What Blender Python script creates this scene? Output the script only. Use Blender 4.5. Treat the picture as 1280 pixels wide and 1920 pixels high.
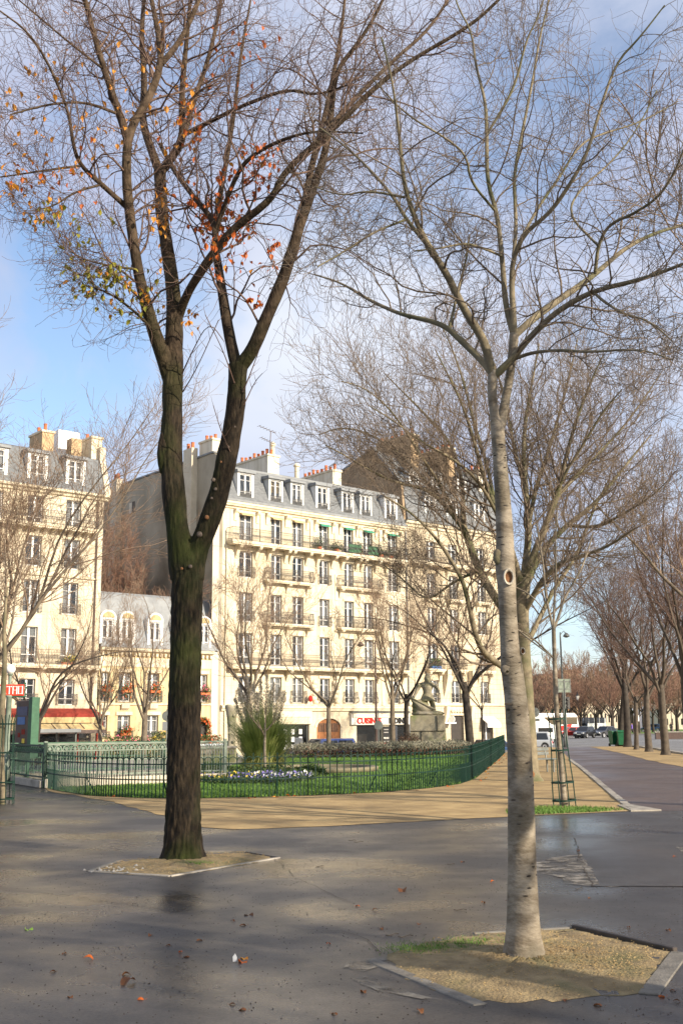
import bpy, math, random
import numpy as np
from math import radians, sin, cos, pi, atan, sqrt
from mathutils import Matrix, Vector

for _o in list(bpy.data.objects):
    bpy.data.objects.remove(_o, do_unlink=True)
SC = bpy.context.scene
COL = SC.collection

# ------------------------------------------------------------------ camera
EYE = 1.65
FPX, HOR, ROLL = 2015.0, 1358.0, 0.5          # focal length in photo pixels, horizon row, roll in degrees
TILT = atan((HOR - 960) / FPX)
cam_d = bpy.data.cameras.new('camera'); cam = bpy.data.objects.new('camera', cam_d); COL.objects.link(cam)
cam_d.sensor_fit = 'VERTICAL'; cam_d.sensor_height = 36.0; cam_d.sensor_width = 24.0
cam_d.lens = FPX / 1920 * 36.0
cam_d.clip_start = 0.05; cam_d.clip_end = 6000
cam.matrix_world = (Matrix.Translation((0, 0, EYE)) @ Matrix.Rotation(pi / 2 + TILT, 4, 'X')
                    @ Matrix.Rotation(-radians(ROLL), 4, 'Z'))
SC.camera = cam

# ------------------------------------------------------------------ sun, sky, exposure
SUN_AZ = math.atan2(0.80, -0.60)              # measured from +Y towards +X: right of and behind the camera
SUN_EL = radians(23)
sun_dir = Vector((sin(SUN_AZ) * cos(SUN_EL), cos(SUN_AZ) * cos(SUN_EL), sin(SUN_EL)))
sun_d = bpy.data.lights.new('sun', 'SUN'); sun = bpy.data.objects.new('sun', sun_d); COL.objects.link(sun)
sun_d.energy = 5.0; sun_d.angle = radians(0.5); sun_d.color = (1.0, 0.88, 0.70)
sun.rotation_euler = (-sun_dir).to_track_quat('-Z', 'Y').to_euler()
sun.location = sun_dir * 60

W = bpy.data.worlds.new('World'); SC.world = W; W.use_nodes = True
nt = W.node_tree; nt.nodes.clear()
_n = nt.nodes.new; _l = nt.links.new
sky = _n('ShaderNodeTexSky'); sky.sky_type = 'NISHITA'; sky.sun_disc = False
sky.sun_elevation = SUN_EL; sky.sun_rotation = SUN_AZ
sky.air_density = 1.0; sky.dust_density = 0.6; sky.ozone_density = 2.0
bg = _n('ShaderNodeBackground'); bg.inputs['Strength'].default_value = 0.14
_l(sky.outputs[0], bg.inputs[0])
tc = _n('ShaderNodeTexCoord')
sepd = _n('ShaderNodeSeparateXYZ'); _l(tc.outputs['Generated'], sepd.inputs[0])
mp = _n('ShaderNodeMapping'); mp.inputs['Location'].default_value = (2.84, 4.33, 6.34); mp.inputs['Scale'].default_value = (1, 1, 1.7)
_l(tc.outputs['Generated'], mp.inputs[0])
nz = _n('ShaderNodeTexNoise'); nz.inputs['Scale'].default_value = 2.6; nz.inputs['Detail'].default_value = 8; nz.inputs['Roughness'].default_value = 0.57
nz.inputs['Distortion'].default_value = 0.35
_l(mp.outputs[0], nz.inputs['Vector'])
cr = _n('ShaderNodeValToRGB'); cr.color_ramp.elements[0].position = 0.37; cr.color_ramp.elements[1].position = 0.53
cr.color_ramp.elements[0].color = (0.12, 0.12, 0.12, 1); cr.color_ramp.elements[1].color = (0.93, 0.93, 0.93, 1)
_l(nz.outputs['Fac'], cr.inputs[0])
nz2 = _n('ShaderNodeTexNoise'); nz2.inputs['Scale'].default_value = 2.1; nz2.inputs['Detail'].default_value = 5
mp2 = _n('ShaderNodeMapping'); mp2.inputs['Location'].default_value = (4.2, 1.7, 2.2); mp2.inputs['Scale'].default_value = (1, 1, 1.5)
_l(tc.outputs['Generated'], mp2.inputs[0]); _l(mp2.outputs[0], nz2.inputs['Vector'])
cc = _n('ShaderNodeValToRGB'); cc.color_ramp.elements[0].position = 0.34; cc.color_ramp.elements[1].position = 0.66
cc.color_ramp.elements[0].color = (0.42, 0.46, 0.61, 1); cc.color_ramp.elements[1].color = (0.70, 0.73, 0.80, 1)
_l(nz2.outputs['Fac'], cc.inputs[0])
bgc = _n('ShaderNodeBackground'); bgc.inputs['Strength'].default_value = 0.80
_l(cc.outputs[0], bgc.inputs[0])
mx = _n('ShaderNodeMixShader'); _l(cr.outputs[0], mx.inputs[0]); _l(bg.outputs[0], mx.inputs[1]); _l(bgc.outputs[0], mx.inputs[2])
wo = _n('ShaderNodeOutputWorld'); _l(mx.outputs[0], wo.inputs[0])

SC.view_settings.view_transform = 'Standard'; SC.view_settings.look = 'None'
SC.view_settings.gamma = 1; SC.view_settings.use_curve_mapping = False
SC.view_settings.exposure = 0.76

# ------------------------------------------------------------------ geometry helpers
_fw = np.array([0, cos(TILT), sin(TILT)]); _up = np.array([0, -sin(TILT), cos(TILT)])
def ray(u, v):
    r = radians(ROLL); x = (u - 640) / FPX; y = -(v - 960) / FPX
    x2 = x * cos(r) + y * sin(r); y2 = -x * sin(r) + y * cos(r)
    d = _fw + x2 * np.array([1.0, 0, 0]) + y2 * _up
    return d / d[1]
def at(u, v, Y):
    return np.array([0, 0, EYE]) + ray(u, v) * Y
def gnd(u, v, z=0.0):
    d = ray(u, v); return np.array([0, 0, EYE]) + d * ((z - EYE) / d[2])
def proj(P):
    P = np.atleast_2d(P) - np.array([0, 0, EYE]); z = P @ _fw; x2 = P[:, 0] / z; y2 = (P @ _up) / z
    r = radians(ROLL)
    return 640 + FPX * (x2 * cos(r) - y2 * sin(r)), 960 - FPX * (x2 * sin(r) + y2 * cos(r))

def sstep(a, b, x):
    t = np.clip((np.asarray(x, float) - a) / (b - a), 0, 1); return t * t * (3 - 2 * t)

ANG = radians(40.0); CX, CY = -9.312, 83.0        # street frontage: corner of the tall house, direction of the front
EX = np.array([cos(ANG), sin(ANG)]); NO = np.array([sin(ANG), -cos(ANG)])   # along the front, out of the front
def front(s, off):
    return np.array([CX, CY]) + EX * s + NO * off
def GZ(x, y):
    rx = np.asarray(x, float) - CX; ry = np.asarray(y, float) - CY
    off = rx * NO[0] + ry * NO[1]
    amp = 1.1 - 0.80 * sstep(10, 32, x)
    return -amp * (1 - sstep(12, 24, off))

def tag(o, label=None, cat=None, group=None, kind=None):
    if label: o['label'] = label
    if cat: o['category'] = cat
    if group: o['group'] = group
    if kind: o['kind'] = kind
    return o
def empty(name, loc=(0, 0, 0), rz=0.0, label=None, cat=None, group=None):
    o = bpy.data.objects.new(name, None); COL.objects.link(o); o.empty_display_size = 0.2
    o.location = loc; o.rotation_euler = (0, 0, rz)
    return tag(o, label, cat, group)
def put(name, me, parent=None, loc=None, rot=None, scale=None):
    o = bpy.data.objects.new(name, me); COL.objects.link(o)
    if parent is not None: o.parent = parent
    if loc is not None: o.location = loc
    if rot is not None: o.rotation_euler = rot
    if scale is not None: o.scale = scale
    return o
def np_mesh(name, V, F, mat=None, smooth=False, midx=None, mats=None):
    V = np.asarray(V, np.float32); F = np.asarray(F, np.int32); k = F.shape[1]
    me = bpy.data.meshes.new(name)
    me.vertices.add(len(V)); me.vertices.foreach_set('co', V.ravel())
    me.loops.add(F.size); me.loops.foreach_set('vertex_index', F.ravel())
    me.polygons.add(len(F)); me.polygons.foreach_set('loop_start', np.arange(0, F.size, k, dtype=np.int32))
    if smooth: me.polygons.foreach_set('use_smooth', np.ones(len(F), bool))
    if mats:
        for m in mats: me.materials.append(m)
        if midx is not None: me.polygons.foreach_set('material_index', np.asarray(midx, np.int32))
    elif mat: me.materials.append(mat)
    me.update(calc_edges=True)
    return me

class MB:
    """collects shapes for one mesh"""
    def __init__(s): s.v = []; s.f = []
    def add(s, vs, fs):
        b = len(s.v); s.v += [tuple(map(float, p)) for p in vs]; s.f += [tuple(i + b for i in f) for f in fs]; return s
    def box(s, x0, x1, y0, y1, z0, z1):
        return s.add([(x0,y0,z0),(x1,y0,z0),(x1,y1,z0),(x0,y1,z0),(x0,y0,z1),(x1,y0,z1),(x1,y1,z1),(x0,y1,z1)],
                     [(0,3,2,1),(4,5,6,7),(0,1,5,4),(1,2,6,5),(2,3,7,6),(3,0,4,7)])
    def bar(s, a, b, w, d=None):
        a = np.array(a, float); b = np.array(b, float); d = d or w
        t = b - a; t = t / (np.linalg.norm(t) + 1e-9)
        ref = np.array([0, 0, 1.0]) if abs(t[2]) < .9 else np.array([0, 1.0, 0])
        u = np.cross(t, ref); u /= np.linalg.norm(u); v = np.cross(u, t)
        vs = [p + sx * u * w / 2 + sy * v * d / 2 for p in (a, b) for sx, sy in ((-1,-1),(1,-1),(1,1),(-1,1))]
        return s.add(vs, [(0,1,2,3),(7,6,5,4),(0,4,5,1),(1,5,6,2),(2,6,7,3),(3,7,4,0)])
    def prism(s, poly, a, b, axis='x', poly2=None):
        """polygon (p,q) extruded along axis from a to b; axis x: (y,z), y: (x,z), z: (x,y)"""
        def mk(p, c):
            return (c, p[0], p[1]) if axis == 'x' else (p[0], c, p[1]) if axis == 'y' else (p[0], p[1], c)
        n = len(poly); poly2 = poly2 or poly
        vs = [mk(p, a) for p in poly] + [mk(p, b) for p in poly2]
        fs = [tuple(range(n))[::-1], tuple(range(n, 2 * n))] + [(i, (i + 1) % n, n + (i + 1) % n, n + i) for i in range(n)]
        return s.add(vs, fs)
    def tube(s, pts, rad, n=6, cap=True):
        P = np.array(pts, float); K = len(P); R = np.broadcast_to(np.asarray(rad, float), (K,))
        T = np.gradient(P, axis=0); T /= np.linalg.norm(T, axis=1)[:, None] + 1e-9
        m = P[-1] - P[0]; ref = np.array([0, 0, 1.0]) if abs(m[2]) < .8 * np.linalg.norm(m) else np.array([1.0, 0, 0])
        vs = []
        for p, t, r in zip(P, T, R):
            u = np.cross(t, ref); u /= np.linalg.norm(u) + 1e-9; v = np.cross(t, u)
            vs += [p + r * (cos(2*pi*k/n) * u + sin(2*pi*k/n) * v) for k in range(n)]
        fs = [(i*n+k, i*n+(k+1)%n, (i+1)*n+(k+1)%n, (i+1)*n+k) for i in range(K-1) for k in range(n)]
        if cap: fs += [tuple(range(n))[::-1], tuple(range((K-1)*n, K*n))]
        return s.add(vs, fs)
    def lathe(s, prof, n=12, c=(0, 0, 0), axis='z'):
        vs = []
        for r, h in prof:
            for k in range(n):
                a = 2*pi*k/n; x, y = r*cos(a), r*sin(a)
                p = (x, y, h) if axis == 'z' else (x, h, y) if axis == 'y' else (h, x, y)
                vs.append((p[0]+c[0], p[1]+c[1], p[2]+c[2]))
        K = len(prof)
        fs = [(i*n+k, i*n+(k+1)%n, (i+1)*n+(k+1)%n, (i+1)*n+k) for i in range(K-1) for k in range(n)]
        fs += [tuple(range(n))[::-1], tuple(range((K-1)*n, K*n))]
        return s.add(vs, fs)
    def sheet(s, pts, z=0.0):
        return s.add([(p[0], p[1], p[2] if len(p) > 2 else z) for p in pts], [tuple(range(len(pts)))])
    def mesh(s, name, mat, smooth=False):
        me = bpy.data.meshes.new(name); me.from_pydata(s.v, [], s.f)
        if mat: me.materials.append(mat)
        if smooth: me.polygons.foreach_set('use_smooth', np.ones(len(me.polygons), bool))
        me.update(); return me
    def build(s, name, mat, parent=None, smooth=False, loc=None, rot=None):
        return put(name, s.mesh(name, mat, smooth), parent, loc, rot)

def bevel(o, w=0.01, seg=2):
    m = o.modifiers.new('bevel', 'BEVEL'); m.width = w; m.segments = seg; m.limit_method = 'ANGLE'; return o
def copy_tree(o, parent=None):
    c = o.copy(); COL.objects.link(c); c.parent = parent
    for ch in list(o.children): copy_tree(ch, c)
    return c

# ------------------------------------------------------------------ materials
M = {}
def mat(name, c1, c2=None, scale=4.0, rough=0.8, bump=0.0, stretch=(1, 1, 1), detail=6, metallic=0.0, spec=0.5,
        lo=0.35, hi=0.65, bscale=None, rough2=None, coord='Object', c3=None, s3=0.6):
    m = bpy.data.materials.new(name); m.use_nodes = True; t = m.node_tree; N = t.nodes; L = t.links
    b = N['Principled BSDF']; b.inputs['Roughness'].default_value = rough; b.inputs['Metallic'].default_value = metallic
    b.inputs['Specular IOR Level'].default_value = spec
    b.inputs['Base Color'].default_value = (*c1, 1)
    if c2 is None and not bump: M[name] = m; return m
    tcn = N.new('ShaderNodeTexCoord'); mpn = N.new('ShaderNodeMapping'); mpn.inputs['Scale'].default_value = stretch
    L.new(tcn.outputs[coord], mpn.inputs[0])
    nn = N.new('ShaderNodeTexNoise'); nn.inputs['Scale'].default_value = scale; nn.inputs['Detail'].default_value = detail
    nn.inputs['Roughness'].default_value = 0.6
    L.new(mpn.outputs[0], nn.inputs['Vector'])
    if c2 is not None:
        r = N.new('ShaderNodeValToRGB'); r.color_ramp.elements[0].position = lo; r.color_ramp.elements[1].position = hi
        r.color_ramp.elements[0].color = (*c1, 1); r.color_ramp.elements[1].color = (*c2, 1)
        L.new(nn.outputs['Fac'], r.inputs[0]); out = r.outputs[0]
        if c3 is not None:
            n3 = N.new('ShaderNodeTexNoise'); n3.inputs['Scale'].default_value = s3; n3.inputs['Detail'].default_value = 5
            L.new(tcn.outputs[coord], n3.inputs['Vector'])
            r3 = N.new('ShaderNodeValToRGB'); r3.color_ramp.elements[0].position = 0.47; r3.color_ramp.elements[1].position = 0.68
            L.new(n3.outputs['Fac'], r3.inputs[0])
            mxn = N.new('ShaderNodeMix'); mxn.data_type = 'RGBA'; L.new(r3.outputs[0], mxn.inputs['Factor'])
            L.new(out, mxn.inputs['A']); mxn.inputs['B'].default_value = (*c3, 1); out = mxn.outputs['Result']
        L.new(out, b.inputs['Base Color'])
    if rough2 is not None:
        mr = N.new('ShaderNodeMapRange'); mr.inputs['From Min'].default_value = lo; mr.inputs['From Max'].default_value = hi
        mr.inputs['To Min'].default_value = rough; mr.inputs['To Max'].default_value = rough2
        L.new(nn.outputs['Fac'], mr.inputs[0]); L.new(mr.outputs[0], b.inputs['Roughness'])
    if bump:
        bn = N.new('ShaderNodeTexNoise'); bn.inputs['Scale'].default_value = bscale or scale * 3; bn.inputs['Detail'].default_value = 5
        L.new(mpn.outputs[0], bn.inputs['Vector'])
        bp = N.new('ShaderNodeBump'); bp.inputs['Strength'].default_value = min(1, bump); bp.inputs['Distance'].default_value = 0.02
        L.new(bn.outputs['Fac'], bp.inputs['Height']); L.new(bp.outputs[0], b.inputs['Normal'])
    M[name] = m; return m

def asphalt(name, dark, light, wet=True, rmin=0.17, rmax=0.52):
    """asphalt: fine aggregate, broad stains, dark specks, damp areas with low roughness"""
    m = bpy.data.materials.new(name); m.use_nodes = True; t = m.node_tree; N = t.nodes; L = t.links
    b = N['Principled BSDF']; tcn = N.new('ShaderNodeTexCoord')
    def noise(s, d=5, r=0.6, st=None):
        n = N.new('ShaderNodeTexNoise'); n.inputs['Scale'].default_value = s; n.inputs['Detail'].default_value = d; n.inputs['Roughness'].default_value = r
        if st:
            mm = N.new('ShaderNodeMapping'); mm.inputs['Scale'].default_value = st; L.new(tcn.outputs['Object'], mm.inputs[0]); L.new(mm.outputs[0], n.inputs['Vector'])
        else: L.new(tcn.outputs['Object'], n.inputs['Vector'])
        return n
    def ramp(src, p0, p1, a, c):
        r = N.new('ShaderNodeValToRGB'); r.color_ramp.elements[0].position = p0; r.color_ramp.elements[1].position = p1
        r.color_ramp.elements[0].color = (*a, 1); r.color_ramp.elements[1].color = (*c, 1); L.new(src, r.inputs[0]); return r
    def mixc(fac, a, bcol, mode='MIX'):
        x = N.new('ShaderNodeMix'); x.data_type = 'RGBA'; x.blend_type = mode
        if isinstance(fac, float): x.inputs['Factor'].default_value = fac
        else: L.new(fac, x.inputs['Factor'])
        L.new(a, x.inputs['A'])
        if isinstance(bcol, tuple): x.inputs['B'].default_value = (*bcol, 1)
        else: L.new(bcol, x.inputs['B'])
        return x.outputs['Result']
    big = noise(0.55, 7, 0.62); fine = noise(48, 5, 0.75); mid = noise(6, 6, 0.65)
    c = ramp(big.outputs['Fac'], 0.36, 0.66, dark, light).outputs[0]
    c = mixc(0.75, c, ramp(fine.outputs['Fac'], 0.38, 0.66, (0.40, 0.40, 0.40), (1.55, 1.52, 1.48)).outputs[0], 'MULTIPLY')
    c = mixc(0.5, c, ramp(mid.outputs['Fac'], 0.35, 0.7, (0.7, 0.7, 0.7), (1.2, 1.18, 1.15)).outputs[0], 'MULTIPLY')
    vo = N.new('ShaderNodeTexVoronoi'); vo.inputs['Scale'].default_value = 24; vo.inputs['Randomness'].default_value = 1.0; L.new(tcn.outputs['Object'], vo.inputs['Vector'])
    sp = ramp(vo.outputs['Distance'], 0.17, 0.25, (1, 1, 1), (0, 0, 0)).outputs[0]
    spm = noise(1.3, 4); spf = ramp(spm.outputs['Fac'], 0.34, 0.54, (0, 0, 0), (1, 1, 1)).outputs[0]
    mm = N.new('ShaderNodeMath'); mm.operation = 'MULTIPLY'; L.new(sp, mm.inputs[0]); L.new(spf, mm.inputs[1])
    c = mixc(mm.outputs[0], c, (0.012, 0.011, 0.010))
    L.new(c, b.inputs['Base Color'])
    wetn = noise(0.42, 5, 0.55)
    mr = N.new('ShaderNodeMapRange'); mr.inputs['From Min'].default_value = 0.36; mr.inputs['From Max'].default_value = 0.62
    mr.inputs['To Min'].default_value = rmin if wet else 0.6; mr.inputs['To Max'].default_value = rmax if wet else 0.85
    L.new(wetn.outputs['Fac'], mr.inputs[0]); L.new(mr.outputs[0], b.inputs['Roughness'])
    bp = N.new('ShaderNodeBump'); bp.inputs['Strength'].default_value = 0.26; bp.inputs['Distance'].default_value = 0.005
    ad = N.new('ShaderNodeMath'); ad.operation = 'ADD'; L.new(fine.outputs['Fac'], ad.inputs[0]); L.new(mid.outputs['Fac'], ad.inputs[1])
    L.new(ad.outputs[0], bp.inputs['Height']); L.new(bp.outputs[0], b.inputs['Normal'])
    M[name] = m; return m

def stone(name, c1, c2, course=0.0, rough=0.85, stain=None, cfac=0.5):
    """facade stone; course > 0 cuts fine horizontal joints every `course` metres"""
    m = mat(name, c1, c2, scale=0.8, rough=rough, bump=0.25, bscale=30, detail=8, c3=stain, s3=0.35)
    if course:
        t = m.node_tree; N = t.nodes; L = t.links; b = N['Principled BSDF']
        tcn = N.new('ShaderNodeTexCoord'); sx = N.new('ShaderNodeSeparateXYZ'); L.new(tcn.outputs['Object'], sx.inputs[0])
        md = N.new('ShaderNodeMath'); md.operation = 'MODULO'; L.new(sx.outputs['Z'], md.inputs[0]); md.inputs[1].default_value = course
        lt = N.new('ShaderNodeMath'); lt.operation = 'LESS_THAN'; L.new(md.outputs[0], lt.inputs[0]); lt.inputs[1].default_value = 0.035
        src = b.inputs['Base Color'].links[0].from_socket
        x = N.new('ShaderNodeMix'); x.data_type = 'RGBA'; ml = N.new('ShaderNodeMath'); ml.operation = 'MULTIPLY'; ml.inputs[1].default_value = cfac
        L.new(lt.outputs[0], ml.inputs[0]); L.new(ml.outputs[0], x.inputs['Factor']); L.new(src, x.inputs['A']); x.inputs['B'].default_value = (0.12, 0.09, 0.06, 1)
        L.new(x.outputs['Result'], b.inputs['Base Color'])
    # rain streaks and soot running down the front
    t = m.node_tree; N = t.nodes; L = t.links; b = N['Principled BSDF']; src = b.inputs['Base Color'].links[0].from_socket
    tcn = N.new('ShaderNodeTexCoord'); mpn = N.new('ShaderNodeMapping'); mpn.inputs['Scale'].default_value = (2.6, 2.6, 0.16); L.new(tcn.outputs['Object'], mpn.inputs[0])
    nn = N.new('ShaderNodeTexNoise'); nn.inputs['Scale'].default_value = 1.0; nn.inputs['Detail'].default_value = 7; nn.inputs['Roughness'].default_value = .65; L.new(mpn.outputs[0], nn.inputs['Vector'])
    rr = N.new('ShaderNodeValToRGB'); rr.color_ramp.elements[0].position = .34; rr.color_ramp.elements[1].position = .56; rr.color_ramp.elements[0].color = (.70, .67, .62, 1); rr.color_ramp.elements[1].color = (1, 1, 1, 1); L.new(nn.outputs['Fac'], rr.inputs[0])
    x = N.new('ShaderNodeMix'); x.data_type = 'RGBA'; x.blend_type = 'MULTIPLY'; x.inputs['Factor'].default_value = .75; L.new(src, x.inputs['A']); L.new(rr.outputs[0], x.inputs['B']); L.new(x.outputs['Result'], b.inputs['Base Color'])
    return m
def glass(name, tint=(0.02, 0.025, 0.03), trans=0.55):
    m = bpy.data.materials.new(name); m.use_nodes = True; t = m.node_tree; N = t.nodes; L = t.links
    b = N['Principled BSDF']; b.inputs['Base Color'].default_value = (*tint, 1); b.inputs['Roughness'].default_value = 0.04
    b.inputs['Specular IOR Level'].default_value = 0.8; b.inputs['Alpha'].default_value = 1 - trans
    M[name] = m; return m

asphalt('plaza', (0.030, 0.0275, 0.0258), (0.066, 0.0595, 0.053))
asphalt('patch', (0.036, 0.032, 0.029), (0.065, 0.058, 0.051), True, 0.28, 0.5)
asphalt('path', (0.078, 0.053, 0.045), (0.125, 0.090, 0.075), True, 0.36, 0.62)
asphalt('road', (0.16, 0.155, 0.15), (0.22, 0.215, 0.21), wet=False)
def worn(name, c1, c2, s):
    """thin mortar left on asphalt: present only in patches"""
    m = mat(name, c1, c2, scale=6, rough=.6, bump=.3); t = m.node_tree; N = t.nodes; n = N.new('ShaderNodeTexNoise'); n.inputs['Scale'].default_value = s; n.inputs['Detail'].default_value = 7; n.inputs['Roughness'].default_value = .65
    tcn = N.new('ShaderNodeTexCoord'); t.links.new(tcn.outputs['Object'], n.inputs['Vector']); r = N.new('ShaderNodeValToRGB'); r.color_ramp.elements[0].position = .42; r.color_ramp.elements[1].position = .60
    t.links.new(n.outputs['Fac'], r.inputs[0]); t.links.new(r.outputs[0], N['Principled BSDF'].inputs['Alpha']); return m
worn('worn', (.11, .095, .075), (.24, .215, .18), 3.0); worn('smear', (.11, .095, .075), (.22, .20, .165), 4.0)
mat('basin_stone', (.13, .11, .065), (.20, .175, .11), scale=3, rough=.8, bump=.4)
mat('sand', (0.27, 0.18, 0.075), (0.43, 0.30, 0.135), scale=1.6, rough=0.95, bump=0.8, bscale=45, detail=9, c3=(0.20, 0.135, 0.058), s3=0.7)
mat('soil', (0.17, 0.12, 0.058), (0.30, 0.22, 0.11), scale=5, rough=0.95, bump=0.9, bscale=45, c3=(0.15, 0.125, 0.05), s3=2.2)
mat('kerb', (0.26, 0.23, 0.19), (0.36, 0.33, 0.28), scale=6, rough=0.8, bump=0.4, bscale=60, c3=(0.14, 0.125, 0.10), s3=2.0)
mat('concrete', (0.11, 0.098, 0.08), (0.20, 0.18, 0.15), scale=7, rough=0.7, bump=0.4, bscale=60)
mat('steel_edge', (0.035, 0.030, 0.026), (0.07, 0.055, 0.045), scale=9, rough=0.5, metallic=0.3)
mat('lawn', (0.050, 0.115, 0.014), (0.085, 0.165, 0.024), scale=2.0, rough=0.9, bump=0.6, bscale=80)
mat('grass', (0.065, 0.145, 0.014), (0.115, 0.205, 0.028), scale=1.2, rough=0.75)
mat('farlawn', (0.10, 0.17, 0.03), (0.14, 0.22, 0.04), scale=0.3, rough=0.9)
stone('stone_main', (0.61, 0.53, 0.385), (0.68, 0.60, 0.45), stain=(0.55, 0.46, 0.32), course=0.52, cfac=0.16)
stone('stone_right', (0.56, 0.475, 0.335), (0.63, 0.54, 0.39), course=0.45, stain=(0.50, 0.41, 0.28))
stone('stone_left', (0.61, 0.53, 0.39), (0.68, 0.60, 0.455), stain=(0.56, 0.47, 0.33), course=0.5, cfac=0.16)
stone('stone_low', (0.56, 0.44, 0.245), (0.62, 0.50, 0.30), stain=(0.53, 0.40, 0.215))
stone('stone_trim', (0.66, 0.565, 0.405), (0.73, 0.64, 0.475))
stone('cream_paint', (0.66, 0.59, 0.46), (0.72, 0.65, 0.53))
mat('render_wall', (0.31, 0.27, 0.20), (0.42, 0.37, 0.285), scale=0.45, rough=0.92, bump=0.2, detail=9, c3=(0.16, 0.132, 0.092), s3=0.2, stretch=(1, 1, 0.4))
mat('render_light', (0.52, 0.45, 0.34), (0.62, 0.55, 0.43), scale=1.0, rough=0.9)
mat('brick_gable', (0.27, 0.19, 0.115), (0.36, 0.26, 0.16), scale=1.2, rough=0.9, bump=0.3)
mat('brick_stack', (0.40, 0.27, 0.15), (0.50, 0.36, 0.21), scale=2.0, rough=0.9, bump=0.3)
mat('slate', (0.105, 0.112, 0.118), (0.165, 0.172, 0.178), scale=3, rough=0.7, bump=0.3, bscale=14, stretch=(1, 1, 2.5))
mat('zinc', (0.17, 0.178, 0.185), (0.235, 0.245, 0.25), scale=1.5, rough=0.65)
mat('white_wood', (0.72, 0.70, 0.66), (0.80, 0.785, 0.75), scale=3, rough=0.5)
mat('grey_wood', (0.42, 0.43, 0.42), (0.52, 0.53, 0.52), scale=3, rough=0.5)
mat('curtain', (0.62, 0.60, 0.56), (0.75, 0.73, 0.70), scale=4, rough=0.9, stretch=(6, 6, 0.3))
mat('curtain_warm', (0.55, 0.40, 0.16), (0.66, 0.50, 0.22), scale=4, rough=0.9, stretch=(6, 6, 0.3))
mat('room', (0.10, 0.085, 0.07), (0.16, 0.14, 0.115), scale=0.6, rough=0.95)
glass('pane', (0.05, 0.06, 0.075), trans=0.66); glass('car_glass', (0.010, 0.012, 0.014), 0.15); glass('shop_glass', (0.02, 0.022, 0.024), 0.6)
mat('iron', (0.035, 0.032, 0.030), (0.06, 0.054, 0.05), scale=6, rough=0.5)
mat('terracotta', (0.50, 0.13, 0.045), (0.60, 0.19, 0.07), scale=3, rough=0.8)
mat('green_blind', (0.02, 0.20, 0.12), (0.03, 0.26, 0.16), scale=3, rough=0.7)
mat('door_wood', (0.24, 0.085, 0.022), (0.34, 0.13, 0.035), scale=3, rough=0.45, stretch=(5, 5, 0.5))
mat('dark_door', (0.030, 0.024, 0.020), (0.05, 0.04, 0.032), scale=3, rough=0.4)
mat('awning_red', (0.20, 0.018, 0.010), (0.27, 0.030, 0.014), scale=2, rough=0.8)
mat('awning_cream', (0.46, 0.34, 0.16), (0.54, 0.42, 0.22), scale=2, rough=0.8)
mat('sign_white', (0.66, 0.62, 0.54), (0.74, 0.70, 0.62), scale=2, rough=0.5)
mat('sign_red', (0.62, 0.02, 0.012)); mat('sign_black', (0.012, 0.012, 0.013)); mat('sign_grey', (0.30, 0.28, 0.26))
mat('white_paint', (0.78, 0.77, 0.74), (0.82, 0.81, 0.79), scale=4, rough=0.4)
mat('fence_green', (0.003, 0.021, 0.014), (0.006, 0.035, 0.023), scale=9, rough=0.55, spec=0.3)
mat('metro_green', (0.026, 0.085, 0.045), (0.04, 0.12, 0.065), scale=6, rough=0.5)
mat('rail_grey', (0.13, 0.165, 0.125), (0.20, 0.235, 0.185), scale=6, rough=0.55)
mat('post_brown', (0.075, 0.045, 0.035), (0.11, 0.07, 0.055), scale=6, rough=0.5)
mat('post_grey', (0.10, 0.11, 0.10), (0.15, 0.16, 0.15), scale=6, rough=0.5)
mat('flower_red', (0.62, 0.05, 0.015), (0.75, 0.16, 0.02), scale=9, rough=0.7)
mat('flower_pink', (0.70, 0.06, 0.16), (0.8, 0.2, 0.3), scale=9, rough=0.7)
mat('shrub', (0.030, 0.060, 0.012), (0.075, 0.115, 0.022), scale=5, rough=0.7)
mat('statue_stone', (0.24, 0.205, 0.14), (0.36, 0.32, 0.24), scale=2.6, rough=0.9, bump=0.5, bscale=16, c3=(0.13, 0.135, 0.05), s3=1.2)
mat('plinth_stone', (0.25, 0.215, 0.145), (0.34, 0.30, 0.21), scale=1.4, rough=0.9, bump=0.4, bscale=16, c3=(0.17, 0.20, 0.065), s3=0.9)
mat('bark_dark', (0.009, 0.007, 0.005), (0.042, 0.030, 0.018), scale=9, rough=0.9, spec=0.2, bump=1.0, bscale=11, stretch=(3.0, 3.0, 0.8), lo=0.40, hi=0.70, c3=(0.026, 0.034, 0.006), s3=0.9)
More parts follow.
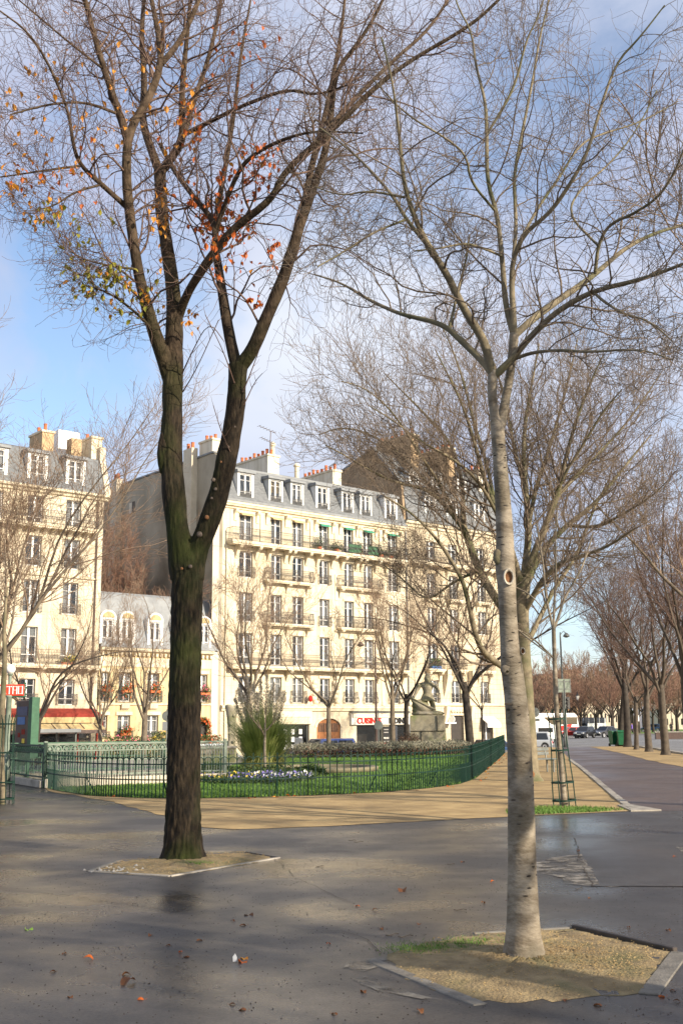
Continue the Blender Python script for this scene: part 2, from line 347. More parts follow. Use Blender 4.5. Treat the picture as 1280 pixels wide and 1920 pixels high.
def ageing_bark():
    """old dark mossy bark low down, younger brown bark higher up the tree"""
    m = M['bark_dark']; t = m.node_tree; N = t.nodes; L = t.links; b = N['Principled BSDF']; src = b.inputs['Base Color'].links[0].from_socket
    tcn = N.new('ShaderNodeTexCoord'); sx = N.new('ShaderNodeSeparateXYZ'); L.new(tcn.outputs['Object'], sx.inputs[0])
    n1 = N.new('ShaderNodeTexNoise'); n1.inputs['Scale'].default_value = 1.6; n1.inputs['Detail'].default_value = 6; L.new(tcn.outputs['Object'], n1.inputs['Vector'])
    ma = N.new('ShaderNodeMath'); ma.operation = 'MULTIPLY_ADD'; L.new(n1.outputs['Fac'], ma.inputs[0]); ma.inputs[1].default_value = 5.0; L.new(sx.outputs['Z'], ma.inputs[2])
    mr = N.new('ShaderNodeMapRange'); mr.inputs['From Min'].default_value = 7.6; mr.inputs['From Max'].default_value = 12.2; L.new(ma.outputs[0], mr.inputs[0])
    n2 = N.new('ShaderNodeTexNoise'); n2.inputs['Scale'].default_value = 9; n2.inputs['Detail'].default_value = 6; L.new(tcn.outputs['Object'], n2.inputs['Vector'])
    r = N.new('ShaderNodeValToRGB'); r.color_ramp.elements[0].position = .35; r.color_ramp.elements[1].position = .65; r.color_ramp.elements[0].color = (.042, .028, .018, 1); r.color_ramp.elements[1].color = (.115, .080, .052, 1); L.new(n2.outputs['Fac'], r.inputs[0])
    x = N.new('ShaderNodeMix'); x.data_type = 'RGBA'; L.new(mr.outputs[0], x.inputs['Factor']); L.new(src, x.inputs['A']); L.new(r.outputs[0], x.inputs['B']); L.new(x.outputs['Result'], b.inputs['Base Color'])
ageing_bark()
mat('bark_limb', (0.055, 0.036, 0.023), (0.135, 0.094, 0.060), scale=6, rough=0.85, bump=0.8, bscale=14, stretch=(2, 2, 0.8), c3=(0.045, 0.052, 0.016), s3=1.1)
mat('bark_pale', (0.135, 0.105, 0.070), (0.285, 0.240, 0.178), scale=4.5, rough=0.75, bump=0.5, bscale=22, stretch=(1.0, 1.0, 2.2), lo=0.40, hi=0.60, c3=(0.095, 0.078, 0.048), s3=2.4)
mat('bark_mid', (0.13, 0.105, 0.065), (0.24, 0.195, 0.12), scale=5, rough=0.8, bump=0.5, bscale=16, c3=(0.085, 0.088, 0.032), s3=1.4)
mat('bark_row', (0.055, 0.042, 0.030), (0.11, 0.085, 0.06), scale=4, rough=0.85, bump=0.5, bscale=12)
mat('bark_street', (0.10, 0.075, 0.052), (0.19, 0.15, 0.105), scale=4, rough=0.85, bump=0.5, bscale=12, stretch=(1, 1, .6))
mat('bark_black', (0.022, 0.016, 0.012), (0.055, 0.042, 0.03), scale=4, rough=0.85, bump=0.5, bscale=12)
mat('twig_dark', (0.080, 0.046, 0.033), (0.155, 0.095, 0.068), scale=3, rough=0.8)
mat('twig_pale', (0.115, 0.082, 0.056), (0.20, 0.15, 0.105), scale=3, rough=0.8)
mat('twig_far', (0.19, 0.122, 0.078), (0.28, 0.195, 0.13), scale=1, rough=0.85)
mat('twig_red', (0.20, 0.105, 0.068), (0.27, 0.155, 0.105), scale=1, rough=0.85)
mat('scar_ring', (0.42, 0.37, 0.29), (0.52, 0.47, 0.38), scale=20, rough=0.8, bump=0.3)
mat('scar_wood', (0.13, 0.055, 0.020), (0.22, 0.10, 0.04), scale=14, rough=0.9, bump=0.6)

# ------------------------------------------------------------------ ground, paths, lawn, street
def struct(o): o['kind'] = 'structure'; return o
RNG = np.random.default_rng(7)
def jag(pts, step=0.35, amp=0.05, closed=True):
    """subdivide an outline and roughen it"""
    pts = [np.array(p[:2], float) for p in pts]; out = []
    n = len(pts)
    for i in range(n if closed else n - 1):
        a, b = pts[i], pts[(i + 1) % n]; k = max(1, int(np.linalg.norm(b - a) / step))
        for j in range(k):
            q = a + (b - a) * j / k
            if j: q = q + RNG.normal(0, amp, 2)
            out.append(tuple(q))
    if not closed: out.append(tuple(pts[-1]))
    return out
def grid_sheet(name, xs, ys, zf, m, parent=None, keep=None):
    X, Y = np.meshgrid(xs, ys); Z = zf(X, Y)
    V = np.stack([X, Y, Z], -1).reshape(-1, 3); nx = len(xs)
    i, j = np.meshgrid(np.arange(nx - 1), np.arange(len(ys) - 1)); a = (j * nx + i).ravel()
    F = np.stack([a, a + 1, a + 1 + nx, a + nx], 1)
    return put(name, np_mesh(name, V, F, m, smooth=True), parent)
xs = np.concatenate([np.linspace(-1800, -60, 12), np.arange(-56, 60, 2.0), np.linspace(62, 1800, 14)])
ys = np.concatenate([np.linspace(-300, 20, 8), np.arange(24, 140, 2.0), np.linspace(150, 3500, 16)])
struct(grid_sheet('ground', xs, ys, GZ, M['road']))

FENCE = [(-8.26, 30.59), (-7.41, 28.79), (-6.12, 26.75), (-4.9, 25.85), (-4.12, 25.60), (-3.29, 25.50), (-2.0, 25.7), (-0.82, 26.1), (0.77, 26.95),
         (2.14, 28.55), (3.15, 30.39), (3.93, 33.17), (6.18, 45.50), (8.97, 61.30)]
SANDEDGE = [(-7.7, 28.9), (-7.30, 28.11), (-5.34, 24.98), (-3.33, 20.75), (-2.3, 18.3), (-1.76, 17.93), (-0.22, 18.34), (1.91, 19.43), (2.84, 19.77), (3.83, 20.24), (4.79, 20.62), (5.46, 20.92)]
KERB = [(5.46, 20.91), (5.91, 23.90), (6.44, 27.03), (8.78, 41.02), (10.08, 49.17), (13.51, 68.65), (14.3, 74)]
PROMR = [(8.6, 17.0), (9.9, 25.0), (12.35, 40.23), (13.08, 46.98), (14.60, 57.32), (15.96, 69.18), (16.6, 74.5)]
SANDR = [(12.9, 17.0), (14.0, 28.0), (16.3, 45.0), (17.38, 57.45), (18.67, 65.30), (19.60, 75.98)]

# damp asphalt of the square
plaza = [(-60, -30), (60, -30), (60, 5), (12.5, 14.0), (12.9, 17.0), (8.6, 17.0), (9.2, 21.2)] + [(5.46, 20.92)] + SANDEDGE[::-1][1:] + [(-8.2, 30.8), (-9.6, 33.4), (-13.5, 42), (-25, 47), (-60, 47)]
struct(MB().sheet(jag(plaza, 0.8, 0.0), 0.004).build('plaza_pavement', M['plaza']))
struct(MB().sheet([(3.35, 16.34), (2.51, 11.50), (3.43, 11.45), (6.6, 11.7), (8.0, 15.2), (4.41, 16.2)], 0.008).build('asphalt_patch', M['patch']))
# pale worn mortar strips along the edge of the patch
_b = MB()
_b.sheet([(2.49, 11.47), (2.56, 11.42), (6.3, 11.62), (6.3, 11.70)], 0.011)
_b.sheet(jag([(3.0, 14.2), (2.6, 13.9), (2.2, 13.3), (2.05, 12.6), (2.3, 12.2), (2.28, 11.7), (2.50, 11.5), (2.62, 11.6)], .12, .02), 0.011)
_b.sheet([(4.28, 14.2), (4.42, 14.2), (4.62, 15.0), (4.42, 15.0)], 0.011)
struct(_b.build('mortar_strip', M['worn']))
# reddish promenade between the kerb and the right-hand trees
prom = KERB[:1] + [(9.2, 21.2), (8.6, 17.0)] + PROMR[1:] + [(16.6, 74.5), (14.3, 74)] + KERB[::-1][1:-1]
struct(MB().sheet(jag([KERB[0], (9.0, 20.6)] + PROMR[1:] + KERB[::-1][:-1], 1.0, 0.03), 0.006).build('promenade_path', M['path']))
# compacted sand round the lawn
sandp = jag(SANDEDGE, 0.4, 0.035, False) + KERB[1:] + [(12.6, 76.0)] + [(9.3, 63.0)] + FENCE[::-1]
struct(MB().sheet(sandp, 0.010).build('sand_path', M['sand']))
struct(MB().sheet(jag(PROMR + SANDR[::-1], 1.0, 0.06), 0.014).build('sand_strip', M['sand']))

def strip(mb, pts, w, h, seg=1.0, gap=0.012, z=0.0):
    """row of kerb stones along a line, one block per call of the returned list"""
    out = []
    for a, b in zip(pts[:-1], pts[1:]):
        a = np.array(a, float); b = np.array(b, float); L_ = np.linalg.norm(b - a); k = max(1, int(round(L_ / seg))); d = (b - a) / L_; n = np.array([-d[1], d[0]])
        for j in range(k):
            out.append((a + d * (L_ * j / k + gap), a + d * (L_ * (j + 1) / k - gap), n))
    return out
def kerb_line(name, pts, w, h, m, seg=1.0, z=0.0):
    root = struct(empty(name, (pts[0][0], pts[0][1], z)))
    o0 = np.array([pts[0][0], pts[0][1]])
    for a, b, n in strip(None, pts, w, h, seg):
        a = a - o0; b = b - o0; hh = h + RNG.normal(0, 0.004)
        q = [a - n * w / 2, b - n * w / 2, b + n * w / 2, a + n * w / 2]
        mb = MB().prism([(p[0], p[1]) for p in q], -0.05, hh, 'z')
        bevel(mb.build('kerb_stone', m, root), 0.008, 1)
    return root
kerb_line('promenade_kerb', KERB[:5], 0.16, 0.035, M['kerb'], 1.2)
kerb_line('road_kerb', SANDR[2:], 0.28, 0.10, M['kerb'], 2.0)
# small white slab where the kerb turns
struct(MB().prism([(5.35, 20.78), (5.95, 20.9), (5.75, 22.2), (5.45, 22.2)], 0, 0.03, 'z').build('corner_slab', M['kerb']))

# pavement and carriageway in front of the houses
def along(name, s0, s1, o0, o1, dz, m, n=24, k=4):
    V = []; F = []
    for i in range(n + 1):
        for j in range(k + 1):
            p = front(s0 + (s1 - s0) * i / n, o0 + (o1 - o0) * j / k); V.append((p[0], p[1], float(GZ(*p)) + dz))
    for i in range(n):
        for j in range(k): a = i * (k + 1) + j; F.append((a, a + k + 1, a + k + 2, a + 1))
    return struct(put(name, np_mesh(name, np.array(V), np.array(F), m)))
along('house_pavement', -40, 33, -0.5, 4.2, 0.12, M['concrete'])
along('street', -60, 60, 4.25, 12.2, 0.006, M['road'])

# lawn: one rolling sheet behind the fence
lawnp = [np.array(p) for p in FENCE] + [np.array(p) for p in ((8.6, 63.5), (5.5, 65.5), (1.0, 65.0), (-3.0, 61.5), (-4.2, 55.0), (-4.6, 45.0), (-5.3, 36.0), (-6.6, 31.6))]
struct(MB().sheet(jag([tuple(p) for p in lawnp], 0.6, 0.01), 0.022).build('lawn_ground', M['lawn']))
# pale paving round the stair opening, left of the lawn
struct(MB().sheet([(-8.1, 30.7), (-6.7, 31.7), (-5.4, 36.0), (-4.7, 45.0), (-4.3, 55.0), (-12.5, 55.0), (-12.0, 38)], 0.016).build('pale_paving', M['kerb']))
# white paint on the far road
_p = MB()
for a, b in (((21, 80), (60, 83)), ((22, 92), (62, 96)), ((30, 112), (75, 116))):
    _p.add([(a[0], a[1], float(GZ(*a)) + .012), (b[0], b[1], float(GZ(*b)) + .012), (b[0], b[1] + .35, float(GZ(b[0], b[1] + .35)) + .012), (a[0], a[1] + .35, float(GZ(a[0], a[1] + .35)) + .012)], [(0, 1, 2, 3)])
struct(_p.build('road_marking', M['white_paint']))
def zsheet(name, pts, dz, m):
    return struct(MB().sheet([(x, y, float(GZ(x, y)) + dz) for x, y in pts], 0).build(name, m))
zsheet('far_lawn', [(38, 178), (140, 178), (260, 300), (60, 300)], 0.03, M['farlawn'])
zsheet('far_footpath', [(36, 172), (135, 172), (140, 178), (38, 178)], 0.02, M['kerb'])

def inside(poly, x, y):
    poly = np.array(poly); r = np.zeros(len(x), bool); j = len(poly) - 1
    for i in range(len(poly)):
        xi, yi = poly[i]; xj, yj = poly[j]
        c = ((yi > y) != (yj > y)) & (x < (xj - xi) * (y - yi) / (yj - yi + 1e-12) + xi); r ^= c; j = i
    return r
def blades(x, y, z, h, w, rng, lean=0.4):
    """one triangle per blade"""
    n = len(x); a = rng.uniform(0, 2 * pi, n); l = rng.normal(0, lean, (n, 2)) * h[:, None]
    dx, dy = np.cos(a) * w, np.sin(a) * w
    V = np.stack([np.stack([x - dx, y - dy, z], 1), np.stack([x + dx, y + dy, z], 1), np.stack([x + l[:, 0], y + l[:, 1], z + h], 1)], 1).reshape(-1, 3)
    return V, np.arange(3 * n).reshape(-1, 3)
def scatter_poly(poly, n, rng, ybias=0.0):
    P = np.array(poly); lo, hi = P.min(0), P.max(0); x = rng.uniform(lo[0], hi[0], n); t = rng.random(n)
    if ybias: t = t ** (1 + ybias)
    y = lo[1] + (hi[1] - lo[1]) * t; k = inside(P, x, y); return x[k], y[k]
r_ = np.random.default_rng(3)
gx, gy = scatter_poly(lawnp, 130000, r_, 0.8)
POND = (-0.90, 39.4, 2.1)
k = np.hypot(gx - POND[0], gy - POND[1]) > POND[2] + .3; gx, gy = gx[k], gy[k]
V, F = blades(gx, gy, np.full(len(gx), .02), r_.uniform(.03, .075, len(gx)), np.full(len(gx), .012), r_)
tag(put('lawn_grass', np_mesh('lawn_grass', V, F, M['grass'])), 'short bright green lawn grass behind the green hooped fence', 'grass', kind='stuff')
# weedy grass under the caged young tree
weed = [(2.9, 19.95), (3.83, 20.35), (4.79, 20.75), (5.35, 21.1), (5.2, 22.3), (4.6, 22.9), (3.8, 22.6), (3.1, 21.4)]
gx, gy = scatter_poly(weed, 16000, r_); gd = r_.random(len(gx)) < np.clip(1.1 - np.hypot((gx - 4.1) / 1.3, (gy - 21.0) / 1.1), 0, 1); gx, gy = gx[gd], gy[gd]
V, F = blades(gx, gy, np.full(len(gx), .01), r_.uniform(.02, .06, len(gx)), np.full(len(gx), .009), r_)
tag(put('weed_grass', np_mesh('weed_grass', V, F, M['grass'])), 'patchy green grass on the sand below the caged young tree', 'grass', kind='stuff')

# ------------------------------------------------------------------ houses
STREET = -1.1
_mc = {}
def cached(key, fn):
    if key not in _mc: _mc[key] = fn()
    return _mc[key]
rb = random.Random(11)

def wall_mesh(x0, x1, z0, z1, ops, t=0.35, y=0.0, m=None, name='wall'):
    """front wall with real openings and reveals"""
    xs = sorted({x0, x1, *[o[0] for o in ops], *[o[1] for o in ops]}); zs = sorted({z0, z1, *[o[2] for o in ops], *[o[3] for o in ops]})
    xs = [x for x in xs if x0 <= x <= x1]; zs = [z for z in zs if z0 <= z <= z1]
    mb = MB(); idx = {}
    def vid(x, z):
        if (x, z) not in idx: idx[(x, z)] = len(mb.v); mb.v.append((x, y, z))
        return idx[(x, z)]
    for a, b in zip(xs[:-1], xs[1:]):
        for c, d in zip(zs[:-1], zs[1:]):
            mx_, mz_ = (a + b) / 2, (c + d) / 2
            if any(o[0] < mx_ < o[1] and o[2] < mz_ < o[3] for o in ops): continue
            mb.f.append((vid(a, c), vid(b, c), vid(b, d), vid(a, d)))
    for o in ops:
        a, b, c, d = o[:4]
        mb.add([(a, y, c), (a, y + t, c), (a, y + t, d), (a, y, d)], [(0, 3, 2, 1)])
        mb.add([(b, y, c), (b, y + t, c), (b, y + t, d), (b, y, d)], [(0, 1, 2, 3)])
        mb.add([(a, y, d), (b, y, d), (b, y + t, d), (a, y + t, d)], [(0, 3, 2, 1)])
        mb.add([(a, y, c), (b, y, c), (b, y + t, c), (a, y + t, c)], [(0, 1, 2, 3)])
    return mb.mesh(name, m)

def win_frame(w, h, m):
    def f():
        b = MB(); e = 0.075
        b.box(-w/2, -w/2 + e, 0, .07, 0, h); b.box(w/2 - e, w/2, 0, .07, 0, h)
        b.box(-w/2 + e, w/2 - e, 0, .07, h - e, h); b.box(-w/2 + e, w/2 - e, 0, .07, 0, e * 1.3)
        b.box(-.075, .075, -.015, .07, e * 1.3, h - e)
        for s in (-1, 1):
            xa, xb = sorted((s * .075, s * (w/2 - e)))
            b.box(xa, xb, .012, .06, h * .24, h * .24 + .05)
            b.box(xa, xb, .012, .06, h * .74, h * .74 + .028)
        return b.mesh('window', M[m])
    return cached(('wf', round(w, 2), round(h, 2), m), f)
def pane_mesh(w, h, m='pane'):
    return cached(('pm', round(w, 2), round(h, 2), m), lambda: MB().box(-w/2, w/2, 0, .008, 0, h).mesh('pane', M[m]))
def curtain_mesh(w, h, m):
    def f():
        n = 10; V = []; F = []
        for i in range(n + 1):
            x = -w/2 + w * i / n; yy = .03 * sin(i * 2.4)
            V += [(x, yy, 0), (x, yy, h)]
        for i in range(n): F.append((2*i, 2*i+2, 2*i+3, 2*i+1))
        b = MB(); b.add(V, F); return b.mesh('curtain', M[m])
    return cached(('cm', round(w, 2), round(h, 2), m), f)
def MB_blind(w, h):
    return cached(('bl', round(w, 2), round(h, 2)), lambda: MB().box(-w/2, w/2, 0, .02, -h, 0).mesh('blind', M['grey_wood']))
def window(root, xc, z0, z1, w, y=0.2, fm='white_wood', curtain=None):
    h = z1 - z0
    o = put('window', win_frame(w, h, fm), root, (xc, y, z0))
    pw = w/2 - .15
    for s in (-1, 1): put('pane', pane_mesh(pw, h - .17), o, (s * (pw/2 + .075), .035, .1))
    c = curtain or rb.choice(['white', 'white', 'half', 'sides', 'half', 'none'])
    cm = 'curtain_warm' if c == 'warm' else 'curtain'
    if rb.random() < .22: put('blind', MB_blind(w - .14, h * rb.choice((.25, .4, .55))), o, (0, .08, h - .08))
    if c in ('white', 'warm'): put('curtain', curtain_mesh(w - .1, h, cm), o, (0, .16, 0))
    elif c == 'half': put('curtain', curtain_mesh(w * .45, h, cm), o, (rb.choice((-1, 1)) * w * .25, .16, 0))
    elif c == 'sides':
        for s in (-1, 1): put('curtain', curtain_mesh(w * .24, h, cm), o, (s * w * .36, .16, 0))
    return o

def rail_mesh(L_, h, bombe=0.0, m='iron', dens=0.115, name='railing', ends=0.0, rings=True):
    """ironwork: rails, balusters and a band of rings; ends > 0 returns it to the wall"""
    def f():
        b = MB(); n = max(2, int(L_ / dens))
        b.box(-L_/2, L_/2, -.022, .022, h - .03, h); b.box(-L_/2, L_/2, -.015, .015, .07, .095); b.box(-L_/2, L_/2, -.012, .012, h - .20, h - .18)
        def upright(x, y0=0.0, d=(0, -1)):
            if bombe:
                pts = [(0, .05), (-bombe, h * .22), (-bombe * .8, h * .42), (-bombe * .1, h * .7), (0, h)]
                for (a, c), (e, g) in zip(pts[:-1], pts[1:]):
                    b.bar((x - d[0] * a, y0 - d[1] * a, c), (x - d[0] * e, y0 - d[1] * e, g), .018)
            else: b.bar((x, y0, .03), (x, y0, h), .018)
        for i in range(n + 1): upright(-L_/2 + L_ * i / n)
        if rings:
            for i in range(n):
                x = -L_/2 + L_ * (i + .5) / n; r = L_ / n * .42
                z_ = h * .46; q = [(x + r * cos(2*pi*k/6), -bombe * .55, z_ + r * 1.7 * sin(2*pi*k/6)) for k in range(7)]
                for a, c in zip(q[:-1], q[1:]): b.bar(a, c, .016)
        if ends:
            for s in (-1, 1):
                b.box(s * L_/2 - .02, s * L_/2 + .02, 0, ends, h - .03, h); b.box(s * L_/2 - .015, s * L_/2 + .015, 0, ends, .07, .095)
                k = max(1, int(ends / dens))
                for i in range(1, k + 1): upright(s * L_/2, ends * i / (k + 1), (s, 0))
        return b.mesh(name, M[m])
    return cached(('rl', round(L_, 2), h, bombe, m, dens, ends, rings), f)
def bracket_mesh(d, h, w=0.28, m='stone_trim'):
    def f():
        p = [(0, 0), (-.06, 0), (-.16 * d - .05, .25 * h), (-.30 * d, .42 * h), (-.38 * d, .62 * h), (-.8 * d, .78 * h), (-.92 * d, .92 * h), (-.92 * d, h), (0, h)]
        return MB().prism(p, -w/2, w/2, 'x').mesh('bracket', M[m])
    return cached(('br', d, h, w, m), f)
def balcony(root, x0, x1, z, d=0.85, th=0.2, h=0.98, brackets=(), bh=0.8, m='stone_trim', bombe=0.0, rm='iron', dens=0.115):
    xc = (x0 + x1) / 2; L_ = x1 - x0
    b = MB(); b.box(-L_/2, L_/2, -d, 0, th * .35, th); b.box(-L_/2 + .06, L_/2 - .06, -d + .06, 0, 0, th * .35)
    o = b.build('balcony', M[m], root, loc=(xc, -.002, z))
    put('railing', rail_mesh(L_ - .12, h, bombe, rm, dens, ends=d - .12), o, (0, -d + .08, th))
    for bx in brackets: put('bracket', bracket_mesh(d, bh, m=m), o, (bx - xc, 0, -bh))
    return o
def juliet(root, xc, z, w, h=0.85, bombe=0.12, d=0.16, m='iron'):
    return put('railing', rail_mesh(w, h, bombe, m, .10, ends=d), root, (xc, -d, z))
def moulding(root, x0, x1, z, prof, m, name='cornice'):
    """profile (out, up) run along the front"""
    return MB().prism([(-p - .002, z + q) for p, q in prof], x0, x1, 'x').build(name, M[m], root)
def pot_mesh():
    return cached('pot', lambda: MB().lathe([(.13, 0), (.15, .05), (.11, .1), (.11, .45), (.13, .5), (.10, .52)], 8).mesh('chimney_pot', M['terracotta']))
def chimney(root, x0, x1, y0, y1, z0, z1, m, pots, cap=True):
    b = MB(); b.box(x0, x1, y0, y1, z0, z1)
    o = b.build('chimney_stack', M[m], root)
    MB().box(x0 - .08, x1 + .08, y0 - .08, y1 + .08, z1, z1 + .16).build('chimney_cap', M['zinc' if cap == 'zinc' else 'stone_trim'], o)
    for i in range(pots):
        t = (i + .5) / pots
        px, py = ((x0 + x1) / 2, y0 + (y1 - y0) * t) if (y1 - y0) > (x1 - x0) else (x0 + (x1 - x0) * t, (y0 + y1) / 2)
        put('chimney_pot', pot_mesh(), o, (px, py, z1 + .16), scale=(1.15, 1.15, rb.uniform(.8, 1.35)))
    return o
def dormer(root, xc, z0, z1, w, y=0.15, depth=1.6, m='zinc', arch=False, curtain=None, fm='white_wood', top='zinc'):
    """surround, cheeks and little roof; window set inside"""
    e = .22; b = MB()
    b.box(-w/2 - e, -w/2, 0, depth, 0, z1 - z0 + .1); b.box(w/2, w/2 + e, 0, depth, 0, z1 - z0 + .1)
    b.box(-w/2, w/2, 0, depth, z1 - z0, z1 - z0 + .1); b.box(-w/2, w/2, 0.02, .5, -.12, 0)
    o = b.build('dormer', M[m], root, loc=(xc, y, z0))
    if arch:
        n = 10; R = w/2 + e
        p = [(R * cos(pi * i / n), z1 - z0 + .1 + R * .9 * sin(pi * i / n)) for i in range(n + 1)]
        MB().prism(p, -.02, depth, 'y').build('dormer_arch', M[top], o)
        p2 = [(R * .72 * cos(pi * i / n), z1 - z0 + .14 + R * .62 * sin(pi * i / n)) for i in range(n + 1)]
        MB().prism(p2, -.06, .02, 'y').build('tympanum', M['awning_cream'], o)
    else:
        MB().prism([(-.18, z1 - z0 + .1), (-.18, z1 - z0 + .2), (-.10, z1 - z0 + .32), (depth, z1 - z0 + .42), (depth, z1 - z0 + .1)], -w/2 - e - .12, w/2 + e + .12, 'x').build('dormer_roof', M[top], o)
    put('window', win_frame(w, z1 - z0, fm), o, (0, .1, 0))
    put('pane', pane_mesh(w - .2, z1 - z0 - .2), o, (0, .13, .1))
    c = curtain or rb.choice(['white', 'none', 'white'])
    if c != 'none': put('curtain', curtain_mesh(w - .1, z1 - z0, 'curtain_warm' if c == 'warm' else 'curtain'), o, (0, .3, 0))
    else: MB().box(-w/2, w/2, .55, .6, 0, z1 - z0).build('room_back', M['room'], o)
    return o
def house(name, x0, label):
    p = front(x0, 0); return empty(name, (p[0], p[1], STREET), ANG, label, 'building')
_tc = {}
def text_mesh(body, size, m, ext=0.02, bold=0.0):
    key = (body, size, m)
    if key in _tc: return _tc[key]
    cu = bpy.data.curves.new('lettering', 'FONT'); cu.body = body; cu.size = size; cu.extrude = ext; cu.offset = bold
    cu.align_x = 'CENTER'; cu.resolution_u = 3
    ob = bpy.data.objects.new('lettering', cu); COL.objects.link(ob)
    dg = bpy.context.evaluated_depsgraph_get(); me = bpy.data.meshes.new_from_object(ob.evaluated_get(dg))
    bpy.data.objects.remove(ob, do_unlink=True); me.materials.clear(); me.materials.append(M[m]); _tc[key] = me
    return me

# ---- the tall house with the blind side wall ------------------------------------
Hm = house('apartment_house', 0, 'tall cream stone apartment house with slate mansard, blind grey side wall and kitchen shop below')
WX = [(2.24, 1.30), (5.23, 1.12), (7.44, 1.12), (10.22, 1.05), (12.92, 1.05), (15.12, 1.05), (18.05, 1.15)]
LEV = [(4.45, 6.45), (7.37, 9.82), (10.72, 13.0), (14.2, 16.3), (17.08, 19.3)]
BW = 19.5
ops = []
for li, (a, b_) in enumerate(LEV):
    for xc, w in WX: ops.append((xc - w/2, xc + w/2, a, b_))
ops += [(4.9, 8.55, 0.0, 2.75), (9.35, 11.85, 0.0, 3.25), (13.6, 16.5, 0.0, 2.66), (17.25, 19.3, 0.0, 2.66)]
put('wall', wall_mesh(0, BW, 0, 20.1, ops, m=M['stone_main']), Hm)
put('room_backing', MB().box(.3, BW - .3, 1.6, 1.7, 0, 20).mesh('rooms', M['room']), Hm)  # upright dark sheet added as backing behind the windows; every house has one
for xc, w in WX:
    for li, (a, b_) in enumerate(LEV): window(Hm, xc, a, b_, w)
# storey trims
moulding(Hm, -.02, BW, 3.78, [(0, 0), (.18, .06), (.22, .2), (.30, .26), (.30, .42), (0, .5)], 'stone_trim', 'string_course')
moulding(Hm, 0, BW, 19.62, [(0, 0), (.10, .02), (.12, .14), (.30, .2), (.36, .34), (.42, .36), (.42, .52), (0, .56)], 'stone_trim', 'cornice')
moulding(Hm, 3.6, 9.0, 10.35, [(0, 0), (.12, .03), (.14, .12), (0, .16)], 'stone_trim', 'string_course')
moulding(Hm, 11.3, 16.7, 10.35, [(0, 0), (.12, .03), (.14, .12), (0, .16)], 'stone_trim', 'string_course')
# continuous balconies
bx5 = []
for xc, w in WX: bx5 += [xc - w/2 - .28, xc + w/2 + .28]
o = balcony(Hm, .35, BW - .25, 16.68, d=.9, th=.32, h=1.02, brackets=bx5, bh=1.0)
o2 = balcony(Hm, .5, BW - .3, 7.02, d=.85, th=.26, h=1.0, brackets=[1.3, 3.3, 4.4, 6.3, 8.3, 11.3, 14.0, 16.1, 17.1, 19.0], bh=.85)
for (xa, xb) in ((3.9, 8.75), (11.55, 16.4)):
    balcony(Hm, xa, xb, 10.50, d=.6, th=.2, h=.95, brackets=[xa + .35, (xa + xb) / 2, xb - .35], bh=.7, bombe=.06)
    balcony(Hm, xa, xb, 13.95, d=.6, th=.22, h=.95, brackets=[xa + .35, (xa + xb) / 2, xb - .35], bh=.7, bombe=.14)
for i in (0, 3, 6):
    xc, w = WX[i]
    for a in (10.72, 14.2): juliet(Hm, xc, a, w + .25, .85, .05)
for xc, w in WX: juliet(Hm, xc, 4.42, w + .34, 1.0, .16, .22)
# window heads, pilasters and consoles
for xc, w in WX:
    for a, b_ in LEV[:4]: MB().box(xc - w/2 - .14, xc + w/2 + .14, -.07, 0, b_ + .02, b_ + .2).build('lintel', M['stone_trim'], Hm)
    MB().box(xc - w/2 - .10, xc + w/2 + .10, -.10, 0, 19.34, 19.42).build('lintel', M['stone_trim'], Hm)
    for s in (-1, 1):
        put('bracket', bracket_mesh(.34, .95, .26), Hm, (xc + s * (w/2 + .42), -.002, 18.68))
for xc in (3.75, 8.85, 11.5, 16.6):
    MB().box(xc - .18, xc + .18, -.09, 0, 17.2, 19.6).build('pilaster', M['stone_trim'], Hm)
    for a in (4.3, 13.0): MB().box(xc - .14, xc + .14, -.06, 0, a, a + 2.2).build('pilaster', M['stone_trim'], Hm)
# carved cartouches beside the middle window of the first floor
for xc, hh in ((9.05, 1.9), (11.35, 2.3)):
    b = MB()
    for k_ in range(7):
        t = k_ / 6; b.lathe([(.02, -.28), (.24, -.14), (.30, 0), (.22, .14), (.02, .28)], 8, (xc + .12 * sin(k_ * 2.1), -.05, 4.2 + hh * t))
    b.build('carving', M['stone_trim'], Hm, smooth=True)
# green and cream blinds over the sixth-floor windows
for i, (xc, w) in enumerate(WX):
    g = i >= 3
    MB().prism([(-.03, 19.12), (-.34, 18.92), (-.36, 18.84), (-.03, 18.98)], xc - w/2, xc + w/2, 'x').build('rolled_blind', M['green_blind' if g else 'awning_cream'], Hm, loc=(0, 0, .3))
# lower street doors and shops
b = MB()
n = 12
arch = [(9.35, 0), (9.35, 2.55)] + [(10.6 - 1.25 * cos(pi * k_ / n), 2.55 + .68 * sin(pi * k_ / n)) for k_ in range(1, n)] + [(11.85, 2.55), (11.85, 0)]
dr = MB().prism(arch, .12, .2, 'y').build('carriage_door', M['door_wood'], Hm)
for sx in (9.5, 10.7):
    MB().box(sx, sx + 1.0, .07, .12, .3, 1.9).build('door_panel', M['door_wood'], dr)
    for k_ in range(5): MB().box(sx + .12 + k_ * .19, sx + .2 + k_ * .19, .08, .12, 2.15, 2.85).build('door_bar', M['iron'], dr)
corner = MB()
for k_ in range(n):
    a0, a1 = pi * k_ / n, pi * (k_ + 1) / n
    p0 = (10.6 - 1.25 * cos(a0), 2.55 + .68 * sin(a0)); p1 = (10.6 - 1.25 * cos(a1), 2.55 + .68 * sin(a1))
    corner.prism([p0, p1, (p1[0], 3.26), (p0[0], 3.26)], -.002, .3, 'y')
    q0 = (10.6 - 1.5 * cos(a0), 2.5 + .92 * sin(a0)); q1 = (10.6 - 1.5 * cos(a1), 2.5 + .92 * sin(a1))
    corner.prism([p0, p1, q1, q0], -.06, 0, 'y')
corner.build('door_arch', M['stone_trim'], Hm)
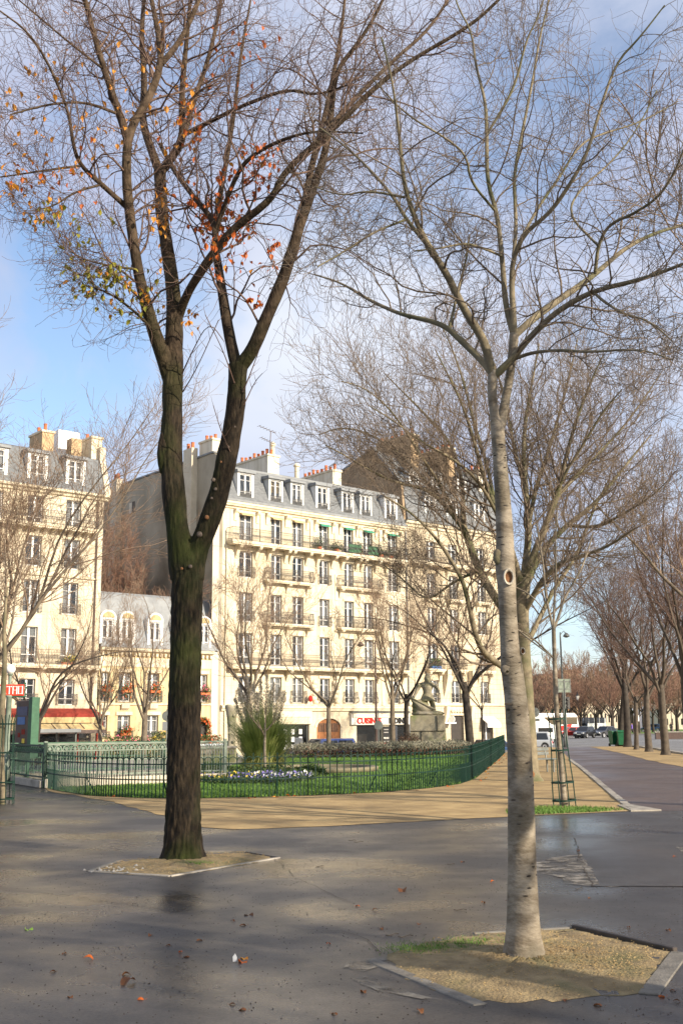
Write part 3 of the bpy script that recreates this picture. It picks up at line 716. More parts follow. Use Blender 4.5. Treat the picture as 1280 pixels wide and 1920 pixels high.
def shop(root, x0, x1, zs0, zs1, g, z1, m='sign_white', proud=.25):
    s = MB().box(x0, x1, -proud, .0, zs0, zs1).build('shop_sign', M[m], root)
    for (xa, xb) in g:
        w_ = put('shop_window', MB().box(xa, xb, .16, .2, .35, .43).box(xa, xb, .16, .22, z1 - .08, z1).box(xa, xa + .06, .16, .22, .43, z1 - .08).box(xb - .06, xb, .16, .22, .43, z1 - .08).mesh('shop_window', M['post_grey']), root)
        MB().box(xa + .06, xb - .06, .185, .195, .43, z1 - .08).build('pane', M['shop_glass'], w_)
    return s
s1 = shop(Hm, 12.85, 19.45, 2.70, 3.72, [(13.6, 16.5), (17.25, 19.3)], 2.66)
MB().box(12.95, 19.4, -.34, -.25, 3.28, 3.66).build('sign_panel', M['cream_paint'], s1)
put('lettering', text_mesh('CUISINES', .66, 'sign_red', .04, .018), s1, (14.78, -.27, 2.80), (pi/2, 0, 0))
put('lettering', text_mesh('PEDINI', .62, 'sign_black', .04, .03), s1, (17.95, -.27, 2.80), (pi/2, 0, 0))
put('lettering', text_mesh('PEDINI', .30, 'sign_grey', .01), s1, (17.2, -.345, 3.36), (pi/2, 0, 0))
MB().box(12.8, 19.48, -.5, -.02, 3.70, 3.78).build('sign_hood', M['post_grey'], Hm)
pb = MB().box(16.52, 17.22, -.05, -.001, 1.05, 2.55).build('poster_board', M['sign_black'], Hm)
put('lettering', text_mesh('PEDINI', .2, 'sign_white', .005, .004), pb, (16.87, -.056, 1.5), (pi/2, 0, 0))
for zz in (2.25, 2.0, 1.25): MB().box(16.6, 17.14, -.056, -.05, zz, zz + .07).build('print_line', M['sign_grey'], pb)
s2 = shop(Hm, 4.8, 8.75, 2.8, 3.9, [(4.95, 8.5)], 2.75, 'stone_trim', .15)
MB().box(5.0, 8.6, -.2, -.15, 3.35, 3.75).build('sign_panel', M['cream_paint'], s2)
for i_ in range(4):
    for j_ in range(3): MB().box(5.3 + i_ * .78, 5.62 + i_ * .78, .15, .16, .8 + j_ * .6, 1.2 + j_ * .6).build('notice', M['white_paint'], s2)
MB().tube([(.35, -.09, .1), (.35, -.09, 16.4)], .06, 6).build('drainpipe', M['stone_trim'], Hm)
# roof
rf = MB().prism([(-.38, 20.18), (-.30, 20.3), (.9, 23.15), (1.2, 23.3), (9, 24.1), (9, 20.18)], .02, BW - .02, 'x').build('roof', M['slate'], Hm)
MB().box(.0, BW, -.44, -.30, 20.16, 20.34).build('gutter', M['zinc'], rf)
MB().prism([(.86, 23.10), (.86, 23.26), (1.3, 23.42), (1.3, 23.2)], 0, BW, 'x').build('roof_flashing', M['zinc'], rf)
DW = [(2.06, 1.12), (5.06, 1.02), (7.26, .96), (9.99, 1.05), (12.76, .96), (14.86, .96), (17.83, 1.1)]
for i, (xc, w) in enumerate(DW):
    big = i in (0, 3, 6)
    dormer(Hm, xc, 20.62, 22.45 if not big else 22.55, w, y=-.12, depth=1.4, m='grey_wood' if not big else 'white_wood', curtain='warm' if i == 1 else None)
    put('railing', rail_mesh(w, .55, 0, 'iron', .12), Hm, (xc, -.16, 20.62))
chimney(Hm, 6.2, 7.4, 2.6, 7.6, 23.3, 25.3, 'cream_paint', 8)
chimney(Hm, 13.1, 14.1, 2.3, 7.2, 23.3, 24.9, 'cream_paint', 8)
MB().lathe([(.2, 23.2), (.2, 24.6), (.28, 24.65), (.28, 24.8), (.1, 24.95)], 10, (9.0, 2.2, 0)).build('roof_vent', M['stone_trim'], Hm)
MB().lathe([(.17, 25.4), (.17, 26.3), (.25, 26.35), (.25, 26.55), (.1, 26.7)], 10, (7.0, 3.0, 0)).build('roof_vent', M['stone_trim'], Hm)
# blind party wall with its flues
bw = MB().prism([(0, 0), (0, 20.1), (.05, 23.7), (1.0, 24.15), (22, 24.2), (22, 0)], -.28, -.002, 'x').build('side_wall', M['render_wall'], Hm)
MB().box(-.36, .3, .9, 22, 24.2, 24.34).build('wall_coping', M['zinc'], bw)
for ya, yb, z0_, z1_, np_ in ((3.4, 4.7, 9.5, 25.05, 2), (16.0, 17.0, 6.0, 24.75, 2)):
    f_ = MB().box(-.85, -.285, ya, yb, z0_, z1_).build('flue', M['render_light'], bw)
    for q in range(np_): put('chimney_pot', pot_mesh(), f_, (-.57, ya + (yb - ya) * (q + .5) / np_, z1_), scale=(1.3, 1.3, 1.0))
c_ = chimney(Hm, -.25, .75, 1.3, 3.2, 23.6, 25.35, 'cream_paint', 3)
for (yy, zz) in ((13.6, 21.3), (14.1, 17.5), (18.7, 19.4)):
    w_ = MB().box(-.33, -.28, yy, yy + .85, zz, zz + 1.0).build('small_window', M['room'], bw)
    MB().box(-.36, -.30, yy + .42, yy + .85, zz, zz + .95).build('shutter', M['cream_paint'], w_)
MB().box(-.9, -.3, .0, .02, 0, 20).build('corner_strip', M['render_light'], Hm)
# two television aerials
for (ax, ay, az, hh) in ((-.4, 15.3, 24.3, 2.6), (-.3, 17.6, 24.3, 1.6), (6.4, 2.6, 25.3, 2.2)):
    b = MB().bar((ax, ay, az), (ax + .1, ay, az + hh), .05)
    if hh != 1.6:
        for q, ln in ((hh, 1.6), (hh * .55, 1.3)):
            b.bar((ax - ln * .7, ay, az + q + .25), (ax + ln * .4, ay, az + q - .1), .035)
            for k_ in range(6): b.bar((ax - ln * .7 + k_ * ln * .2, ay - .28, az + q + .25 - k_ * .06), (ax - ln * .7 + k_ * ln * .2, ay + .28, az + q + .25 - k_ * .06), .022)
    else: b.bar((ax - .9, ay, az + hh - .05), (ax, ay, az + hh), .035)
    b.build('aerial', M['post_brown'], Hm)

# ---- the house on the right of it -----------------------------------------------
Hr = house('corner_house', BW, 'cream stone house with ruled joints and steep brown gable, right of the kitchen shop')
RW = 12.7
RX = [3.3, 6.15, 9.95]
RL = [(4.55, 6.55), (7.55, 9.85), (10.9, 13.1), (14.0, 16.2), (17.2, 19.2)]
ops = [(xc - .58, xc + .58, a, b_) for xc in RX for a, b_ in RL] + [(5.3, 7.0, 0, 3.5), (9.3, 10.9, 0, 3.2), (2.0, 4.2, .4, 2.7)]
put('wall', wall_mesh(.003, RW, 0, 20.9, ops, m=M['stone_right']), Hr)
put('room_backing', MB().box(.3, RW - .3, 1.6, 1.7, 0, 20).mesh('rooms', M['room']), Hr)
MB().prism([(0, 0), (0, 20.9), (.4, 21.0), (14, 21.0), (14, 0)], RW, RW + .3, 'x').build('end_wall', M['stone_right'], Hr)
for xc in RX:
    for li, (a, b_) in enumerate(RL):
        window(Hr, xc, a, b_, 1.16)
        if li == 0: juliet(Hr, xc, a, 1.3, .85, .0, .12)
    balcony(Hr, xc - 1.05, xc + 1.05, 7.3, d=.55, th=.25, h=.95, brackets=[xc - .75, xc + .75], bh=.9, bombe=.08)
    balcony(Hr, xc - .95, xc + .95, 13.75, d=.5, th=.22, h=.95, brackets=[xc - .7, xc + .7], bh=.7, bombe=.08)
    juliet(Hr, xc, 10.9, 1.4, .9, .06)
balcony(Hr, .3, RW - .2, 16.9, d=.8, th=.28, h=1.0, brackets=[1.2, 2.6, 4.1, 5.3, 7.0, 8.6, 9.2, 10.8, 12.0], bh=.8)
moulding(Hr, .1, RW - .1, 4.25, [(0, 0), (.14, .04), (.2, .14), (.2, .28), (0, .32)], 'stone_trim', 'string_course')
moulding(Hr, .01, RW + .3, 20.3, [(0, 0), (.12, .03), (.16, .2), (.36, .3), (.42, .5), (0, .58)], 'stone_trim', 'cornice')
for xc in (4.75, 8.0):
    MB().prism([(0, 5.0), (-.25, 5.6), (-.6, 6.9), (-.62, 7.5), (0, 7.5)], xc - .25, xc + .25, 'x').build('bracket', M['stone_trim'], Hr)
    MB().prism([(0, 2.8), (-.12, 3.0), (-.35, 4.0), (-.36, 4.25), (0, 4.25)], xc - .2, xc + .2, 'x').build('bracket', M['stone_trim'], Hr)
d_ = MB().box(5.3, 7.0, .2, .28, 0, 3.5).build('street_door', M['dark_door'], Hr)
MB().box(5.25, 7.05, -.05, .0, 3.45, 4.2).build('carved_panel', M['stone_trim'], Hr)
for k_ in range(5): MB().lathe([(.02, -.2), (.22, 0), (.02, .2)], 8, (5.45 + k_ * .35, -.06, 3.82)).build('carving', M['stone_trim'], Hr, smooth=True)
w_ = MB().box(9.3, 10.9, .2, .25, .0, 3.2).build('shop_door', M['dark_door'], Hr)
MB().box(10.0, 10.15, .14, .2, 0, 3.0).build('door_frame', M['white_wood'], w_)
MB().prism([(0, 3.35), (-.9, 2.75), (-.9, 2.35), (-.85, 2.35), (-.85, 2.7), (0, 3.25)], 9.2, 11.0, 'x').build('white_awning', M['white_paint'], Hr)
MB().box(1.6, 5.1, -.9, -.01, 2.72, 2.85).build('shop_canopy', M['white_paint'], Hr)
w_ = MB().box(2.0, 4.2, .2, .24, .4, 2.7).build('shop_window', M['shop_glass'], Hr)
for k_ in range(4): MB().box(2.0 + k_ * .7, 2.08 + k_ * .7, .14, .2, .4, 2.7).build('glazing_bar', M['white_wood'], w_)
MB().lathe([(.32, -.03), (.32, .03)], 14, (5.0, -.5, 3.1), 'x').build('round_sign', M['white_paint'], Hr)
gb = MB().prism([(0, 20), (0, 21.2), (.3, 24.3), (4.0, 28.3), (9.5, 26.6), (14, 24.5), (14, 20)], .005, .25, 'x').build('gable_wall', M['brick_gable'], Hr)
for a, c in (((0.25, 24.25), (4.0, 28.3)), ((4.0, 28.3), (9.5, 26.6))):
    MB().bar((.1, a[0], a[1] + .08), (.1, c[0], c[1] + .08), .5, .18).build('gable_coping', M['zinc'], gb)
rf = MB().prism([(-.3, 20.9), (.4, 24.2), (4.0, 28.1), (9.5, 26.4), (14, 24.3), (14, 20.9)], .26, RW + .2, 'x').build('roof', M['slate'], Hr)
for xc in RX: dormer(Hr, xc, 21.5, 23.5, 1.05, y=-.1, depth=1.4, m='white_wood')
for xc in (2.2, 5.2, 8.6): dormer(Hr, xc, 24.6, 25.9, .8, y=.85, depth=1.6, m='white_wood')
chimney(Hr, 2.6, 3.6, 1.6, 6.5, 24.0, 29.6, 'brick_stack', 7)
chimney(Hr, 7.3, 8.3, 1.4, 5.8, 23.5, 29.0, 'brick_stack', 6)
chimney(Hr, 11.6, 12.5, 1.4, 5.8, 22.5, 27.4, 'cream_paint', 5)
MB().tube([(.12, -.09, .1), (.12, -.09, 20.2)], .06, 6).build('drainpipe', M['zinc'], Hr)

# ---- the house on the left with the brasserie -------------------------------------
AX0 = -24.0; AW = AX0 + 10.4
Ha = house('brasserie_house', AX0, 'cream stone apartment house at the left edge with red awning brasserie below')
ax = lambda s: s - AX0
AWX = [ax(-12.63), ax(-15.5), ax(-18.4), ax(-21.3)]
AL = [(4.2, 5.95), (6.95, 9.45), (10.4, 12.65), (13.6, 15.72), (16.55, 18.55)]
AWID = ax(-10.35)
ops = [(xc - .58, xc + .58, a, b_) for xc in AWX for a, b_ in AL] + [(ax(-22.5), ax(-11.0), .05, 3.0)]
put('wall', wall_mesh(0, AWID, 0, 19.0, ops, m=M['stone_left']), Ha)
put('room_backing', MB().box(.3, AWID - .3, 2.0, 2.1, 0, 19).mesh('rooms', M['room']), Ha)
MB().box(AWID, AWID + .03, .0, 14, 0, 18.9).build('side_wall', M['render_light'], Ha)
for xc in AWX:
    for li, (a, b_) in enumerate(AL):
        window(Ha, xc, a, b_, 1.16, curtain='none' if (li in (0, 3)) else None)
        if li in (0, 2, 3): juliet(Ha, xc, a, 1.5, .75, .0, .16)
balcony(Ha, .2, AWID - .35, 16.25, d=.75, th=.26, h=1.0, brackets=[AWID - .7 - .62 * k_ for k_ in range(20)], bh=.36)
balcony(Ha, .2, AWID - .1, 6.66, d=.8, th=.24, h=1.0, brackets=[AWID - .4, AWID - .95, AWID - 2.2, AWID - 4.3, AWID - 6.9, AWID - 9.8], bh=.55)
moulding(Ha, .1, AWID - .3, 12.95, [(0, 0), (.12, .03), (.14, .12), (0, .16)], 'stone_trim', 'string_course')
moulding(Ha, .0, AWID + .35, 18.75, [(0, 0), (.14, .04), (.22, .2), (.4, .26), (.42, .42), (0, .46)], 'stone_trim', 'cornice')
MB().tube([(AWID - .45, -.1, .1), (AWID - .45, -.1, 18.8)], .06, 6).build('drainpipe', M['post_brown'], Ha)
rf = MB().prism([(-.25, 19.2), (.9, 22.0), (1.6, 22.3), (8, 23.0), (12, 22.6), (12, 19.2)], .0, AWID, 'x').build('roof', M['slate'], Ha)
MB().prism([(-.3, 19.2), (.8, 22.1), (.75, 23.0), (2.2, 23.0), (2.2, 19.2)], AWID + .001, AWID + .45, 'x').build('party_wall', M['render_light'], Ha)
for i_, xc in enumerate(AWX): dormer(Ha, xc, 19.65, 21.45, 1.05, y=-.05, depth=1.4, m='white_wood', curtain='white')
chimney(Ha, AWID - .5, AWID + .35, 1.2, 4.4, 21.0, 23.7, 'stone_trim', 1)
chimney(Ha, AWID - 4.1, AWID - 3.2, 1.8, 4.0, 21.8, 23.7, 'brick_stack', 2)
MB().box(AWID - 2.2, AWID - .5, 3.2, 5.6, 22.3, 24.5).build('lift_housing', M['white_paint'], Ha)
MB().box(AWID - 2.0, AWID - 1.2, 1.4, 2.2, 22.0, 23.5).build('brick_pier', M['brick_stack'], Ha)
# brasserie: red-edged awning, valance with its name, glazed front
aw = MB().prism([(0, 3.98), (-1.5, 3.45), (-1.5, 3.38), (0, 3.85)], ax(-23), ax(-10.9), 'x').build('red_awning', M['awning_red'], Ha)
MB().prism([(0, 3.98), (-1.5, 3.45), (-1.5, 2.75), (-1.42, 2.75), (-.05, 3.3)], ax(-10.9), ax(-10.55), 'x').build('awning_cheek', M['awning_red'], aw)
va = MB().box(ax(-23), ax(-10.95), -1.53, -1.49, 3.0, 3.40).build('valance', M['awning_cream'], aw)
MB().box(ax(-23), ax(-10.95), -1.55, -1.49, 3.38, 3.62).build('valance_trim', M['awning_red'], aw)
put('lettering', text_mesh('BRASSERIE', .34, 'stone_low', .004), va, (ax(-12.1), -1.536, 3.07), (pi/2, 0, 0))
MB().prism([(-1.5, 2.95), (-2.2, 2.6), (-2.2, 2.52), (-1.5, 2.85)], ax(-23), ax(-10.75), 'x').build('glass_canopy', M['awning_cream'], Ha)
for k_ in range(12): MB().bar((ax(-22.6) + k_ * 1.03, -1.5, 2.93), (ax(-22.6) + k_ * 1.03, -2.2, 2.6), .07).build('canopy_rib', M['post_brown'], Ha)
MB().box(ax(-23), ax(-10.7), -2.24, -2.14, 2.30, 2.54).build('fascia', M['post_brown'], Ha)
for k_ in range(9):
    x_ = ax(-22.3) + k_ * 1.42
    MB().box(x_, x_ + .12, -1.3, -1.18, .12, 2.6).build('front_post', M['awning_red' if k_ > 6 else 'post_brown'], Ha)
for k_ in range(8):
    x_ = ax(-22.3) + k_ * 1.42
    MB().box(x_ + .12, x_ + 1.42, -1.26, -1.24, .5, 2.4).build('shop_pane', M['shop_glass'], Ha)
    if k_ % 2: MB().box(x_ + .3, x_ + .9, -1.15, -1.1, .3, 2.0).build('inner_blind', M['awning_cream'], Ha)

# ---- the low house between --------------------------------------------------------
BX0 = -10.3
Hb = house('low_house', BX0, 'low two storey stone house with white arched dormers and flower boxes, between two tall houses')
bx = lambda s: s - BX0
BWX = [bx(-9.75), bx(-8.16), bx(-5.86), bx(-3.75), bx(-1.62)]
BL = [(2.0, 3.5), (4.45, 6.5)]
BWID = bx(-.9)
ops = [(xc - (.5 if i_ else .3), xc + (.5 if i_ else .3), a, b_) for i_, xc in enumerate(BWX[:4]) for a, b_ in BL] + [(BWX[4] - .42, BWX[4] + .42, 4.45, 6.5), (BWX[4] - .5, BWX[4] + .5, .1, 3.2)]
put('wall', wall_mesh(.06, BWID, 0, 8.0, ops, m=M['stone_low']), Hb)
put('room_backing', MB().box(.3, BWID - .3, 1.4, 1.5, 0, 8).mesh('rooms', M['room']), Hb)
MB().box(BWID + .01, bx(-.29), -.06, .3, 0, 8.6).build('corner_pier', M['cream_paint'], Hb)
for i_, xc in enumerate(BWX):
    w = .6 if i_ == 0 else (.84 if i_ == 4 else 1.0)
    window(Hb, xc, 4.45, 6.5, w, curtain='white' if i_ != 2 else 'sides'); juliet(Hb, xc, 4.4, w + .35, .85, .0, .2)
    MB().box(xc - w/2 - .12, xc + w/2 + .12, -.08, 0, 6.55, 6.78).build('lintel', M['stone_trim'], Hb)
    if i_ < 4:
        window(Hb, xc, 2.0, 3.5, w, curtain='white'); juliet(Hb, xc, 1.9, w + .3, .5, .0, .15)
        MB().box(xc - w/2 - .14, xc + w/2 + .14, -.08, 0, 3.52, 3.76).build('lintel', M['stone_trim'], Hb)
        MB().prism([(0, 3.85), (-.2, 4.0), (-.24, 4.3), (0, 4.3)], xc - .3, xc + .3, 'x').build('bracket', M['stone_trim'], Hb)
put('street_door', MB().box(BWX[4] - .5, BWX[4] + .5, .2, .25, .1, 3.2).mesh('street_door', M['dark_door']), Hb)
moulding(Hb, .06, BWID, 4.2, [(0, 0), (.1, .03), (.12, .14), (0, .18)], 'stone_trim', 'string_course')
moulding(Hb, .06, BWID + .1, 7.95, [(0, 0), (.1, .03), (.3, .12), (.34, .3), (0, .36)], 'stone_trim', 'cornice')
for k_ in range(26): MB().box(.2 + k_ * .36, .38 + k_ * .36, -.2, 0, 7.72, 7.94).build('dentil', M['stone_trim'], Hb)
MB().box(.1, BWID, -.05, 0, 6.95, 7.6).build('frieze', M['stone_trim'], Hb)
rf = MB().prism([(-.2, 8.3), (1.0, 12.2), (1.3, 12.4), (9, 13.2), (9, 8.3)], .06, bx(-.30), 'x').build('roof', M['zinc'], Hb)
for xc in [BWX[1], BWX[2], BWX[3], BWX[4], BWX[0] + .05]:
    dormer(Hb, xc, 8.5, 10.25, .85, y=-.12, depth=1.2, m='white_wood', arch=True, curtain='white', top='white_wood')

# ------------------------------------------------------------------ trees
def resample(pts, K):
    P = np.array(pts, float)
    for _ in range(2):                                   # corner cutting, ends kept
        Q = np.empty((2 * len(P), P.shape[1])); Q[0] = P[0]; Q[-1] = P[-1]
        Q[1:-1:2] = .75 * P[:-1] + .25 * P[1:]; Q[2:-1:2] = .25 * P[:-1] + .75 * P[1:]; P = Q
    d = np.r_[0, np.cumsum(np.linalg.norm(np.diff(P[:, :3], axis=0), axis=1))]
    t = np.linspace(0, d[-1], K)
    return np.stack([np.interp(t, d, P[:, k]) for k in range(P.shape[1])], 1)
def norm(a): return a / (np.linalg.norm(a, axis=-1, keepdims=True) + 1e-9)
def tubes(P, R, n):
    """P (N,K,3), R (N,K) -> verts, quads"""
    N, K, _ = P.shape
    T = norm(np.gradient(P, axis=1)); m = norm(P[:, -1] - P[:, 0])
    ref = np.where(np.abs(m[:, 2:3]) < .8, np.array([[0, 0, 1.0]]), np.array([[1.0, 0, 0]]))[:, None, :]
    U = norm(np.cross(T, np.broadcast_to(ref, T.shape))); W_ = np.cross(T, U)
    a = 2 * pi * np.arange(n) / n
    V = P[:, :, None, :] + R[:, :, None, None] * (np.cos(a)[None, None, :, None] * U[:, :, None, :] + np.sin(a)[None, None, :, None] * W_[:, :, None, :])
    base = (np.arange(N) * K * n)[:, None, None] + (np.arange(K - 1) * n)[None, :, None]
    k = np.arange(n)[None, None, :]; k2 = (k + 1) % n
    F = np.stack([base + k, base + k2, base + n + k2, base + n + k], -1).reshape(-1, 4)
    return V.reshape(-1, 3), F
def spawn(P, R, per, ln, ang, rng, K=6, t0=.2, up=.10, wig=.22, rr=.62, rmax=9, rtip=.002, flat=0.0, lnvar=.35, tips=True):
    """children of every branch in P; ln = length as a fraction of the parent (array) or metres"""
    N, Kp, _ = P.shape
    L_ = np.linalg.norm(np.diff(P, axis=1), axis=2).sum(1)
    t = t0 + (1 - t0) * (np.arange(per)[None, :] + rng.random((N, per))) / per
    if tips: t[:, -1] = .985
    x = t * (Kp - 1); i = np.minimum(x.astype(int), Kp - 2); f = (x - i)[..., None]; ii = np.arange(N)[:, None]
    S = P[ii, i] * (1 - f) + P[ii, i + 1] * f; T = norm(P[ii, i + 1] - P[ii, i])
    r = R[ii, i] * (1 - f[..., 0]) + R[ii, i + 1] * f[..., 0]
    rv = norm(rng.normal(size=T.shape) + np.array([0, 0, .25])); pp = norm(rv - (rv * T).sum(-1, keepdims=True) * T)
    a = np.radians(rng.normal(ang, ang * .25, t.shape))[..., None]
    if tips: a[:, -1] *= .35
    D = norm(T * np.cos(a) + pp * np.sin(a))
    l = ln(L_)[:, None] * (1.15 - .55 * t) * rng.uniform(1 - lnvar, 1 + lnvar, t.shape)
    S = S.reshape(-1, 3); D = D.reshape(-1, 3); l = l.ravel(); r = r.ravel(); n = len(S)
    Q = np.empty((n, K, 3)); Q[:, 0] = S; d = D
    bend = rng.normal(0, wig * .6, (n, 3))
    for k in range(1, K):
        Q[:, k] = Q[:, k - 1] + d * (l / (K - 1))[:, None]
        d = norm(d + rng.normal(0, wig, (n, 3)) + bend * .5 + np.array([0, 0, up]))
    r0 = np.minimum(r * rr, rmax)[:, None]; tt = np.linspace(0, 1, K)[None, :]
    RR = np.maximum(r0 * (1 - .75 * tt), rtip)
    return Q, RR
def join_tubes(sets):
    Vs, Fs, b = [], [], 0
    for P, R, n in sets:
        V, F = tubes(P, R, n); Vs.append(V); Fs.append(F + b); b += len(V)
    return np.concatenate(Vs), np.concatenate(Fs)
def vnoise(P, s, seed):
    """cheap smooth noise from sines"""
    g = np.random.default_rng(seed); o = np.zeros(len(P))
    for k in range(5):
        w = g.normal(size=3) * s * (1 + k * .7); o += np.sin(P @ w + g.uniform(0, 6)) / (1 + k * .6)
    return o / 2.6

def px_line(pts, Y0):
    """limb traced on the photograph: (u, v, width px, depth offset m) -> x, y, z, radius"""
    out = []
    for u, v, w, dy in pts:
        Y = Y0 + dy; p = at(u, v, Y); dep = (p - np.array([0, 0, EYE])) @ _fw
        out.append((*p, w / 2 / FPX * dep))
    return out
def thick_tube(line, K, n, seed, amp=.05, fur=0.0, nf=9, flare=0.0):
    """trunk or limb surface with lumps and bark furrows cut into the mesh"""
    Q = resample(line, K); P, R = Q[:, :3], Q[:, 3].copy()
    if flare:
        z = P[:, 2]; R = R * (1 + flare * np.exp(-np.maximum(z, 0) / .12))
    V, F = tubes(P[None], R[None], n)
    Cn = np.repeat(P, n, 0); d = V - Cn; rr = np.repeat(R, n)
    a = np.tile(np.arange(n) / n * 2 * pi, K)
    k = 1 + amp * vnoise(V / max(.05, R.mean()) * .6, 1.0, seed)
    if fur:
        ph = 2.6 * vnoise(np.stack([np.cos(a), np.sin(a), Cn[:, 2] * 2.6], 1), 1.4, seed + 3)
        br = .55 + .45 * np.clip(1.6 * vnoise(np.stack([np.cos(a) * 3, np.sin(a) * 3, Cn[:, 2] * 6], 1), 1.5, seed + 5) + .6, 0, 1)
        k = k + fur * np.abs(np.sin(a * nf / 2 + ph)) ** .7 * br - fur * .5 + fur * .35 * vnoise(np.stack([np.cos(a) * 4, np.sin(a) * 4, Cn[:, 2] * 9], 1), 1.6, seed + 7)
    if flare:
        k = k + .16 * flare * np.sin(a * 5 + 1.0) * np.exp(-np.maximum(Cn[:, 2], 0) / .10)
    return Cn + d * k[:, None], F, P, R
def fused(root, specs, m, vox, sm):
    """trunk and stems as one continuous surface"""
    Vs, Fs, b = [], [], 0; l = np.array(root.location)
    for V, F, n in specs:
        K = len(V) // n; Vs.append(V - l); Fs += [tuple(f) for f in (F + b)]
        Fs += [tuple(range(b, b + n))[::-1], tuple(range(b + (K - 1) * n, b + K * n))]; b += len(V)
    me = bpy.data.meshes.new('trunk'); me.from_pydata(np.concatenate(Vs).tolist(), [], Fs); me.materials.append(M[m]); me.update()
    o = put('trunk', me, root); r = o.modifiers.new('remesh', 'REMESH'); r.mode = 'VOXEL'; r.voxel_size = vox; r.use_smooth_shade = True
    s = o.modifiers.new('smooth', 'SMOOTH'); s.iterations = sm; s.factor = .5
    return o

def leaf_mesh(name, m, L_=.082, w=.052, curl=.25):
    def f():
        V = []; F = []; n = 5
        for i in range(n + 1):
            t = i / n; x = L_ * t; hw = w / 2 * (sin(pi * min(1, t * 1.02 + .02)) ** .8) * (1.15 - .35 * t); zc = -curl * L_ * (t - .5) ** 2 * 2
            V += [(x, -hw, zc + hw * .45), (x, 0, zc), (x, hw, zc + hw * .45)]
        for i in range(n):
            a = 3 * i; F += [(a, a + 3, a + 4, a + 1), (a + 1, a + 4, a + 5, a + 2)]
        b = MB(); b.add(V, F); b.tube([(-.02, 0, 0), (0, 0, -curl * L_ * .5)], .0015, 3); return b.mesh(name, M[m])
    return cached(('leaf', m, L_, w, curl), f)
def leaf_mat(name, c, c2):
    m = mat(name, c, c2, scale=18, rough=0.55, lo=.3, hi=.7)
    t = m.node_tree; N = t.nodes; b = N['Principled BSDF']; o = N['Material Output']
    tr = N.new('ShaderNodeBsdfTranslucent'); t.links.new(b.inputs['Base Color'].links[0].from_socket, tr.inputs[0])
    mxs = N.new('ShaderNodeMixShader'); mxs.inputs[0].default_value = .35
    t.links.new(b.outputs[0], mxs.inputs[1]); t.links.new(tr.outputs[0], mxs.inputs[2]); t.links.new(mxs.outputs[0], o.inputs[0])
leaf_mat('leaf_orange', (0.62, 0.15, 0.018), (0.44, 0.09, 0.012)); leaf_mat('leaf_amber', (0.72, 0.34, 0.035), (0.58, 0.20, 0.022))
leaf_mat('leaf_green', (0.13, 0.16, 0.014), (0.34, 0.28, 0.022)); leaf_mat('leaf_brown', (0.13, 0.05, 0.02), (0.22, 0.09, 0.03))

# ---- the big dark forked tree on the left ------------------------------------------
YL = 14.07
TL = empty('forked_tree', (-2.03, 14.07, 0), 0, 'large dark mossy tree forking low, with last orange leaves, left foreground', 'tree')
def world_part(name, V, F, m, root, smooth=True):
    l = np.array(root.location); me = np_mesh(name, V - l, F, m, smooth); return put(name, me, root)
trunkL = [(343, 1625, 78, 0), (343, 1590, 69, 0), (344, 1500, 62, 0), (345, 1400, 60, 0), (346, 1300, 58, 0), (349, 1200, 56, 0), (352, 1110, 57, 0), (352, 1060, 56, 0), (353, 1035, 42, 0), (354, 1020, 22, 0)]
stemA = [(345, 1085, 50, 0), (340, 1030, 48, 0), (331, 980, 40, 0), (325, 912, 43, .05), (320, 844, 41, .1), (323, 790, 37, .1), (324, 723, 38, .1), (326, 655, 34, .1), (328, 603, 32, .1), (326, 550, 26, .2), (315, 475, 24, .3), (303, 400, 23, .4), (300, 320, 22, .5)]
stemB = [(360, 1085, 44, 0), (366, 1040, 42, 0), (386, 998, 36, 0), (415, 912, 38, -.05), (428, 844, 37, -.1), (442, 775, 35, -.15), (444, 723, 33, -.2), (447, 684, 36, -.2)]
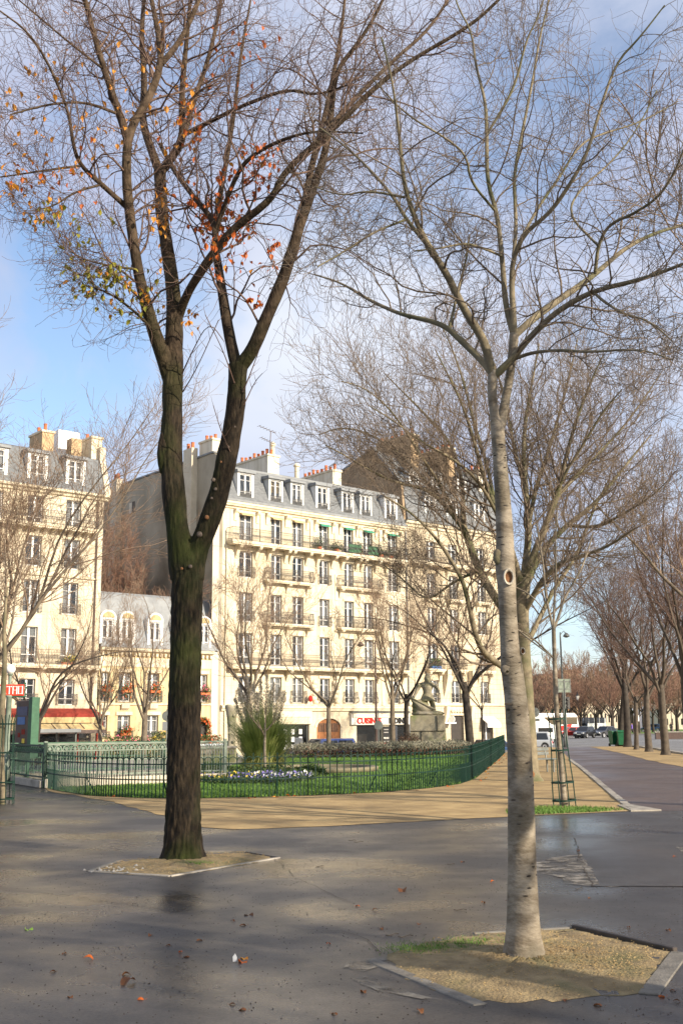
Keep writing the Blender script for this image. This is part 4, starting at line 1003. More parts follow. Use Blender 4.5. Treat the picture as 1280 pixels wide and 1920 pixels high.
limL = [
 [(318, 715, 26, .1), (306, 668, 29, 0), (286, 613, 25, -.2), (269, 551, 22, -.4), (257, 500, 20, -.5), (240, 380, 18, -.7), (237, 310, 17, -.8), (240, 262, 17, -.8)],
 [(240, 268, 14, -.8), (225, 215, 14, -.9), (195, 130, 12, -1.1), (170, 40, 10, -1.3), (150, -40, 8, -1.5), (130, -140, 6, -1.7)],
 [(240, 268, 15, -.8), (250, 230, 16, -.8), (280, 185, 15, -.7), (305, 115, 13, -.6), (295, 50, 10, -.5), (278, -30, 8, -.4), (268, -120, 6, -.3)],
 [(303, 120, 11, -.6), (340, 75, 10, -.5), (372, 5, 9, -.4), (400, -80, 7, -.2), (420, -170, 5, 0)],
 [(240, 390, 11, -.6), (190, 345, 9, -.9), (150, 310, 8, -1.2), (137, 270, 7, -1.4), (130, 210, 6, -1.5), (95, 125, 5, -1.8), (55, 60, 4, -2.1), (0, 20, 3, -2.5)],
 [(300, 325, 17, .5), (280, 270, 15, .6), (266, 225, 14, .7), (272, 150, 12, .8), (265, 75, 10, .9), (270, 0, 8, 1), (280, -90, 6, 1.1)],
 [(302, 325, 15, .5), (320, 300, 16, .5), (345, 258, 15, .4), (340, 200, 12, .3), (345, 125, 10, .2), (352, 60, 8, .1), (360, -40, 6, 0)],
 [(345, 255, 10, .4), (365, 185, 9, .6), (395, 100, 8, .8), (415, 0, 6, 1.0), (430, -90, 5, 1.2)],
 [(350, 250, 9, .3), (400, 225, 8, 0), (450, 200, 7, -.3), (540, 165, 6, -.8), (590, 180, 5, -1.1), (650, 160, 3, -1.5)],
 [(336, 590, 18, .1), (345, 565, 17, 0), (360, 535, 16, -.2), (400, 475, 17, -.5), (440, 425, 15, -.7), (510, 375, 13, -1.0), (530, 325, 12, -1.1), (590, 270, 11, -1.3), (640, 228, 11, -1.5), (690, 175, 10, -1.6), (760, 118, 8, -1.8), (880, 50, 7, -2.1), (935, 0, 6, -2.3), (1000, -70, 4, -2.6)],
 [(402, 478, 13, -.5), (405, 425, 12, -.5), (390, 400, 11, -.4), (360, 365, 10, -.2), (325, 318, 9, .1), (300, 270, 7, .3)],
 [(405, 430, 9, -.5), (445, 320, 8, -.9), (480, 285, 7, -1.1), (545, 255, 6, -1.4), (600, 245, 4, -1.7), (680, 250, 3, -2)],
 [(445, 690, 24, -.2), (434, 648, 22, -.1), (425, 600, 20, 0), (411, 510, 16, .2), (402, 455, 13, .3), (410, 380, 11, .5), (425, 300, 9, .8), (440, 210, 7, 1.0), (450, 110, 6, 1.2), (470, 0, 4, 1.5)],
 [(448, 690, 27, -.2), (475, 655, 26, -.3), (499, 596, 24, -.4), (527, 534, 23, -.5), (550, 465, 21, -.6), (562, 420, 20, -.7), (585, 360, 16, -.8), (612, 280, 14, -1.0), (622, 200, 11, -1.1), (630, 130, 9, -1.3), (665, 90, 8, -1.4), (710, 20, 6, -1.6), (740, -60, 5, -1.8)],
 [(566, 415, 15, -.7), (578, 340, 13, -.5), (592, 280, 12, -.4), (610, 215, 10, -.2), (625, 140, 8, 0), (640, 60, 7, .2), (650, -40, 5, .4)],
 [(290, 622, 6, -.2), (255, 585, 5, -.5), (205, 548, 4, -.8), (160, 535, 3, -1.0)],
 [(258, 505, 5, -.5), (215, 500, 4, -.9), (160, 488, 3, -1.2), (130, 470, 2, -1.4)],
 [(190, 346, 5, -.9), (140, 360, 4, -1.2), (100, 388, 3, -1.4), (55, 396, 2, -1.6)],
 [(150, 311, 5, -1.2), (95, 318, 4, -1.5), (30, 328, 3, -1.8), (-20, 335, 2, -2)],
 [(225, 215, 6, -.9), (160, 190, 5, -1.2), (90, 195, 4, -1.5), (20, 215, 3, -1.8)],
 [(195, 130, 5, -1.1), (130, 80, 4, -1.5), (60, 20, 3, -1.9), (0, -30, 2, -2.2)],
 [(590, 268, 9, -1.3), (660, 190, 8, -1.0), (740, 110, 7, -.6), (800, 60, 6, -.3), (840, 0, 5, 0), (880, -70, 3, .3)],
]
spec = []
for ln_, K_, n_, sd, am, fu, nf_, fl in ((trunkL, 130, 72, 1, .05, .10, 22, .22), (stemA, 120, 56, 20, .08, .09, 16, 0), (stemB, 100, 48, 21, .08, .08, 14, 0)):
    V, F, P_, R_ = thick_tube(px_line(ln_, YL), K_, n_, sd, am, fu, nf_, fl); spec.append((V, F, n_))
for i, ln_ in enumerate(limL):
    if ln_[0][2] >= 15: V, F, P_, R_ = thick_tube(px_line(ln_, YL), 70, 24, 40 + i, .07, .04, 9); spec.append((V, F, 24))
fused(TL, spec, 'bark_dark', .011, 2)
limbsP = []; limbsR = []
for i, ln_ in enumerate(limL):
    V, F, P_, R_ = thick_tube(px_line(ln_, YL), 44, 14, 40 + i, .07, .02, 8)
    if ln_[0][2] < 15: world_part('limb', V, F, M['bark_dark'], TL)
    q = resample(np.c_[P_, R_], 14); limbsP.append(q[:, :3]); limbsR.append(q[:, 3])
rg = np.random.default_rng(21)
LP, LR = np.array(limbsP), np.array(limbsR)
b1, r1 = spawn(LP, LR, 14, lambda L: .45 + .26 * L, 50, rg, K=10, t0=.10, up=.04, wig=.22, rr=.42, rmax=.018, rtip=.0036)
b2, r2 = spawn(b1, r1, 6, lambda L: .22 + .46 * L, 50, rg, K=8, t0=.10, up=.02, wig=.27, rr=.6, rtip=.0027)
b3, r3 = spawn(b2, r2, 4, lambda L: .12 + .48 * L, 50, rg, K=6, t0=.10, up=-.01, wig=.28, rr=.75, rtip=.0021)
# a few thin shoots on the fork
sh = np.array([resample(px_line(l_, YL), 14) for l_ in ([(455, 735, 3, -.3), (470, 700, 2, -.4), (488, 650, 1.5, -.5)], [(457, 760, 3, -.3), (478, 715, 2, -.4), (492, 700, 1.5, -.5)],
      [(433, 850, 2.5, -.2), (415, 810, 2, -.4), (400, 760, 1.5, -.6)], [(343, 735, 3, .1), (370, 690, 2, -.2), (410, 600, 2, -.5)], [(440, 720, 3, -.3), (420, 660, 2, -.6), (385, 590, 2, -.9)], [(342, 700, 3, 0), (360, 660, 2.4, -.3), (392, 600, 2, -.6), (420, 640, 1.5, -.7)])])
s1, sr1 = spawn(sh[:, :, :3], sh[:, :, 3], 5, lambda L: .25 * L, 45, rg, K=5, rtip=.0018)
V, F = join_tubes([(b1, r1, 5), (b2, r2, 4), (b3, r3, 3), (sh[:, :, :3], sh[:, :, 3], 4), (s1, sr1, 3)])
world_part('crown', V, F, M['twig_dark'], TL)['kind'] = 'stuff'
mat('knot_bark', (0.035, 0.027, 0.02), (0.13, 0.10, 0.08), scale=30, rough=0.9, bump=0.6)
# knots, healed cuts and a lump on the left stem
def knob(root, name, u, v, Y, r, m, sq=(1, .6, 1), seed=0):
    b = MB(); n = 12
    b.lathe([(.02, -.9), (.62, -.7), (.95, -.2), (1.0, .1), (.85, .5), (.55, .72), (.02, .78)], n)
    p = at(u, v, Y); V = np.array(b.v); V = V[:, [0, 2, 1]] * np.array([1, -1, 1]); V *= (1 + .14 * vnoise(V, 3.0, seed))[:, None]; b.v = [tuple(q) for q in V * r * np.array(sq)]
    return b.build(name, M[m], root, True, loc=tuple(p - np.array(root.location)))
for i, (u, v, r, dy) in enumerate([(400, 900, .030, -.20), (404, 917, .024, -.20), (415, 866, .020, -.22), (397, 934, .018, -.20), (428, 838, .022, -.25), (388, 970, .030, -.19), (374, 1002, .04, -.20), (357, 1062, .026, -.24), (341, 1066, .02, -.24), (446, 768, .03, -.27), (440, 800, .02, -.26)]):
    knob(TL, 'knot', u, v, YL + dy + .02, r, 'knot_bark' if i % 3 != 2 else 'scar_wood', (1, .7, 1), seed=i)
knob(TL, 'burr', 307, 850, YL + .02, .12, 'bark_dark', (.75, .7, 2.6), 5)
# leaves that still hang on
allP = np.concatenate([b2[:, 1:].reshape(-1, 3), b3.reshape(-1, 3), s1.reshape(-1, 3)]); uu, vv = proj(allP)
clus = [(185, 535, 42, 34, 34, 'g'), (215, 500, 45, 25, 12, 'g'), (255, 560, 30, 40, 16, 'ga'), (95, 400, 40, 22, 16, 'ga'), (20, 330, 30, 30, 9, 'oa'), (120, 320, 60, 40, 16, 'oa'),
        (420, 430, 45, 40, 40, 'o'), (395, 380, 50, 30, 24, 'o'), (465, 325, 40, 30, 26, 'o'), (490, 285, 25, 20, 10, 'o'), (455, 480, 40, 30, 14, 'o'), (345, 210, 30, 60, 20, 'oa'), (300, 120, 50, 70, 12, 'a'),
        (230, 230, 80, 80, 14, 'a'), (520, 465, 14, 10, 5, 'o'), (470, 566, 14, 8, 5, 'o'), (365, 598, 14, 14, 5, 'a'), (300, 430, 20, 60, 14, 'a'), (60, 150, 60, 90, 10, 'a'), (450, 110, 50, 60, 10, 'o'), (165, 440, 40, 30, 8, 'g')]
rl = np.random.default_rng(5); nleaf = 0
for cu, cv, su, sv, n, kind in clus:
    d = ((uu - cu) / su) ** 2 + ((vv - cv) / sv) ** 2; w = np.exp(-d / 1.2); w[d > 5] = 0
    if w.sum() <= 0: continue
    for j in rl.choice(len(w), max(3, int(n * .88)), p=w / w.sum()):
        kx = kind[rl.integers(len(kind))]; mname = {'o': 'leaf_orange', 'a': 'leaf_amber', 'g': 'leaf_green'}[kx]
        if rl.random() < .18: mname = 'leaf_amber'
        sc = rl.uniform(.85, 1.25)
        put('leaf', leaf_mesh('leaf', mname), TL, tuple(allP[j] - np.array(TL.location)), (rl.uniform(-.6, .6), rl.uniform(.5, 1.6), rl.uniform(0, 6.28)), (sc, sc, sc)); nleaf += 1

extra = [[], [], []]
for cu, cv, su, sv, n, kind in clus:
    d = ((uu - cu) / su) ** 2 + ((vv - cv) / sv) ** 2; w = np.exp(-d / 1.0); w[d > 4] = 0
    if w.sum() <= 0: continue
    for j in rl.choice(len(w), int(n * 2.6), p=w / w.sum()): extra[{'o': 0, 'a': 1, 'g': 2}[kind[rl.integers(len(kind))]]].append(allP[j])
for mi, (pts_, mm) in enumerate(zip(extra, ('leaf_orange', 'leaf_amber', 'leaf_green'))):
    base_ = leaf_mesh('leaf', mm); bv = np.array([v_.co for v_ in base_.vertices]); bf = [tuple(p_.vertices) for p_ in base_.polygons]; vs_ = []; fs_ = []
    for p_ in pts_:
        R_ = np.array(Matrix.Rotation(rl.uniform(0, 6.28), 3, 'Z') @ Matrix.Rotation(rl.uniform(.4, 1.7), 3, 'Y') @ Matrix.Rotation(rl.uniform(-.8, .8), 3, 'X')); o_ = len(vs_) * len(bv)
        vs_.append(bv @ R_.T * rl.uniform(.75, 1.2) + p_ - np.array(TL.location)); fs_ += [tuple(i_ + o_ for i_ in f_) for f_ in bf]
    me = bpy.data.meshes.new('small_leaves'); me.from_pydata(np.concatenate(vs_).tolist(), [], fs_); me.materials.append(M[mm]); put('small_leaves', me, TL)['kind'] = 'stuff'

# ---- the pale smooth tree on the right ---------------------------------------------
YR = 8.14
TR = empty('pale_tree', (1.28, 8.14, 0), 0, 'bare pale smooth-barked tree with oval pruning scar, in the right foreground earth pit', 'tree')
trunkR = [(983, 1812, 80, 0), (982, 1780, 66, 0), (979, 1700, 57, 0), (978, 1600, 51, 0), (976, 1480, 48, 0), (973, 1400, 46, 0), (967, 1320, 44, 0), (958, 1250, 41, 0), (953, 1180, 33, 0), (950, 1100, 34, 0), (946, 1060, 36, 0), (946, 1000, 32, 0), (939, 900, 28, 0), (934, 830, 26, 0), (931, 790, 27, 0)]
stems = [[(930, 810, 18, 0), (924, 760, 17, -.05), (921, 730, 18, -.08), (924, 695, 20, -.08)],
         [(936, 810, 18, 0), (944, 765, 18, .05), (952, 725, 16, .06), (960, 669, 17, .02), (963, 625, 18, 0)]]
limR = [
 [(923, 705, 17, -.08), (913, 660, 17, -.1), (905, 635, 16, -.15), (875, 590, 15, -.2), (855, 550, 14, -.25), (835, 510, 13, -.3), (795, 450, 12, -.4), (770, 390, 9, -.5), (757, 345, 8, -.6), (752, 295, 7, -.65), (745, 225, 6, -.7), (735, 150, 4, -.8), (715, 70, 3, -.9)],
 [(797, 455, 8, -.4), (760, 410, 7, -.3), (735, 365, 6, -.2), (695, 320, 5, -.1), (655, 280, 4, 0), (600, 240, 3, .1)],
 [(758, 370, 5, -.5), (690, 357, 4, -.4), (640, 368, 3, -.4), (590, 350, 2.4, -.3)],
 [(760, 412, 5, -.3), (700, 435, 4, -.5), (640, 475, 3.4, -.6), (595, 500, 2.5, -.7)],
 [(922, 700, 14, -.08), (905, 678, 13, 0), (860, 635, 12, .2), (830, 607, 10, .3), (766, 593, 8, .5), (740, 585, 7, .6), (690, 562, 6, .8), (640, 530, 4, 1.0), (590, 515, 3, 1.1)],
 [(842, 615, 6, .3), (850, 580, 5.5, .4), (862, 530, 5, .5), (875, 480, 4, .6), (880, 440, 3, .7)],
 [(926, 705, 15, -.08), (945, 688, 14, -.12), (963, 669, 13, -.15), (990, 635, 12, -.2), (1040, 585, 11, -.3), (1110, 545, 10, -.5), (1200, 525, 8, -.8), (1280, 495, 6, -1.0), (1340, 470, 4, -1.2)],
 [(1110, 546, 6, -.5), (1130, 565, 5.5, -.6), (1170, 590, 5, -.8), (1215, 600, 4, -1.0), (1260, 640, 3, -1.2)],
 [(963, 630, 13, 0), (947, 575, 11, .05), (942, 500, 10, .1), (937, 450, 9.5, .15), (930, 395, 8.5, .2), (912, 340, 8, .25), (912, 250, 7, .3), (910, 190, 6, .35), (890, 120, 5, .4), (885, 60, 4, .45), (855, 10, 3, .5), (840, -60, 2.4, .6)],
 [(930, 398, 5, .2), (880, 340, 5, 0), (875, 290, 4.5, -.1), (830, 255, 4, -.2), (760, 215, 3.4, -.4), (700, 150, 2.6, -.6)],
 [(912, 252, 5, .3), (965, 165, 5, .2), (985, 75, 4, .1), (1010, 30, 3, 0), (1030, -50, 2.4, 0)],
 [(964, 632, 13, 0), (962, 600, 12, 0), (957, 505, 10, 0), (970, 460, 9, -.1), (990, 430, 8.5, -.15), (1030, 400, 8, -.25), (1065, 350, 7.5, -.35), (1100, 290, 6.5, -.45), (1125, 200, 5.5, -.5), (1155, 115, 4.5, -.6), (1195, 75, 3.6, -.7), (1245, 10, 2.6, -.8)],
 [(962, 480, 7, 0), (967, 435, 7, .1), (965, 380, 6.5, .2), (962, 330, 6.5, .3), (980, 240, 5.5, .4), (1000, 140, 4.6, .5), (1010, 75, 4, .55), (1025, 15, 3, .6), (1040, -60, 2.2, .7)],
 [(972, 455, 6, -.1), (1010, 385, 5.5, .1), (1050, 330, 5, .3), (1085, 270, 4.4, .4), (1130, 250, 3.6, .6), (1200, 230, 3, .8), (1270, 190, 2.2, 1.0)],
 [(965, 628, 15, 0), (990, 605, 14, .1), (1035, 570, 13, .25), (1080, 540, 12, .4), (1120, 510, 10, .55), (1170, 465, 8, .75), (1230, 435, 6.5, 1.0), (1290, 420, 5, 1.2), (1350, 380, 3.5, 1.4)],
 [(1115, 512, 7, .5), (1120, 460, 6.5, .4), (1140, 420, 6, .3), (1190, 400, 5.5, .1), (1240, 365, 5, -.1), (1275, 300, 4, -.3), (1300, 220, 3, -.5)],
 [(1120, 460, 5, .4), (1060, 400, 4.4, .6), (1090, 350, 4, .8), (1140, 310, 3.5, 1.0), (1190, 250, 3, 1.2), (1230, 170, 2.2, 1.4)],
 [(966, 672, 7, 0), (1000, 660, 6.5, -.2), (1056, 656, 6, -.5), (1100, 661, 5, -.8), (1198, 653, 4, -1.2), (1260, 675, 3, -1.5)],
 [(940, 480, 5, .1), (905, 465, 4.6, -.1), (870, 455, 4.2, -.3), (830, 465, 3.6, -.5), (780, 470, 3, -.7)],
]
spec = []
for ln_, K_, n_, sd, am, fl in ((trunkR, 160, 40, 2, .055, .26), (stems[0], 30, 24, 60, .04, 0), (stems[1], 30, 24, 61, .04, 0)):
    V, F, P_, R_ = thick_tube(px_line(ln_, YR), K_, n_, sd, am, 0, 9, fl); spec.append((V, F, n_))
fused(TR, spec, 'bark_pale', .008, 6)
limbsP = []; limbsR = []
for i, ln_ in enumerate(limR):
    V, F, P_, R_ = thick_tube(px_line(ln_, YR), 40, 12, 80 + i, .05); world_part('limb', V, F, M['bark_mid'], TR)
    q = resample(np.c_[P_, R_], 14); limbsP.append(q[:, :3]); limbsR.append(q[:, 3])
rg = np.random.default_rng(33); LP, LR = np.array(limbsP), np.array(limbsR)
b1, r1 = spawn(LP, LR, 12, lambda L: .22 + .27 * L, 48, rg, K=10, t0=.12, up=.05, wig=.22, rr=.45, rmax=.010, rtip=.0022)
b2, r2 = spawn(b1, r1, 6, lambda L: .13 + .46 * L, 50, rg, K=8, t0=.10, up=.02, wig=.27, rr=.6, rtip=.0017)
b3, r3 = spawn(b2, r2, 4, lambda L: .08 + .48 * L, 50, rg, K=6, t0=.10, up=-.02, wig=.28, rr=.75, rtip=.0013)
V, F = join_tubes([(b1, r1, 5), (b2, r2, 4), (b3, r3, 3)])
world_part('crown', V, F, M['twig_pale'], TR)['kind'] = 'stuff'
def scar(root, u, v, Y, rx, rz, m1='scar_ring', m2='scar_wood'):
    p = at(u, v, Y) - np.array(root.location); b = MB(); n = 22
    for (r0, y0), (r1_, y1) in (((.62, -.004), (.72, -.02)), ((.72, -.02), (.90, -.022)), ((.90, -.022), (1.02, .006))):
        vs = [(rx * r * cos(2*pi*k/n), yy, rz * r * sin(2*pi*k/n)) for r, yy in ((r0, y0), (r1_, y1)) for k in range(n)]
        b.add(vs, [(k, (k + 1) % n, n + (k + 1) % n, n + k) for k in range(n)])
    o = b.build('pruning_scar', M[m1], root, True, loc=tuple(p))
    MB().add([(rx * .64 * cos(2*pi*k/n), .0, rz * .64 * sin(2*pi*k/n)) for k in range(n)], [tuple(range(n))]).build('bare_wood', M[m2], o)
scar(TR, 953, 1082, YR - .075, .042, .068)
scar(TR, 979, 1221, YR - .02, .020, .028)
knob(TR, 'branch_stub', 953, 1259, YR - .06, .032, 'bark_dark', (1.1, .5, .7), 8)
knob(TR, 'branch_collar', 953, 1257, YR - .045, .062, 'bark_pale', (1.1, .6, .75), 10)
knob(TR, 'branch_stub', 935, 1045, YR - .02, .06, 'bark_mid', (.8, .8, 1.2), 9)
for i, (u, v, w) in enumerate([(953, 1320, .035), (949, 1170, .02), (962, 1500, .02), (975, 1530, .016), (960, 1395, .02), (990, 1430, .018), (985, 1680, .02), (992, 1665, .016), (972, 1545, .015), (955, 1150, .025), (955, 1168, .025), (958, 1210, .03)]):
    knob(TR, 'bark_mark', u, v, YR - .10 + (v - 1500) * -.00005 + (.03 if v < 1300 else 0), w, 'bark_black', (1, .12, .28), 30 + i)
gm = np.random.default_rng(9); tq = resample(px_line(trunkR, YR), 200)
for i in range(70):                                                       # dark lenticels and cracks across the bark
    q = tq[gm.integers(8, 190)]; ph = gm.uniform(-1.25, 1.25); r_k = q[3] * .985; p_ = q[:3] + np.array([sin(ph) * r_k, -cos(ph) * r_k, 0]); w_ = gm.uniform(.006, .022)
    lens = cached(('lens', i % 6), lambda: MB().lathe([(.02, -.5), (.8, -.25), (1, 0), (.8, .25), (.02, .5)], 8).mesh('bark_mark', M['bark_black'], True))
    put('bark_mark', lens, TR, tuple(p_ - np.array(TR.location)), (pi / 2, gm.normal(0, .15), ph), (w_, w_ * gm.uniform(.18, .45), .006))
# thin pale water shoots leaving the trunk to the right
for l_ in ([(966, 1178, 3.5, 0), (1000, 1205, 3, -.1), (1035, 1232, 2.5, -.2)], [(964, 1100, 3, 0), (995, 1115, 2.5, -.1), (1020, 1145, 2, -.15)]):
    q = resample(px_line(l_, YR), 10); V, F = tubes(q[None, :, :3], q[None, :, 3], 5); world_part('shoot', V, F, M['bark_pale'], TR)

# ---- the spreading tree behind it ---------------------------------------------------
YM = 31.7
TM = empty('spreading_tree', (5.43, 31.7, 0), 0, 'big bare spreading tree on the sand, standing behind the pale tree', 'tree')
trunkM = [(999, 1474, 36, 0), (996, 1455, 27, 0), (992, 1380, 25, 0), (987, 1300, 25, 0), (981, 1230, 27, 0), (976, 1150, 27, 0), (980, 1085, 28, 0)]
limM = [
 [(985, 1275, 13, 0), (936, 1248, 12, -.6), (904, 1222, 11, -1.0), (890, 1190, 10, -1.2), (880, 1140, 9.5, -1.4), (868, 1090, 8, -1.6), (845, 1050, 7, -1.8), (815, 1005, 6, -2.1), (770, 960, 4, -2.5), (720, 930, 3, -2.8)],
 [(978, 1190, 17, 0), (930, 1125, 16, .2), (896, 1067, 15, .3), (880, 1020, 14, .4), (866, 985, 12, .5), (868, 930, 9, .6), (862, 880, 7, .7), (845, 830, 6, .9), (800, 780, 5, 1.2), (755, 735, 3, 1.5), (720, 700, 2, 1.8)],
 [(868, 992, 9, .5), (837, 951, 8, .1), (802, 917, 6.5, -.4), (740, 905, 5, -1.1), (690, 880, 4, -1.8), (640, 850, 3, -2.4), (610, 835, 2, -2.8)],
 [(980, 1110, 15, 0), (955, 1020, 12, -.4), (930, 960, 11, -.7), (908, 900, 9, -.9), (892, 840, 7, -1.2), (868, 760, 5, -1.5), (838, 700, 3.5, -1.8), (815, 655, 2, -2.0)],
 [(981, 1090, 16, 0), (992, 1000, 13, .4), (985, 920, 11, .6), (980, 850, 9, .8), (985, 780, 7, 1.0), (1000, 700, 4, 1.2), (1010, 645, 2.5, 1.3)],
 [(984, 1080, 15, 0), (1020, 990, 12, -.3), (1045, 930, 10, -.5), (1062, 850, 8, -.8), (1082, 780, 6, -1.0), (1105, 720, 4, -1.3), (1130, 665, 2.5, -1.6)],
 [(984, 1100, 14, 0), (1010, 1040, 12, .6), (1060, 985, 10, 1.2), (1110, 950, 8, 1.6), (1150, 900, 6, 1.9), (1190, 850, 4, 2.2), (1220, 815, 2.5, 2.4)],
 [(981, 1150, 12, 0), (1030, 1062, 9, -1.0), (1090, 1042, 7, -1.6), (1140, 1025, 5, -2.2), (1190, 990, 3, -2.8)],
 [(984, 1215, 11, 0), (1015, 1150, 9, .8), (1040, 1100, 8, 1.3), (1080, 1045, 6, 1.9), (1105, 970, 5, 2.3), (1140, 900, 3, 2.7)],
 [(930, 962, 7, -.7), (900, 905, 6, -1.5), (850, 860, 5, -2.1), (790, 830, 4, -2.6), (740, 790, 3, -3.0), (690, 760, 2, -3.3)],
 [(1018, 992, 7, -.3), (1050, 900, 6, -1.2), (1095, 830, 5, -1.9), (1130, 770, 4, -2.4), (1165, 730, 2.5, -2.8)],
 [(880, 1022, 8, .4), (850, 960, 7, -.6), (820, 900, 6, -1.4), (785, 850, 5, -2.0), (755, 800, 4, -2.5), (725, 760, 3, -3.0), (680, 725, 2.4, -3.4), (640, 715, 2, -3.6)],
 [(930, 962, 8, -.7), (915, 880, 7, .1), (890, 800, 6, .6), (870, 720, 4.5, 1.0), (850, 660, 3, 1.3), (830, 615, 2, 1.5)],
 [(988, 1000, 9, .4), (1002, 920, 8, 1.2), (1030, 840, 6.5, 1.8), (1052, 760, 5, 2.2), (1070, 690, 3.5, 2.5), (1082, 635, 2, 2.8)],
 [(985, 920, 8, .6), (965, 850, 7, 1.4), (948, 760, 5, 2.0), (930, 690, 3.5, 2.4), (905, 635, 2, 2.7)],
 [(1045, 930, 7, -.5), (1090, 882, 6, .4), (1130, 842, 5, 1.0), (1175, 792, 4, 1.5), (1210, 742, 3, 1.9), (1238, 700, 2, 2.2)],
 [(1060, 985, 7, 1.2), (1120, 990, 6, .6), (1170, 962, 5, 0), (1220, 932, 3.5, -.6), (1252, 900, 2, -1.0)],
 [(837, 951, 7, .1), (790, 892, 6, .8), (740, 842, 5, 1.4), (690, 812, 4, 1.9), (640, 800, 3, 2.3), (598, 815, 2, 2.6)],
 [(897, 1070, 6, .3), (850, 1090, 5, .9), (800, 1130, 4, 1.6), (760, 1090, 3, 2.2), (720, 1060, 2, 2.7)],
]
V, F, _, _ = thick_tube(px_line(trunkM, YM), 50, 24, 3, .06, .02, 7, .35); world_part('trunk', V, F, M['bark_mid'], TM)
limbsP = []; limbsR = []
for i, ln_ in enumerate(limM):
    V, F, P_, R_ = thick_tube(px_line(ln_, YM), 30, 9, 100 + i, .06); world_part('limb', V, F, M['bark_mid'], TM)
    q = resample(np.c_[P_, R_], 14); limbsP.append(q[:, :3]); limbsR.append(q[:, 3])
rg = np.random.default_rng(44); LP, LR = np.array(limbsP), np.array(limbsR)
b1, r1 = spawn(LP, LR, 17, lambda L: .7 + .30 * L, 42, rg, K=9, t0=.10, up=.13, wig=.18, rr=.42, rmax=.035, rtip=.007)
b2, r2 = spawn(b1, r1, 8, lambda L: .3 + .44 * L, 42, rg, K=7, t0=.10, up=.09, wig=.2, rr=.58, rtip=.0055)
b3, r3 = spawn(b2, r2, 6, lambda L: .18 + .44 * L, 40, rg, K=4, t0=.10, up=.05, wig=.22, rr=.7, rtip=.0042)
V, F = join_tubes([(b1, r1, 4), (b2, r2, 3), (b3, r3, 3)])
world_part('crown', V, F, M['twig_pale'], TM)['kind'] = 'stuff'
knob(TM, 'root_hollow', 997, 1458, YM - .22, .16, 'scar_wood', (.5, .3, 1.2), 12)

# ---- street trees: a few grown once, then copied --------------------------------------
def proto_tree(seed, H, th, r0, nl, spread, per=(8, 8, 6), tw=.0055, lean=0.0, ang=(34, 38, 40), up=.16, zig=.085, mats=('bark_street', 'twig_far'), nst=1):
    g = np.random.default_rng(seed)
    T = [(0, 0, -.15, r0 * 1.25), (0, 0, .15, r0 * 1.05), (lean * .3 * th + g.normal(0, .05), g.normal(0, .05), th * .5, r0 * .92), (lean * th, 0, th, r0 * .85), (lean * th * 1.15, 0, th * 1.15, r0 * .55)]
    V, F, P_, R_ = thick_tube(T, 24, 12, seed, .06, .02, 6, .25)
    top = np.array(T[3][:3]); LP = []; LR = []
    for k in range(nl):
        a = 2 * pi * (k + g.uniform(-.25, .25)) / nl; z0 = th * g.uniform(.86, 1.1); tilt = np.radians(g.uniform(16, 46)) * spread
        if k == 0: tilt *= .3
        L_ = (H - z0) * g.uniform(.72, .95) / max(.72, cos(tilt)); p = np.array([lean * z0, 0, z0]); d = np.array([cos(a) * sin(tilt), sin(a) * sin(tilt), cos(tilt)])
        q = [p.copy()]
        for j in range(9):
            p = p + d * L_ / 9; q.append(p.copy()); d = d + g.normal(0, zig, 3) * 2 + np.array([0, 0, .05]); d /= np.linalg.norm(d)
        q = resample(np.array(q), 14); LP.append(q); LR.append(np.linspace(r0 * g.uniform(.34, .52), .014, 14) * np.linspace(1, .8, 14))
    LP, LR = np.array(LP), np.array(LR)
    b1, r1 = spawn(LP, LR, per[0], lambda L: .5 + .27 * L, ang[0], g, K=7, t0=.14, up=up, wig=.13, rr=.5, rmax=.04, rtip=tw * 1.8)
    b2, r2 = spawn(b1, r1, per[1], lambda L: .25 + .42 * L, ang[1], g, K=5, t0=.12, up=up * .7, wig=.16, rr=.6, rtip=tw * 1.25)
    b3, r3 = spawn(b2, r2, per[2], lambda L: .15 + .42 * L, ang[2], g, K=4, t0=.12, up=up * .4, wig=.18, rr=.7, rtip=tw)
    V2, F2 = tubes(LP, LR, 7); Vt = np.concatenate([V, V2]); Ft = np.concatenate([F, F2 + len(V)])
    V3, F3 = join_tubes([(b1, r1, 4), (b2, r2, 3), (b3, r3, 3)])
    return np_mesh('trunk', Vt, Ft, M[mats[0]], True), np_mesh('crown', V3, F3, M[mats[1]], False), H
PT = {'a': proto_tree(101, 11.5, 3.4, .20, 6, 1.0), 'b': proto_tree(102, 11.0, 3.0, .21, 5, 1.15, lean=.06), 'c': proto_tree(103, 12.5, 3.8, .22, 5, .8, zig=.08),
      'd': proto_tree(104, 8.0, 2.6, .13, 4, 1.3, per=(7, 6, 5), zig=.1, mats=('bark_black', 'twig_far')),
      'e': proto_tree(108, 12.5, 3.0, .13, 12, .95, per=(10, 10, 7), tw=.0042),
      'f': proto_tree(109, 12.0, 3.4, .2, 6, .80, per=(9, 9, 7), zig=.08), 'g': proto_tree(110, 12.0, 3.2, .2, 5, .95, per=(9, 9, 7), zig=.09),
      'red': proto_tree(105, 11.0, 4.0, .15, 9, .95, per=(9, 10, 8), tw=.0050, mats=('bark_street', 'twig_red')),
      'far': proto_tree(106, 9.5, 2.4, .2, 7, 1.1, per=(6, 6, 4), tw=.016, mats=('bark_black', 'twig_far')),
      'far2': proto_tree(107, 9.0, 2.2, .2, 7, 1.25, per=(6, 6, 4), tw=.016, mats=('bark_black', 'twig_red'))}
